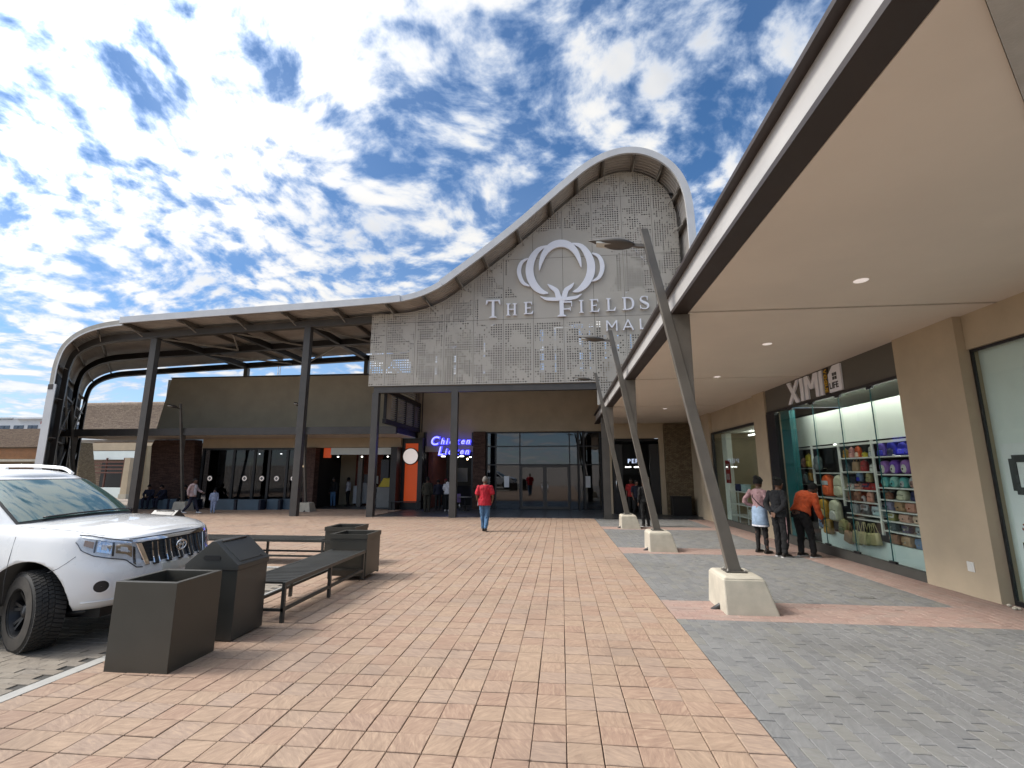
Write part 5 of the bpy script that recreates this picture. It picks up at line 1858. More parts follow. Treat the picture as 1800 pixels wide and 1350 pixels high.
for z in (.1, .5, .95):
    obj('wire_shelf', MB().box(W + .30, W + .75, 16.6, 19.0, z, z + .025), 'shelf_white', rk)
for i, (y, z, c, lab) in enumerate(((16.9, .12, 'white', 'white pot on the low shelf of the wire rack'), (17.6, .52, 'straw', 'straw basket on the middle shelf of the wire rack'), (18.5, .97, 'navy', 'navy box on the top shelf of the wire rack'), (17.9, .97, 'sky', 'pale blue folded cloth on top of the wire rack'), (17.0, .97, 'olive', 'olive soft toy on top of the wire rack'), (17.4, .12, 'white', 'white tub low on the wire rack'))):
    t = thing('shelf_goods', lab, 'goods', (W + .5, y, z), group='goods on the white wire rack')
    puffy('body', round_rect(.34, .24, 3, .3, .3), .25, c, t)
    puffy('rim', round_rect(.36, .04, 2, .4, .4), .26, c, t).location = (0, 0, .22)

# nearest window on the right with pale film and printed poster
nw = thing('poster_window', 'tall shop window lined with pale film and a poster with a big dark letter', 'shop window', (6.2, 6.0, -.1), world=True)
obj('frame', MB().box(W + .16, W + .20, .3, 7.595, 3.455, 3.495).box(W + .16, W + .20, 7.565, 7.595, -.2, 3.455).box(W + .16, W + .20, .3, 7.565, -.2, -.05), 'frame_black', nw)
obj('pane', MB().box(W + .175, W + .183, .3, 7.56, -.045, 3.45), 'pane_clear', nw)
obj('film', MB().box(W + .28, W + .30, .3, 7.60, -.1, 3.49), 'film_white', nw)
obj('poster', MB().box(W + .262, W + .275, .3, 7.50, .15, 2.08), 'poster_white', nw)
mb = MB()
Dp = [(7.35, 1.87), (6.92, 1.87), (6.80, 1.76), (6.80, 1.54), (6.92, 1.43), (7.35, 1.43)]
for a, b in ((0, 1), (1, 2), (2, 3), (3, 4), (4, 5), (5, 0)):
    mb.prism(stroke_yz(Dp[a], Dp[b], .10, 0), W + .250 - .0008 * a, W + .2615, 'x')
obj('letter', mb, 'letter_grey', nw)
for i in range(26):
    a = random.uniform(0, 6.28)
    rr = random.uniform(.02, .28)
    mb = MB().ellipsoid((W + .258, 7.34 + rr * math.cos(a) * .28, .90 + rr * math.sin(a) * .5), .004, .018, .014, 7, 4)
    obj('printed_petal', mb, 'cloth_pink' if i % 2 else 'cloth_dark_red', nw)
for (y0, y1, z0, z1, c) in ((7.26, 7.42, .44, .74, 'cloth_navy'), (7.2, 7.43, .20, .435, 'bag_tan'), (7.15, 7.45, .02, .195, 'bag_teal'), (6.7, 7.14, .2, .8, 'cloth_navy')):
    obj('printed_patch', MB().box(W + .254, W + .2605, y0, y1, z0, z1), c, nw)
rb = thing('mortar_rubble', 'little heap of mortar crumbs at the foot of the poster window', 'rubble', (5.95, 7.25, g0(7.25)), world=True)
for i in range(9):
    obj('crumb', MB().ellipsoid((5.93 + random.uniform(0, .12), 7.25 + random.uniform(-.25, .25), g0(7.3) + .015), random.uniform(.015, .035), random.uniform(.02, .04), .02, 7, 5), 'concrete', rb)
# ------------------------------------------------------------------ street lamps
def lamp(loc, rz, label, group='leaning street lamps along the canopies', under=4.03):
    """leaning pole that springs from a concrete block and carries the canopy edge on a tapered fin.
    local frame: the pole leans towards -x, the canopy is at +x"""
    t = thing('street_lamp', label, 'street lamp', loc, rz, group)
    z0 = 0.0
    mb = MB().hexa([(-.17, -.42, -.08), (.51, -.42, -.08), (.51, .38, -.08), (-.17, .38, -.08)], [(-.16, -.34, .42), (.36, -.34, .42), (.36, .30, .42), (-.16, .30, .42)])
    mb.hexa([(-.16, -.34, .42), (.36, -.34, .42), (.36, .30, .42), (-.16, .30, .42)], [(-.12, -.29, .455), (.32, -.29, .455), (.32, .26, .455), (-.12, .26, .455)])
    obj('concrete_block', mb, 'concrete', t, bevel=.018, seg=2)
    obj('conduit', MB().tube([(-.27, -.12, -.02), (-.14, -.12, .06), (-.10, -.12, .10)], .032, 8), 'pvc', t)
    # leaning pole: from (.09, .44) up to (-.86, 5.55)
    p, q = Vector((.095, 0, .44)), Vector((-.86, 0, 5.56))
    mb = MB()
    def ring(c, w, d):
        return [(c.x - w, -d, c.z), (c.x + w, -d, c.z), (c.x + w, d, c.z), (c.x - w, d, c.z)]
    mb.loft([ring(p, .085, .05), ring(p.lerp(q, .55), .072, .045), ring(q, .058, .04)], True, False)
    obj('pole', mb, 'pole_paint', t, bevel=.006)
    bpl = obj('base_plate', MB().box(-.04, .23, -.12, .12, .452, .47), 'steel', t)
    for bx_ in (-.015, .205):
        for by_ in (-.09, .09):
            obj('bolt', MB().lathe([(0, .47), (.014, .47), (.014, .49), (.007, .491), (.007, .505), (0, .505)], 6, 'z', (bx_, by_, 0)), 'brace_paint', bpl)
    # tapered fin rising from the pole to the underside of the canopy beam
    a = p.lerp(q, .50)
    b = p.lerp(q, .70)
    ztop = under - loc[2]
    mb = MB().prism([(a.x + .07, a.z - .30), (a.x + .115, a.z - .30), (-.26, ztop - .02), (-.26, ztop), (-.60, ztop), (b.x + .03, b.z)], -.035, .035, 'y')
    obj('fin', mb, 'pole_paint', t, bevel=.004)
    # lamp head: flat leaf shape on a short arm
    h = Vector((-.83, 0, 5.27))
    mb = MB().beam(h + Vector((.02, 0, 0)), h + Vector((-.20, 0, .03)), .05, .05)
    obj('arm', mb, 'pole_paint', t)
    mb = MB()
    rings = []
    for k in range(15):
        u = k / 14
        w = .165 * max(.02, math.sin(PI * min(1, u ** .72 * 1.0))) if 0 < u < 1 else .012
        top = .085 * math.sin(PI * u ** .9) ** .8 if 0 < u < 1 else .006
        bot = .05 * math.sin(PI * u ** .9) if 0 < u < 1 else .006
        x = h.x - .16 - u * .74
        zc = h.z + .03 + .11 * u - .02 * math.sin(PI * u)
        rings.append([(x, w * math.cos(2 * PI * m / 14), zc + (top if math.sin(2 * PI * m / 14) > 0 else bot) * math.sin(2 * PI * m / 14)) for m in range(14)])
    mb.loft(rings, True, True)
    hd = obj('lamp_head', mb, 'steel', t)
    obj('lens', MB().hexa([(h.x - .78, -.075, h.z + .068), (h.x - .56, -.085, h.z + .030), (h.x - .56, .085, h.z + .030), (h.x - .78, .075, h.z + .068)],
                          [(h.x - .78, -.075, h.z + .09), (h.x - .56, -.085, h.z + .06), (h.x - .56, .085, h.z + .06), (h.x - .78, .075, h.z + .09)]), 'lens_glass', hd)
    return t


def lx(y):
    return 2.225 - .004 * (y - 7)


L0 = lamp((lx(7.08), 7.08, g0(7.08)), 0, 'nearest leaning grey street lamp on a concrete block by the shop canopy')
lamp((lx(12.3), 12.3, g0(12.3)), 0, 'second leaning street lamp along the shop canopy, between the nearest and the farthest')
lamp((lx(17.5), 17.5, g0(17.5)), 0, 'third leaning street lamp along the shop canopy, close to the entrance')
for x, y, lab in ((-20.0, 23.72, 'street lamp in front of the dark shop glazing behind the walking woman'), (-13.15, 23.72, 'street lamp half hidden by the steel column at the stone pier'), (-26.4, 23.72, 'dark street lamp beside the foot of the sweeping roof')):
    lamp((x, y, g0(y)), R(90), lab, under=3.56)

# ------------------------------------------------------------------ planters, bins, benches
def planter_box(label, loc, w, d, h, rim=.05, group='square metal planters', rz=0, lip=False):
    t = thing('planter', label, 'planter', loc, rz, group)
    mb = MB()
    mb.add([(-w / 2, -d / 2, 0), (w / 2, -d / 2, 0), (w / 2, d / 2, 0), (-w / 2, d / 2, 0), (-w / 2, -d / 2, h), (w / 2, -d / 2, h), (w / 2, d / 2, h), (-w / 2, d / 2, h),
            (-w / 2 + rim, -d / 2 + rim, h), (w / 2 - rim, -d / 2 + rim, h), (w / 2 - rim, d / 2 - rim, h), (-w / 2 + rim, d / 2 - rim, h),
            (-w / 2 + rim, -d / 2 + rim, h * .25), (w / 2 - rim, -d / 2 + rim, h * .25), (w / 2 - rim, d / 2 - rim, h * .25), (-w / 2 + rim, d / 2 - rim, h * .25)],
           [(0, 3, 2, 1), (0, 1, 5, 4), (1, 2, 6, 5), (2, 3, 7, 6), (3, 0, 4, 7), (4, 5, 9, 8), (5, 6, 10, 9), (6, 7, 11, 10), (7, 4, 8, 11), (8, 9, 13, 12), (9, 10, 14, 13), (10, 11, 15, 14), (11, 8, 12, 15), (12, 13, 14, 15)])
    obj('box', mb, 'planter_metal', t, bevel=.004, seg=2)
    if lip:
        e = .012
        mb = MB().box(-w / 2 - e, w / 2 + e, -d / 2 - e, -d / 2 - .001, h - .07, h + .004).box(-w / 2 - e, w / 2 + e, d / 2 + .001, d / 2 + e, h - .07, h + .004)
        mb.box(-w / 2 - e, -w / 2 - .001, -d / 2, d / 2, h - .07, h + .004).box(w / 2 + .001, w / 2 + e, -d / 2, d / 2, h - .07, h + .004)
        obj('rim', mb, 'planter_metal', t)
    obj('soil', MB().box(-w / 2 + rim + .004, w / 2 - rim - .004, -d / 2 + rim + .004, d / 2 - rim - .004, h * .26, h * .28), 'soil', t)
    return t


planter_box('tall dark grey metal planter box in front of the white car', (-3.795, 4.50, g0(4.5)), .615, .58, .765)


def house_bin(label, loc, rz):
    t = thing('litter_bin', label, 'litter bin', loc, rz, 'house shaped litter bins')
    w, d, h = .60, .53, .72
    obj('bin_body', MB().box(-w / 2, w / 2, -d / 2, d / 2, .012, h), 'bin_metal', t, bevel=.004, seg=2)
    obj('bin_foot', MB().box(-w / 2 + .03, w / 2 - .03, -d / 2 + .03, d / 2 - .03, 0, .012), 'steel_black', t)
    e = .012
    mb = MB().prism([(-w / 2 - e, h), (w / 2 + e, h), (w / 2 + e, h + .055), (.02, h + .30), (-.02, h + .30), (-w / 2 - e, h + .055)], -d / 2 - e, d / 2 + e, 'y')
    hood = obj('bin_hood', mb, 'bin_metal', t, bevel=.005, seg=2)
    mb = MB()
    pts = []
    for cx, a0 in ((.075, -90), (-.075, 90)):
        for k in range(7):
            a = R(a0 + 180 * k / 6)
            pts.append((cx + .026 * math.cos(a), h + .125 + .026 * math.sin(a)))
    mb.prism(pts, -d / 2 - e - .004, -d / 2 - e + .01, 'y')
    obj('slot', mb, 'black', hood)
    s = math.atan2(.245, .30)
    for sg_ in (1, -1):
        mb = MB()
        c = Vector((sg_ * .165, 0, h + .055 + .245 * .48 + .006))
        mb.cbox(c, .30, d * .80, .010, Matrix.Rotation(sg_ * s, 3, 'Y'))
        obj('flap', mb, 'bin_metal', hood, bevel=.003)
        obj('hinge', MB().tube([(sg_ * .045, -d * .38, h + .290), (sg_ * .045, d * .38, h + .290)], .010, 6), 'steel', hood)
        obj('keyhole', MB().ellipsoid((sg_ * .27, d * .30, h + .098), .012, .012, .008, 8, 5), 'black', hood)
    return t


house_bin('dark grey house shaped litter bin between the planter and the bench', (-3.80, 5.315, g0(5.3)), 0)
house_bin('house shaped litter bin partly hidden behind the far headlight of the white car', (-8.35, 9.55, g0(9.5)), R(90))


def bench(label, loc, rz, L, cradle):
    """slatted metal bench; local x along its length, the planter sits in the frame at the far end"""
    t = thing('bench', label, 'bench', loc, rz, 'slatted metal benches')
    w, h = .62, .46
    for y in (-w / 2 + .02, w / 2 - .02):
        obj('side_rail', MB().box(0, L, y - .02, y + .02, h - .045, h), 'bin_metal', t)
        obj('foot_rail', MB().box(0, L - cradle, y - .018, y + .018, .13, .165), 'bin_metal', t)
    n = int((L - cradle - .06) / .085)
    for k in range(n):
        x = .045 + k * .085
        obj('slat', MB().box(x, x + .066, -w / 2 + .041, w / 2 - .041, h - .028, h - .002), 'bin_metal', t)
    xs_ = [.02, (L - cradle) * .5, L - cradle - .02, L - .02]
    for x in xs_:
        for y in (-w / 2 + .02, w / 2 - .02):
            obj('leg', MB().box(x - .02, x + .02, y - .02, y + .02, 0, h - .046), 'bin_metal', t)
    for x in (xs_[0], xs_[2]):
        obj('cross_rail', MB().box(x - .015, x + .015, -w / 2 + .041, w / 2 - .041, .13, .16), 'bin_metal', t)
    for x in (L - .02,):
        obj('end_rail', MB().box(x - .02, x + .02, -w / 2 + .041, w / 2 - .041, h - .045, h), 'bin_metal', t)
    return t


bench('slatted dark metal bench running back from the house shaped bin', (-3.645, 5.72, g0(5.7)), R(90), 3.02, .66)
bench('slatted dark metal bench lying crosswise behind the near bench', (-7.85, 9.72, g0(9.7) + .02), 0, 3.75, .66)
planter_box('square metal planter standing in the end of the near bench', (-3.655, 8.42, g0(8.4) + .07), .66, .60, .68, .045, lip=True)
planter_box('square metal planter standing in the end of the crosswise bench', (-4.43, 9.74, g0(9.7) + .07), .62, .64, .66, .045, lip=True)

# small table, bench and chair at the chicken shop
bt = thing('small_bench', 'thin dark metal bench in front of the orange pylon sign', 'bench', (-8.4, 25.6, g0(25.6)), 0)
obj('seat', MB().box(-.95, .75, -.18, .18, .42, .46), 'frame_black', bt)
for x in (-.8, .6):
    for y in (-.14, .14):
        obj('leg', MB().box(x - .02, x + .02, y - .02, y + .02, 0, .42), 'frame_black', bt)
tb = thing('cafe_table', 'small grey cafe table beside the purple chair', 'table', (-4.95 - .15, 25.3, g0(25.3)), 0)
obj('table_top', MB().lathe([(0, .70), (.36, .70), (.36, .73), (0, .73)], 20), 'grey_plastic', tb)
obj('stem', MB().tube([(0, 0, .03), (0, 0, .70)], .03, 8), 'frame_black', tb)
obj('foot', MB().lathe([(0, 0), (.24, 0), (.22, .03), (0, .03)], 16), 'frame_black', tb)
ch = thing('plastic_chair', 'purple plastic chair beside the cafe table', 'chair', (-5.62, 25.5, g0(25.5)), R(200))
obj('seat', MB().box(-.21, .21, -.2, .2, .43, .46), 'purple_plastic', ch, bevel=.01)
obj('backrest', MB().grid([[(-.2 + .4 * i / 6, .2 + .03 * math.sin(PI * i / 6), z) for i in range(7)] for z in (.46, .65, .82, .88)]), 'purple_plastic', ch)
for x in (-.18, .18):
    for y in (-.17, .17):
        obj('leg', MB().tube([(x, y, 0), (x * .9, y * .9, .43)], .014, 6), 'chrome', ch)
# ------------------------------------------------------------------ white off-road car
car = thing('parked_car', 'white off-road estate car parked nose-in to the kerb behind the planter', 'car', (-5.44, 5.436, g0(5.43) - .01), R(3.1))
# half plan of the body at its widest, rear centre to front centre, on the right side (y negative)
HP = [(-3.76, 0), (-3.745, .35), (-3.70, .62), (-3.60, .80), (-3.42, .895), (-3.1, .925), (-2.79, .935), (-2.3, .92), (-1.5, .91), (-.8, .915), (-.45, .925), (0, .94), (.25, .938),
      (.42, .918), (.56, .87), (.68, .79), (.77, .68), (.83, .55), (.87, .38), (.89, .20), (.895, 0)]
HPc = catmull(HP, 6)
LV = [(0.0, .060, .13), (.10, .02, .055), (.26, .0, .012), (.44, .0, .0), (.58, .006, .012), (.68, .014, .045), (.80, .024, .065), (.90, .036, .082), (.965, .055, .098), (1.0, .085, .122)]
ZB0 = .40


def rim(x):
    if x > .72:
        return 1.080
    if x > .30:
        return 1.080 + (.72 - x) / .42 * .080
    if x > -.40:
        return 1.160 + (.30 - x) / .70 * .045
    return 1.205


def body_i(i, t):
    """point of the right body side at plan index i (float) and height fraction t"""
    i = max(0, min(len(HPc) - 1.0001, i))
    k = int(i)
    f = i - k
    p = [HPc[k][d] * (1 - f) + HPc[k + 1][d] * f for d in (0, 1)]
    a, b = HPc[max(k - 1, 0)], HPc[min(k + 2, len(HPc) - 1)]
    tx, ty = b[0] - a[0], b[1] - a[1]
    L = math.hypot(tx, ty) or 1
    nx, ny = ty / L, tx / L
    for q in range(len(LV) - 1):
        if LV[q][0] <= t <= LV[q + 1][0] or q == len(LV) - 2:
            u = (t - LV[q][0]) / (LV[q + 1][0] - LV[q][0])
            u = max(0, min(1.2, u))
            si = LV[q][1] * (1 - u) + LV[q + 1][1] * u
            fi = LV[q][2] * (1 - u) + LV[q + 1][2] * u
            break
    ax, ay = abs(nx), abs(ny)
    ins = si * ay * ay + fi * ax * ax
    sgx = 1 if p[0] > -1.5 else -1
    x = p[0] - ins * ax * sgx
    y = p[1] - ins * ay
    z = ZB0 + t * (rim(p[0]) - ZB0)
    return Vector((x, -y, z)), Vector((sgx * ax, -ay, .0)).normalized()


NI = len(HPc)
rows = []
tl = [0, .05, .10, .18, .26, .35, .44, .51, .58, .63, .68, .74, .80, .85, .90, .935, .965, .985, 1.0]
right = [[body_i(i, t)[0] for i in range(NI)] for t in tl]
MC = 10
mb = MB()
ring = []
for r in right:
    full = list(r) + [Vector((p.x, -p.y, p.z)) for p in reversed(r[1:-1])]
    ring.append(full)
mb.loft(ring, cap=False, smooth=True)


def crown(x):
    if x > .5:
        return .050 * max(0, min(1, (.82 - x) / .22)) ** .6 if x < .82 else 0.0
    if x > -.4:
        return .050 + (.5 - x) * .004
    return .055


top = right[-1]
rows_top = []
for i in range(NI):
    p = top[i]
    rows_top.append([(p.x, p.y * (1 - 2 * k / MC), p.z + crown(p.x) * (1 - abs(1 - 2 * k / MC) ** 2.6)) for k in range(MC + 1)])
mb.grid(rows_top, smooth=True)
bot = right[0]
mb.grid([[(bot[i].x, bot[i].y * (1 - 2 * k / MC), bot[i].z) for k in range(MC + 1)] for i in range(NI)], smooth=True)
me = mb.mesh('body')
bm = bmesh.new()
bm.from_mesh(me)
bmesh.ops.remove_doubles(bm, verts=bm.verts, dist=.0015)
bmesh.ops.dissolve_degenerate(bm, edges=bm.edges, dist=.0005)
bmesh.ops.recalc_face_normals(bm, faces=bm.faces)
# wheel openings are cut out of the sides
bm.to_mesh(me)
bm.free()
body = obj('body', me, ['car_paint', 'car_black'], car)
WZ = .395
cut_mb = MB()
for wx in (0.0, -2.79):
    for s in (-1, 1):
        cut_mb.lathe([(0, s * .50), (.455, s * .50), (.460, s * 1.05), (0, s * 1.05)], 40, 'y', (wx, 0, WZ + .03), smooth=True)
cm = cut_mb.mesh('arch_cut')
bm = bmesh.new()
bm.from_mesh(cm)
bmesh.ops.remove_doubles(bm, verts=bm.verts, dist=.0005)
bmesh.ops.recalc_face_normals(bm, faces=bm.faces)
bm.to_mesh(cm)
bm.free()
cm.materials.append(M['car_paint'])
cm.materials.append(M['car_black'])
for p in cm.polygons:
    p.material_index = 1
cutter = bpy.data.objects.new('arch_cut', cm)
COL.objects.link(cutter)
cutter.matrix_world = Matrix.Translation(car.location) @ Matrix.Rotation(R(3.1), 4, 'Z')
bpy.context.view_layer.update()
bo = body.modifiers.new('arches', 'BOOLEAN')
bo.operation = 'DIFFERENCE'
bo.solver = 'EXACT'
bo.object = cutter
dg = bpy.context.evaluated_depsgraph_get()
nm_ = bpy.data.meshes.new_from_object(body.evaluated_get(dg))
body.modifiers.clear()
body.data = nm_
bpy.data.objects.remove(cutter)

# arc length along the plan from the front centre
SL = [0.0]
for i in range(NI - 1, 0, -1):
    SL.append(SL[-1] + math.dist(HPc[i], HPc[i - 1]))


def s2i(s):
    s = abs(s)
    for k in range(len(SL) - 1):
        if SL[k + 1] >= s:
            return (NI - 1) - (k + (s - SL[k]) / (SL[k + 1] - SL[k]))
    return 0.0


def bp(s, z, off=0.0):
    """body surface at arc s from the nose (positive on the right side) and height z, lifted by off"""
    i = s2i(s)
    k = int(i)
    xx = HPc[k][0]
    t = (z - ZB0) / (rim(xx) - ZB0)
    p, n = body_i(i, t)
    p = p + n * off
    if s < 0:
        p = Vector((p.x, -p.y, p.z))
    return p


def patch(name, s0, s1, zlo, zhi, off, m, parent=body, nu=16, nv=6, thick=.012):
    f = [[], []]
    for o_ in (0, 1):
        for a in range(nv + 1):
            row_ = []
            for b in range(nu + 1):
                s = s0 + (s1 - s0) * b / nu
                lo = zlo(s) if callable(zlo) else zlo
                hi = zhi(s) if callable(zhi) else zhi
                row_.append(bp(s, lo + (hi - lo) * a / nv, off - thick * o_))
            f[o_].append(row_)
    mb = MB()
    mb.grid(f[0])
    mb.grid(f[1], flip=True)
    # close the edges
    mb.grid([f[0][0], f[1][0]], False)
    mb.grid([f[0][-1], f[1][-1]], False)
    mb.grid([[r[0] for r in f[0]], [r[0] for r in f[1]]], False)
    mb.grid([[r[-1] for r in f[0]], [r[-1] for r in f[1]]], False)
    return obj(name, mb, m, parent)


def line(name, pts, r, m, parent=body, off=.0):
    return obj(name, MB().tube([bp(s, z, off) for s, z in pts], r, 6), m, parent)


def lerp_tab(tab):
    def f(s):
        s = abs(s)
        if s <= tab[0][0]:
            return tab[0][1]
        for (a, x), (b, y) in zip(tab[:-1], tab[1:]):
            if s <= b:
                return x + (y - x) * (s - a) / (b - a)
        return tab[-1][1]
    return f


# grille: dark field, chrome frame, five double bars
gl_lo, gl_hi = lerp_tab([(0, .795), (.40, .800), (.50, .83)]), lerp_tab([(0, 1.022), (.42, 1.019), (.50, 1.005)])
gr = patch('grille', -.50, .50, gl_lo, gl_hi, .004, 'car_black', body, 24, 6, .03)
patch('chrome_bar', -.60, .60, lerp_tab([(0, 1.023), (.45, 1.021), (.6, 1.025)]), lerp_tab([(0, 1.060), (.45, 1.058), (.60, 1.052)]), .026, 'chrome', gr, 24, 3, .03)
for s in (-1, 1):
    mb = MB()
    a, b, c, d = bp(s * .50, 1.013, .022), bp(s * .565, 1.013, .022), bp(s * .47, .775, .020), bp(s * .42, .775, .020)
    a2, b2, c2, d2 = bp(s * .50, 1.013, -.01), bp(s * .565, 1.013, -.01), bp(s * .47, .775, -.01), bp(s * .42, .775, -.01)
    mb.hexa([a2, b2, c2, d2], [a, b, c, d])
    obj('chrome_side', mb, 'chrome', gr, bevel=.004)
for c in (-.35, -.175, 0, .175, .35):
    o = patch('grille_bar', c - .030, c + .030, .770, 1.008, .026, 'car_black', gr, 4, 5, .02)
    for e in (-.033, .033):
        patch('bar_chrome', c + e - .006, c + e + .006, .790, 1.006, .033, 'chrome', o, 1, 5, .02)
for k in range(5):
    z = .83 + k * .038
    line('grille_rib', [(-.46 + .92 * j / 10, z) for j in range(11)], .004, 'steel_black', gr, .012)
# emblem: three ovals
EC = bp(0, .925, .052)
def oval(name, ry, rz, cz, r, n=28):
    obj(name, MB().tube([(EC.x, EC.y + ry * math.cos(2 * PI * k / n), EC.z + cz + rz * math.sin(2 * PI * k / n)) for k in range(n)], r, 6, True), 'chrome', gr)


oval('emblem_oval', .078, .055, 0, .0085)
oval('emblem_oval', .028, .050, -.001, .006)
oval('emblem_oval', .066, .019, .022, .006)

# headlights: chrome bowls under a clear lens, one per side
hl_hi = lerp_tab([(.52, .93), (.545, 1.015), (.62, 1.040), (.80, 1.072), (1.0, 1.115), (1.12, 1.130)])
hl_lo = lerp_tab([(.48, .765), (.56, .775), (.66, .865), (.80, .895), (.95, .935), (1.06, .990), (1.12, 1.075)])
for sg_ in (1, -1):
    h_ = patch('headlight', sg_ * .505, sg_ * 1.12, hl_lo, hl_hi, .006, 'lamp_reflector', body, 26, 8, .02)
    def sub(nm, a, b, l0, l1, m, off):
        def lo(s):
            return hl_lo(s) + (hl_hi(s) - hl_lo(s)) * l0
        def hi(s):
            return hl_lo(s) + (hl_hi(s) - hl_lo(s)) * l1
        patch(nm, sg_ * a, sg_ * b, lo, hi, off, m, h_, 10, 5, .012)
    sub('lamp_bowl', .60, .76, .28, .80, 'chrome', .010)
    sub('lamp_bulb', .645, .715, .40, .66, 'lamp_reflector', .016)
    sub('lamp_bulb', .845, .895, .38, .66, 'lamp_reflector', .016)
    sub('lamp_bowl', .80, .93, .22, .84, 'chrome', .011)
    sub('lamp_shadow', .775, .795, .10, .95, 'car_black', .010)
    sub('lamp_shadow', .565, .59, .05, .80, 'car_black', .010)
    sub('lamp_band', .62, .74, .46, .54, 'lamp_reflector', .014)
    sub('lamp_shadow', .94, .955, .15, .9, 'steel', .010)
    sub('indicator', .965, 1.05, .35, .72, 'amber', .011)
    sub('lamp_band', .60, 1.09, .88, .97, 'chrome', .012)
    patch('lens', sg_ * .50, sg_ * 1.125, lambda s: hl_lo(s) - .004, lambda s: hl_hi(s) + .004, .020, 'lens_clear', h_, 26, 8, .004)
    line('lamp_gap', [(sg_ * (.495 + .635 * j / 20), hl_lo(.495 + .635 * j / 20) - .006) for j in range(21)], .005, 'seam', h_, .004)
    line('lamp_gap', [(sg_ * (.495 + .635 * j / 20), hl_hi(.495 + .635 * j / 20) + .006) for j in range(21)], .005, 'seam', h_, .004)
    # fog lamp recess in the bumper
    def disc(nm, r0, r1, m, off, par):
        c = (sg_ * .845, .625)
        rows = []
        for rr in (r0, (r0 + r1) / 2, r1):
            rows.append([bp(c[0] + sg_ * rr * math.cos(2 * PI * k / 24), c[1] + rr * .92 * math.sin(2 * PI * k / 24), off) for k in range(25)])
        return obj(nm, MB().grid(rows), m, par)
    fg = disc('fog_recess', .002, .064, 'car_black', .004, body)
    disc('fog_rim', .062, .080, 'car_paint', .012, fg)
    disc('fog_lens', .002, .045, 'steel_black', .010, fg)
    line('bumper_gap', [(sg_ * 1.10, .93), (sg_ * 1.17, .87), (sg_ * 1.24, .82), (sg_ * 1.33, .78)], .0028, 'seam', body, .0)
    # hood edge gap runs back along the wing
    pts = []
    for k in range(15):
        x = .62 - k * .065
        i = min(range(NI // 2, NI), key=lambda q: abs(HPc[q][0] - x))
        p = top[i]
        y = p.y * .93 if x > .5 else p.y * (.93 + .0)
        f = abs(y / p.y)
        pts.append((p.x - .01, y * sg_ * (1), p.z + crown(p.x) * (1 - f ** 2.6) + .001))
    obj('hood_gap', MB().tube(pts, .0035, 5), 'seam', body)
    # crease along the side, door gaps, handles
    line('sill_trim', [(sg_ * s, .47) for s in (1.9, 2.4, 3.0, 3.2)], .02, 'car_black', body, .0)
    for s in (1.78, 2.75, 3.65):
        line('door_gap', [(sg_ * s, z) for z in (.48, .7, .9, 1.12)], .003, 'seam', body, .001)
    for s in (2.55, 3.5):
        line('door_handle', [(sg_ * s, 1.0), (sg_ * (s + .2), 1.0)], .016, 'chrome', body, .025)
line('hood_lip', [(s, 1.062) for s in [-.62 + 1.24 * j / 20 for j in range(21)]], .004, 'seam', body, .004)
line('bumper_line', [(s, .475) for s in [-1.0 + 2.0 * j / 40 for j in range(41)]], .006, 'car_paint', body, .006)
patch('lower_intake', -.46, .46, .50, .60, .005, 'car_black', body, 16, 3)
patch('number_plate', -.26, .26, .665, .755, .012, 'plate_white', body, 10, 3)
obj('skid_panel', MB().box(-3.5, .62, -.70, .70, .30, .41), 'car_black', car)
obj('tow_eye', MB().tube([(.50, -.55, .38), (.58, -.55, .30), (.50, -.55, .26), (.44, -.55, .30)], .012, 6), 'rubber', car)
obj('lower_lip', MB().tube([(.30, -.80, .36), (.52, -.62, .35), (.62, -.3, .35), (.62, .3, .35), (.52, .62, .35), (.30, .80, .36)], .03, 8), 'car_black', car)

# greenhouse: base and roof plans, front centre to rear centre on the right side
G0 = [(-.20, 0), (-.215, .25), (-.25, .48), (-.33, .66), (-.45, .755), (-.70, .795), (-1.4, .815), (-2.4, .81), (-3.1, .79), (-3.42, .74), (-3.60, .58), (-3.66, .3), (-3.67, 0)]
G1 = [(-1.00, 0), (-1.01, .22), (-1.04, .42), (-1.10, .565), (-1.19, .63), (-1.40, .655), (-1.8, .665), (-2.5, .66), (-3.05, .64), (-3.30, .59), (-3.42, .45), (-3.46, .22), (-3.47, 0)]
GA, GB = catmull(G0, 5), catmull(G1, 5)
ZG0, ZG1 = 1.165, 1.715
NG = len(GA)


def gp(i, t, off=0.0, side=1):
    i = max(0, min(NG - 1.0001, i))
    k, f = int(i), i - int(i)
    a = [GA[k][d] * (1 - f) + GA[k + 1][d] * f for d in (0, 1)]
    b = [GB[k][d] * (1 - f) + GB[k + 1][d] * f for d in (0, 1)]
    za = ZG0 + (.07 if a[0] > -.3 else .07 * max(0, 1 - (-.3 - a[0]) / .35)) * (1 - a[1] ** 2)
    bul = .030 * math.sin(PI * t)
    p = Vector((a[0] * (1 - t) + b[0] * t, a[1] * (1 - t) + b[1] * t, za * (1 - t) + ZG1 * t))
    k2 = min(k + 1, NG - 1)
    tx, ty = GA[k2][0] - GA[max(k - 1, 0)][0], GA[k2][1] - GA[max(k - 1, 0)][1]
    L = math.hypot(tx, ty) or 1
    n = Vector((ty / L, -tx / L, .55)).normalized()
    p = p + n * (bul + off)
    return Vector((p.x, -p.y * side, p.z))


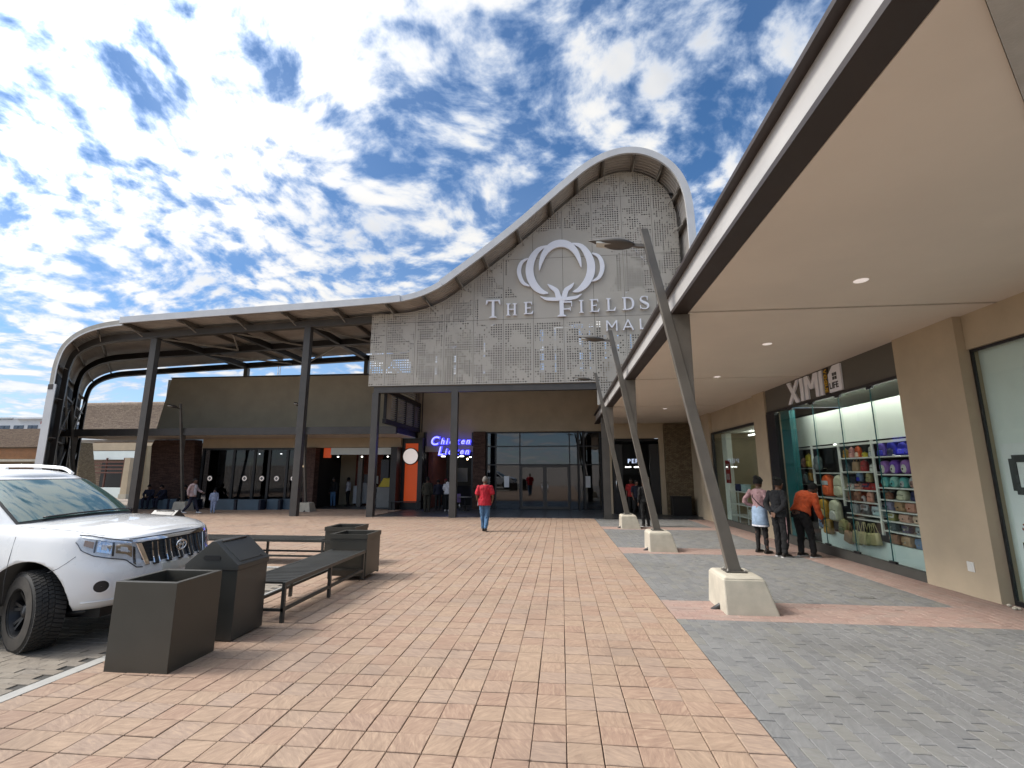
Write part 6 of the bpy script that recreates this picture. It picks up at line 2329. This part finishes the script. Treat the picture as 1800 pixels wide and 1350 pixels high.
mb = MB()
tg = [0, .12, .25, .4, .55, .7, .82, .92, 1.0]
rg = []
for t in tg:
    r_ = [gp(i, t) for i in range(NG)]
    rg.append(r_ + [Vector((p.x, -p.y, p.z)) for p in reversed(r_[1:-1])])
mb.loft(rg, cap=False, smooth=True)
rt_ = [gp(i, 1.0) for i in range(NG)]
mb.grid([[(p.x, p.y * (1 - 2 * k / 12), p.z + .095 * (1 - abs(1 - 2 * k / 12) ** 2.2) * min(1, max(0, (-1.0 - p.x) / .16), max(0, (p.x + 3.48) / .2)) ** .55) for k in range(13)] for p in rt_], smooth=True)
gh = obj('cabin', mb, 'car_paint', car)


def gpatch(name, i0, i1, t0, t1, off, m, parent, nu=12, nv=6, both=False, thick=.004):
    res = None
    def P(b, a, o):
        i = i0 + (i1 - i0) * b / nu
        t = t0 + (t1 - t0) * a / nv
        return gp(abs(i), t, o, 1 if i >= 0 else -1)
    f0 = [[P(b, a, off) for b in range(nu + 1)] for a in range(nv + 1)]
    f1 = [[P(b, a, off - thick) for b in range(nu + 1)] for a in range(nv + 1)]
    mb = MB().grid(f0).grid(f1, flip=True)
    mb.grid([f0[0], f1[0]], False).grid([f0[-1], f1[-1]], False)
    mb.grid([[r[0] for r in f0], [r[0] for r in f1]], False).grid([[r[-1] for r in f0], [r[-1] for r in f1]], False)
    return obj(name, mb, m, parent)


fr_ = gpatch('windscreen_frame', -18.2, 18.2, .045, .94, .008, 'frame_black', gh, 40, 8)
gpatch('windscreen_backing', -17.2, 17.2, .085, .91, .0125, 'wind_base', fr_, 40, 8)
gpatch('windscreen', -17.2, 17.2, .085, .91, .016, 'pane_wind', fr_, 40, 8)
for sd in (1, -1):
    for a, b in ((22.2, 27.6), (28.2, 34.2), (34.9, 42.0)):
        w_ = gpatch('side_window', sd * a, sd * b, .10, .86, .006, 'frame_black', gh, 12, 6)
        gpatch('pane', sd * (a + .25), sd * (b - .25), .14, .82, .011, 'pane_dark', w_, 12, 6)
w_ = gpatch('rear_window', 52, 60, .2, .85, .006, 'frame_black', gh, 12, 6)
gpatch('rear_window', -52, -60, .2, .85, .0065, 'frame_black', gh, 12, 6)
# wipers, cowl, mirrors, rails
for pts in ([(-.22, -.16, 0), (-.30, .10, 0), (-.36, .42, 0), (-.40, .62, 0)], [(-.20, -.55, 0), (-.26, -.20, 0), (-.28, .0, 0), (-.33, .16, 0)]):
    P = []
    for x, y, _ in pts:
        i = min(range(NG), key=lambda q: abs(GA[q][1] - abs(y)) + (0 if q < 24 else 9))
        P.append(gp(i, .10 + max(0, (-.2 - x)) * .10, .034, 1 if y < 0 else -1))
    obj('wiper', MB().tube(catmull([tuple(p) for p in P], 4), .009, 6), 'car_black', gh)
for s in (-1, 1):
    obj('wing_mirror', MB().ellipsoid((-.70, s * .97, 1.22), .05, .095, .065, 14, 10), 'car_black', car)
    obj('mirror_arm', MB().beam((-.60, s * .82, 1.16), (-.62, s * .96, 1.18), .04, .04), 'car_black', car)
    pts = [(-1.22, s * .585, 1.755), (-1.34, s * .60, 1.815), (-1.6, s * .61, 1.845), (-2.4, s * .61, 1.855), (-3.0, s * .60, 1.835), (-3.2, s * .585, 1.775)]
    obj('roof_rail', MB().tube(catmull(pts, 5), .022, 8), 'car_paint', gh)
    obj('rail_foot', MB().box(-2.3, -2.2, s * .60 - .02, s * .60 + .02, 1.76, 1.84), 'car_paint', gh)
    obj('tail_lamp', MB().ellipsoid((-3.62, s * .80, .98), .10, .10, .22, 12, 8), 'cloth_dark_red', body)

# wheels
def wheel(name, x, s):
    w = obj(name, MB().lathe([(.225, -.125), (.255, -.135), (.335, -.13), (.372, -.115), (.380, -.09), (.380, .09), (.372, .115), (.335, .13), (.255, .135), (.225, .125)], 48, 'y', (0, 0, 0), True), 'rubber', car)
    w.location = (x, s * .795, WZ - .002)
    mb = MB()
    N = 56
    for k in range(N):
        for j, yb in enumerate((-.094, -.048, 0, .048, .094)):
            a0 = 2 * PI * (k + (.5 if j % 2 else 0) + .10 * (j - 2)) / N
            a1 = a0 + 2 * PI * .76 / N
            hw = .021 if j not in (0, 4) else .024
            sk = (.18 if j < 2 else (-.18 if j > 2 else .1)) * 2 * PI / N
            rr0, rr1 = .374, .392 if j not in (0, 4) else .388
            def q(a, y, r):
                return (r * math.cos(a), y, r * math.sin(a))
            lo = [q(a0 - sk, yb - hw, rr0), q(a1 - sk, yb - hw, rr0), q(a1 + sk, yb + hw, rr0), q(a0 + sk, yb + hw, rr0)]
            hi = [q(a0 - sk, yb - hw, rr1), q(a1 - sk, yb - hw, rr1), q(a1 + sk, yb + hw, rr1), q(a0 + sk, yb + hw, rr1)]
            mb.hexa(lo, hi)
    obj('tread', mb, 'rubber', w, kind='stuff')
    o = s
    for sgn in (-1, 1):
        obj('tyre_wall', MB().lathe([(.232, sgn * .137), (.29, sgn * .1375), (.345, sgn * .131)], 40, 'y', cap=False), 'tyre_wall', w)
    obj('rim', MB().lathe([(.232, o * .130), (.222, o * .11), (.205, o * .04), (.19, o * -.02), (.01, o * -.03)], 40, 'y', cap=False), 'rim_black', w)
    for k in range(6):
        a = 2 * PI * k / 6
        mb = MB()
        for e in (-.16, .16):
            c0 = Vector((.06 * math.cos(a), o * .035, .06 * math.sin(a)))
            c1 = Vector((.212 * math.cos(a + e), o * .075, .212 * math.sin(a + e)))
            mb.beam(c0, c1, .028, .034, (0, 1, 0))
        obj('spoke', mb, 'rim_black', w)
    obj('hub_cap', MB().lathe([(.07, o * .02), (.07, o * .06), (.05, o * .085), (0, o * .09)], 20, 'y'), 'rim_black', w)
    return w


for x in (0.0, -2.79):
    for s in (-1, 1):
        wh = wheel('wheel', x, s)
        if x == 0.0:
            wh.rotation_euler = (0, R(9), R(-25))
obj('spare_wheel_mount', MB().lathe([(.05, -3.74), (.30, -3.76), (.36, -3.84), (.34, -3.95), (.2, -3.97), (0, -3.97)], 30, 'x', (0, .2, .95)), 'rubber', car)
obj('dashboard', MB().box(-.62, -.30, -.62, .62, 1.02, 1.12), 'dash', car)
# ------------------------------------------------------------------ people
def ell(c, rx, ry, n=14, tilt=0.0):
    """horizontal ellipse ring round c (Vector), tilted forward a little"""
    return [Vector((c.x + rx * math.cos(2 * PI * k / n), c.y + ry * math.sin(2 * PI * k / n), c.z - tilt * ry * math.sin(2 * PI * k / n))) for k in range(n)]


def limb(mb, pts, rs, n=10, grow=0.0):
    """tapered limb with rounded ends"""
    P = [Vector(p) for p in pts]
    d0, d1 = (P[1] - P[0]).normalized(), (P[-1] - P[-2]).normalized()
    Q = [P[0] - d0 * rs[0] * .6] + P + [P[-1] + d1 * rs[-1] * .6]
    RR = [rs[0] * .55] + list(rs) + [rs[-1] * .55]
    C = catmull([tuple(q) for q in Q], 3)
    W = catmull([(r, 0) for r in RR], 3)
    mb.tube(C, [w[0] + grow for w in W], n)


def hand(mb, wrist, dirv, palm_n, s=1.0, curl=.5, thumb=1):
    """palm, four unequal curled fingers and a thumb from the side of the palm"""
    d = Vector(dirv).normalized()
    n = Vector(palm_n)
    n = (n - d * n.dot(d)).normalized()
    side = d.cross(n)
    w = Vector(wrist)
    rot = Matrix((side, n, d)).transposed()
    mb.ellipsoid(w + d * .045 * s, .040 * s, .017 * s, .056 * s, 10, 8, rot)
    for k, L in enumerate((.062, .072, .068, .052)):
        o = w + d * .085 * s + side * (.028 - .019 * k) * s
        a, pts = curl * .5, [o]
        for f in (.42, .32, .26):
            v = d * math.cos(a) + n * math.sin(a)
            pts.append(pts[-1] + v * L * f * s)
            a += curl * .7
        mb.tube(pts, [.0092 * s, .0088 * s, .008 * s, .0065 * s], 7)
    o = w + d * .03 * s + side * .034 * s * thumb
    mb.tube([o, o + (d * .7 + side * thumb * .6 + n * .3).normalized() * .03 * s, o + (d * .9 + side * thumb * .35 + n * .6).normalized() * .058 * s], [.011 * s, .010 * s, .008 * s], 7)


FOLDS = bpy.data.textures.new('folds', 'CLOUDS')
FOLDS.noise_scale = .075
FOLDS.noise_depth = 1


def remesh(o, vox, smooth=4, folds=0.0):
    m = o.modifiers.new('skin', 'REMESH')
    m.mode = 'VOXEL'
    m.voxel_size = vox
    m.use_smooth_shade = True
    s = o.modifiers.new('smooth', 'SMOOTH')
    s.factor = .5
    s.iterations = smooth
    if folds:
        d = o.modifiers.new('folds', 'DISPLACE')
        d.texture = FOLDS
        d.texture_coords = 'LOCAL'
        d.strength = folds
        d.mid_level = .5


BASE = dict(pel=(0, 0, .93), chest=(0, .0, 1.30), neck=(0, -.005, 1.455), head=(0, .025, 1.585),
            shL=(-.175, -.01, 1.385), shR=(.175, -.01, 1.385), elL=(-.225, -.03, 1.10), elR=(.225, -.03, 1.10), wrL=(-.23, .05, .86), wrR=(.23, .05, .86),
            hpL=(-.085, 0, .90), hpR=(.085, 0, .90), knL=(-.095, .01, .49), knR=(.095, .01, .49), anL=(-.10, -.03, .085), anR=(.10, -.03, .085))


def person(label, loc, rz, h, pose, cl, vox=.012, group=None, skin='skin_dark', hair='short', build=1.0, hands=True, face=True, spread=1.0):
    """pose: joints that differ from standing, in metres on a 1.70 m figure that faces +y"""
    J = {k: Vector(v) for k, v in BASE.items()}
    for k, v in pose.items():
        if k in J:
            J[k] = Vector(v)
    k_ = h / 1.70
    b = build
    mb = MB()
    # torso from pelvis to neck
    pel, chest, neck, head = J['pel'], J['chest'], J['neck'], J['head']
    def along(t):
        if t < .5:
            return pel.lerp(chest, t / .5)
        return chest.lerp(neck, (t - .5) / .5)
    lean = (neck - pel).normalized()
    tilt = lean.y
    prof = [(-.14, .135, .105), (-.04, .168, .122), (.10, .160, .115), (.25, .138, .100), (.42, .155, .112), (.60, .168, .115), (.78, .165, .102), (.90, .115, .080), (1.0, .060, .058)]
    rings = [ell(along(max(t, 0)) + (lean * t * .75 if t < 0 else Vector()), rx * b, ry * b, 14, tilt) for t, rx, ry in prof]
    mb.loft(rings, True, True)
    limb(mb, [neck - lean * .03, neck + (head - neck) * .35, head - Vector((0, 0, .02))], [.055, .050, .052])
    # head with jaw, nose, ears
    face_d = Vector((pose.get('look', (0, 1, 0)))).normalized()
    hrot = Vector((0, 1, 0)).rotation_difference(face_d).to_matrix()
    mb.ellipsoid(head, .074, .094, .112, 16, 12, hrot)
    mb.ellipsoid(head + hrot @ Vector((0, .030, -.060)), .054, .062, .062, 12, 9, hrot)
    mb.tube([head + hrot @ Vector((0, .088, .015)), head + hrot @ Vector((0, .112, -.022)), head + hrot @ Vector((0, .092, -.030))], [.010, .016, .012], 7)
    for s in (-1, 1):
        mb.ellipsoid(head + hrot @ Vector((s * .078, -.004, -.012)), .010, .019, .030, 8, 6, hrot)
    mb.tube([head + hrot @ Vector((-.024, .086, -.058)), head + hrot @ Vector((0, .095, -.056)), head + hrot @ Vector((.024, .086, -.058))], .008, 6)
    for s in 'LR':
        limb(mb, [J['sh' + s], J['el' + s], J['wr' + s]], [.050 * b, .038 * b, .026])
        d = (J['wr' + s] - J['el' + s]).normalized()
        if hands:
            sd = 1 if s == 'R' else -1
            hand(mb, J['wr' + s] + d * .01, pose.get('hd' + s, d), pose.get('pn' + s, (-sd, 0.1, 0)), 1.0, pose.get('curl', .45), -1 if s == 'R' else 1)
        else:
            limb(mb, [J['wr' + s], J['wr' + s] + d * .09], [.026, .028])
        limb(mb, [J['hp' + s], J['kn' + s], J['an' + s]], [.084 * b, .056 * b, .036])
        f = Vector(pose.get('ft' + s, (0, 1, 0))).normalized()
        limb(mb, [J['an' + s] + Vector((0, 0, -.035)) - f * .03, J['an' + s] + f * .15 + Vector((0, 0, -.05))], [.036, .030])
    me = obj('person', mb, skin)
    me.location = loc
    me.rotation_euler = (0, 0, rz)
    me.scale = (k_, k_, k_)
    tag(me, label, 'person', group)
    remesh(me, vox)
    # eyes
    if face:
        for s in (-1, 1):
            c = head + hrot @ Vector((s * .031, .083, .016))
            obj('eye', MB().ellipsoid(c, .012, .008, .009, 10, 6, hrot), 'cloth_white_cloth', me)
            obj('pupil', MB().ellipsoid(c + hrot @ Vector((0, .0065, 0)), .0055, .003, .0055, 8, 5, hrot), 'black', me)
    # hair
    hm = MB()
    if hair != 'bald':
        up_ = hrot @ Vector((0, -.012, .020))
        g_ = .010 if hair in ('short', 'grey') else .022
        rows = []
        for j in range(9):
            t = PI * .62 * j / 8
            row_ = []
            for i in range(19):
                a = 2 * PI * i / 18
                low = 1.0 if math.sin(a) < .2 else .70
                tt = t * (low if j > 4 else 1)
                v = Vector(((.076 + g_) * math.sin(tt) * math.cos(a), (.096 + g_) * math.sin(tt) * math.sin(a), (.113 + g_) * math.cos(tt)))
                v *= 1 + .045 * noise.noise(v * 38 + Vector((h * 9, rz, 0)))
                row_.append(head + up_ * .6 + hrot @ v)
            rows.append(row_)
        hm.grid(rows)
        if hair == 'bun':
            hm.ellipsoid(head + hrot @ Vector((0, -.075, .105)), .062, .062, .055, 12, 9)
        if hair == 'braids':
            for s in (-1, 0, 1):
                hm.tube([head + hrot @ Vector((s * .05, -.095, .03)), head + hrot @ Vector((s * .055, -.125, -.08)), head + hrot @ Vector((s * .05, -.115, -.18)), head + hrot @ Vector((s * .045, -.10, -.26))], [.036, .040, .036, .018], 8)
        obj('hair', hm, cl.get('hair', 'hair_grey' if hair == 'grey' else 'hair_black'), me)
    # top
    gr_ = cl.get('loose', .014)
    top = MB()
    t0 = cl.get('hem', -.02)
    tp = [(t0, .172, .128)] if t0 < .10 else [(t0, .158, .115)]
    tp += [q for q in prof if q[0] > t0 + .02 and q[0] < .93]
    tp.append((.955, .085, .074))
    rings = [ell(along(max(t, 0)) + (lean * t * .75 if t < 0 else Vector()), rx * b + gr_, ry * b + gr_ * 1.2, 14, tilt) for t, rx, ry in tp]
    top.loft(rings, True, True)
    for s in 'LR':
        if cl.get('sleeve', 'long') == 'long':
            limb(top, [J['sh' + s], J['el' + s], J['wr' + s].lerp(J['el' + s], .06)], [.056 * b, .045 * b, .034], 10, gr_ * .6)
        else:
            limb(top, [J['sh' + s], J['sh' + s].lerp(J['el' + s], .80)], [.060 * b, .062 * b], 10, gr_ * .7)
    o = obj('top', top, cl['top'], me)
    remesh(o, vox, 3, .030)
    if cl.get('hood'):
        hdm = MB().ellipsoid(neck + Vector((0, -.075, .01)), .11, .07, .085, 12, 8)
        if cl['hood'] == 'up':
            hdm.ellipsoid(head + hrot @ Vector((0, -.02, .012)), .098, .108, .13, 14, 10, hrot)
        obj('hood', hdm, cl['top'], me)
    if cl.get('apron'):
        obj('shirt_front', MB().loft([ell(along(t) + Vector((0, .03, 0)), rx * b * .75 + gr_, ry * b + gr_, 14, tilt) for t, rx, ry in prof[1:7]], True, True), cl['apron'], me)
    # lower garment
    low = MB()
    if cl.get('skirt'):
        rr = [ell(along(.16), .150 * b + .012, .108 * b + .012, 16, tilt), ell(along(.04), .172 * b + .012, .126 * b + .012, 16), ell(pel - Vector((0, -.0, .12)), .190 * b, .142 * b, 16), ell(pel - Vector((0, -.0, .30)), .205 * b, .155 * b, 16), ell(pel - Vector((0, 0, .31)), .195 * b, .145 * b, 16)]
        low.loft(rr, True, True)
        sk = obj('skirt', low, cl['skirt'], me)
        obj('skirt_fringe', MB().loft([ell(pel - Vector((0, 0, .295)), .208 * b, .158 * b, 16), ell(pel - Vector((0, 0, .33)), .209 * b, .159 * b, 16)], False, True), 'cloth_white_cloth', sk)
        low = MB()
    lg = cl.get('loose_leg', .010)
    wq = .0 if cl.get('skirt') else 1
    eg = 0.0 if cl.get('skirt') else (.008 if cl.get('hem', 0) < 0 else .012)
    tl_ = [(-.15, .14, .11), (-.04, .170, .124), (.08, .163, .118)] + ([(.13, .156, .114)] if cl.get('hem', 0) >= 0 and not cl.get('skirt') else [])
    rings = [ell(along(max(t, 0)) + (lean * t * .75 if t < 0 else Vector()), rx * b + eg, ry * b + eg * 1.2, 14, tilt if t >= 0 else 0) for t, rx, ry in tl_]
    low.loft(rings, True, True)
    for s in 'LR':
        limb(low, [J['hp' + s], J['kn' + s], J['an' + s].lerp(J['kn' + s], .02)], [.088 * b, .062 * b, .046 if lg > .004 else .038], 10, lg)
    o = obj('tights' if cl.get('skirt') else 'trousers', low, cl['legs'], me)
    remesh(o, vox, 3, .030)
    for s in 'LR':
        f = Vector(pose.get('ft' + s, (0, 1, 0))).normalized()
        a = J['an' + s]
        sd = Vector((f.y, -f.x, 0))
        sm = MB()
        rows = []
        for u, w_, ht in ((-.085, .026, .050), (-.06, .036, .085), (.0, .040, .095), (.06, .043, .062), (.12, .046, .048), (.165, .036, .036), (.185, .016, .022)):
            c = a + f * u
            rows.append([Vector((c.x, c.y, a.z - .085 + .018)) + sd * w_ * math.cos(t) * 1.0 + Vector((0, 0, max(0, math.sin(t)) * ht - max(0, -math.sin(t)) * .004)) + f * 0 for t in [2 * PI * q / 10 for q in range(10)]])
        sm.loft(rows, True, True)
        sh_ = obj('shoe', sm, cl.get('shoe', 'cloth_shoe_dark'), me)
        if cl.get('sole'):
            sole = MB().prism([(a.x + f.x * u + sd.x * w_, a.y + f.y * u + sd.y * w_) for u, w_ in ((-.09, -.03), (-.09, .03), (.0, .042), (.12, .048), (.185, .02), (.185, -.02), (.12, -.048), (.0, -.042))], a.z - .085, a.z - .085 + .022, 'z')
            obj('sole', sole, cl['sole'], sh_)
    return me


# man in red walking towards the doors
p = person('man in a loose red T-shirt and jeans walking away towards the glass doors', (-2.52, 15.75, g0(15.75)), R(4), 1.74,
           dict(knL=(-.07, .05, .50), anL=(-.05, .12, .085), knR=(.075, .02, .50), anR=(.045, -.13, .11), elL=(-.25, -.03, 1.11), wrL=(-.235, .14, .93), elR=(.25, -.03, 1.11), wrR=(.235, .15, .96), head=(0, .03, 1.585)),
           dict(top='cloth_red', legs='cloth_jeans', sleeve='short', hem=-.16, loose=.034, shoe='cloth_shoe_dark', loose_leg=.014), .0095, None, 'skin_brown', 'grey', 1.06)
o = MB().cbox((-.25, .20, .86), .012, .07, .12)
pp = obj('folded_paper', o, 'poster_white')
pp.matrix_world = Matrix.Translation(p.location) @ Matrix.Rotation(R(4), 4, 'Z')
tag(pp, 'small white folded paper held in the hand of the man in red', 'paper')

WG = 'people looking into the shop window'
# woman in pink with denim skirt; faces the window (+x) and a little away
w1 = person('woman in dusty pink top and pale denim skirt, hand on hip, at the window', (4.62, 12.02, g0(12.02)), R(-58), 1.72,
            dict(elL=(-.30, -.10, 1.13), wrL=(-.19, .10, 1.03), hdL=(.6, .5, -.4), elR=(.24, -.02, 1.11), wrR=(.22, .10, .90), anL=(-.09, -.03, .085), anR=(.11, .0, .085), head=(0, .05, 1.585), neck=(0, .015, 1.455), chest=(0, .01, 1.3), look=(.1, 1, -.15)),
            dict(top='cloth_pink', legs='cloth_tights', skirt='cloth_denim', hem=.10, loose=.008, shoe='cloth_shoe_dark', loose_leg=.002), .0095, WG, 'skin_dark', 'bun', .97)
obj('bag_strap', MB().tube([(-.155, .02, 1.42), (-.05, -.135, 1.25), (.10, -.135, 1.10), (.17, -.06, 1.02)], .009, 6), 'cloth_black_cloth', w1)
w2 = person('person in a charcoal jacket and black trousers with hands clasped behind the back', (4.86, 11.55, g0(11.55)), R(-66), 1.70,
            dict(elL=(-.24, -.10, 1.11), wrL=(-.055, -.165, .95), hdL=(.7, -.1, -.6), elR=(.24, -.10, 1.11), wrR=(.055, -.165, .95), hdR=(-.7, -.1, -.6), pnL=(0, -1, 0), pnR=(0, -1, 0), anL=(-.085, -.02, .085), anR=(.10, -.05, .085), head=(.0, .055, 1.575), neck=(0, .02, 1.45), look=(.15, 1, -.1)),
            dict(top='cloth_charcoal', legs='cloth_black_cloth', hem=-.10, loose=.026, shoe='cloth_shoe_dark', sole='cloth_shoe_white', loose_leg=.020), .0095, WG, 'skin_brown', 'bun', 1.0)
obj('side_stripe', MB().tube([(.185, -.02, .86), (.165, 0, .5), (.152, -.045, .12)], .010, 6), 'cloth_pink', w2)
w3 = person('woman in an orange jumper and black trousers bending forward to look through the glass', (5.40, 11.62, g0(11.62)), R(-70), 1.72,
            dict(pel=(0, -.07, .93), chest=(0, .08, 1.25), neck=(0, .21, 1.375), head=(.02, .33, 1.45), shL=(-.18, .16, 1.325), shR=(.18, .16, 1.325), elL=(-.25, .10, 1.06), wrL=(-.20, .19, .90), elR=(.25, .14, 1.05), wrR=(.22, .26, .82),
                 hpL=(-.085, -.07, .90), hpR=(.085, -.07, .90), knL=(-.10, -.02, .49), knR=(.12, .03, .49), anL=(-.10, -.06, .085), anR=(.15, .03, .085), look=(.25, 1, -.3)),
            dict(top='cloth_orange', legs='cloth_black_cloth', hem=.0, loose=.030, shoe='cloth_shoe_dark', sole='cloth_shoe_white', loose_leg=.014), .0095, WG, 'skin_dark', 'short', 1.10)

# woman and child crossing the forecourt
person('woman in white shirt and pink cardigan striding past the blue blocks', (-17.75, 21.7, g0(21.7)), R(-80), 1.66,
       dict(knL=(-.07, .16, .50), anL=(-.04, .32, .10), knR=(.07, -.06, .48), anR=(.05, -.34, .11), elL=(-.20, .14, 1.12), wrL=(-.16, .36, 1.03), elR=(.22, -.10, 1.12), wrR=(.20, -.08, .88), neck=(0, .03, 1.455), head=(0, .06, 1.585)),
       dict(top='cloth_pale_pink', apron='cloth_white_cloth', legs='cloth_navy', hem=-.14, loose=.024, shoe='cloth_shoe_white', loose_leg=.012), .014, None, 'skin_dark', 'short', 1.0)
person('small child in a pale blue hooded tracksuit beside the concrete lamp foot', (-17.15, 22.4, g0(22.4)), R(-150), 1.14,
       dict(knL=(-.09, .04, .50), anL=(-.09, .06, .085), elR=(.25, 0, 1.13), wrR=(.25, .08, .92)),
       dict(top='cloth_light_blue', legs='cloth_light_blue', hood='back', hem=-.08, loose=.03, shoe='cloth_shoe_white', loose_leg=.02), .014, None, 'skin_dark', 'short', 1.12)


def seat_pose(dx=0.0, fwd=.15):
    return dict(pel=(0, -.30, .56), chest=(0, -.24, .90), neck=(0, -.18, 1.05), head=(0, -.10, 1.17), shL=(-.175, -.20, .985), shR=(.175, -.20, .985), elL=(-.22, -.08, .74), elR=(.22, -.08, .74), wrL=(-.10, .10, .66), wrR=(.10, .10, .66),
                hpL=(-.09, -.30, .54), hpR=(.09, -.30, .54), knL=(-.13, .13, .53), knR=(.13, .13, .53), anL=(-.13 + dx, .16, .085), anR=(.13 + dx, .10, .085), look=(.1, 1, -.3))


SB = 'people seated on the blue blocks'
for x, y, rz, lab, c in ((-22.65, 24.42, R(200), 'person in navy overalls seated leftmost on the blue blocks', 'navy'), (-21.95, 24.40, R(165), 'person in navy overalls seated with forearms on the knees beside the leftmost one', 'navy'), (-20.55, 24.42, R(178), 'person in black seated on the block nearest the concrete lamp foot', 'black_cloth')):
    person(lab, (x, y, g0(y) + .03), rz, 1.68, seat_pose(), dict(top='cloth_' + c, legs='cloth_' + c, hem=-.02, loose=.02, shoe='cloth_shoe_dark'), .018, SB, 'skin_brown', 'short', 1.05, True, True)

# queue at the chicken shop
CG = 'people at the chicken shop front'
person('person in a long olive black coat standing beside the orange pylon', (-6.85, 24.2, g0(24.2)), R(10), 1.72, dict(), dict(top='cloth_olive', legs='cloth_olive', hem=-.14, loose=.035, loose_leg=.02), .018, CG, 'skin_dark', 'bun', 1.1, True, False)
person('person in a pale hooded jacket and black trousers at the counter front', (-5.95, 24.9, g0(24.9)), R(-8), 1.66, dict(elL=(-.24, .05, 1.12), wrL=(-.16, .22, 1.08), elR=(.24, .05, 1.12), wrR=(.16, .22, 1.08), neck=(0, .03, 1.45), head=(0, .08, 1.575)),
       dict(top='cloth_light_blue' if False else 'cloth_white_cloth', legs='cloth_black_cloth', hood='back', hem=-.06, loose=.032, shoe='cloth_shoe_white', loose_leg=.012), .016, CG, 'skin_dark', 'bun', 1.05, True, False)
person('person in black with a dark red cap behind the pale hooded jacket', (-6.35, 26.1, g0(26.1)), R(160), 1.64, dict(), dict(top='cloth_black_cloth', legs='cloth_black_cloth', hem=-.08, loose=.02, hair='cloth_dark_red'), .018, CG, 'skin_brown', 'short', 1.0)
person('dark clothed person in the shadow between the coat and the hooded jacket', (-6.55, 25.2, g0(25.2)), R(20), 1.62, dict(), dict(top='cloth_navy', legs='cloth_black_cloth', hem=-.06, loose=.02), .018, CG, 'skin_dark', 'short', 1.0, True, False)
# inside the restaurant
RG = 'people inside the brick walled restaurant'
person('person in blue jeans and a dark top just inside the restaurant opening', (-14.1 + .75, 27.2, -.37), R(170), 1.70, dict(), dict(top='cloth_black_cloth', legs='cloth_jeans', hem=-.08, loose=.02), .018, RG, 'skin_dark', 'short')
person('person in a white shirt deeper inside the restaurant', (-12.95, 28.3, -.37), R(100), 1.68, dict(), dict(top='cloth_white_cloth', legs='cloth_black_cloth', hem=-.02, loose=.02), .018, RG, 'skin_dark', 'short')
person('person in grey seated beside the yellow topped bin', (-10.9, 27.7, -.33), R(250), 1.70, seat_pose(), dict(top='cloth_grey_cloth', legs='cloth_grey_cloth', hem=-.02, loose=.02), .018, RG, 'skin_dark', 'short')
st = thing('stool', 'low dark stool under the seated person in grey', 'stool', (-10.62, 27.8, -.37))
obj('seat', MB().box(-.2, .2, -.2, .2, .40, .45), 'frame_black', st)
for x in (-.16, .16):
    for y in (-.16, .16):
        obj('leg', MB().box(x - .018, x + .018, y - .018, y + .018, 0, .40), 'frame_black', st)
# at the dark shop on the right of the recess
PG = 'people at the dark shop front'
person('person in a red shirt in the dark shop doorway', (3.25, 23.2, g0(23.2)), R(160), 1.70, dict(), dict(top='cloth_dark_red', legs='cloth_black_cloth', sleeve='short', hem=-.10, loose=.02), .018, PG, 'skin_dark', 'short')
person('person in a navy top with bare forearms walking out of the dark shop', (3.32, 22.1, g0(22.1)), R(200), 1.62, dict(knL=(-.08, .12, .50), anL=(-.06, .18, .09), anR=(.08, -.16, .11), wrR=(.25, .12, .90)), dict(top='cloth_navy', legs='cloth_black_cloth', sleeve='short', hem=-.08, loose=.02), .018, PG, 'skin_brown', 'short')
person('person in black with white soled shoes standing behind the second lamp pole', (2.98, 18.0, g0(18.0)), R(15), 1.66, dict(), dict(top='cloth_black_cloth', legs='cloth_black_cloth', hem=-.06, loose=.02, shoe='cloth_shoe_dark', sole='cloth_shoe_white'), .014, PG, 'skin_dark', 'short', 1.0, True, False)
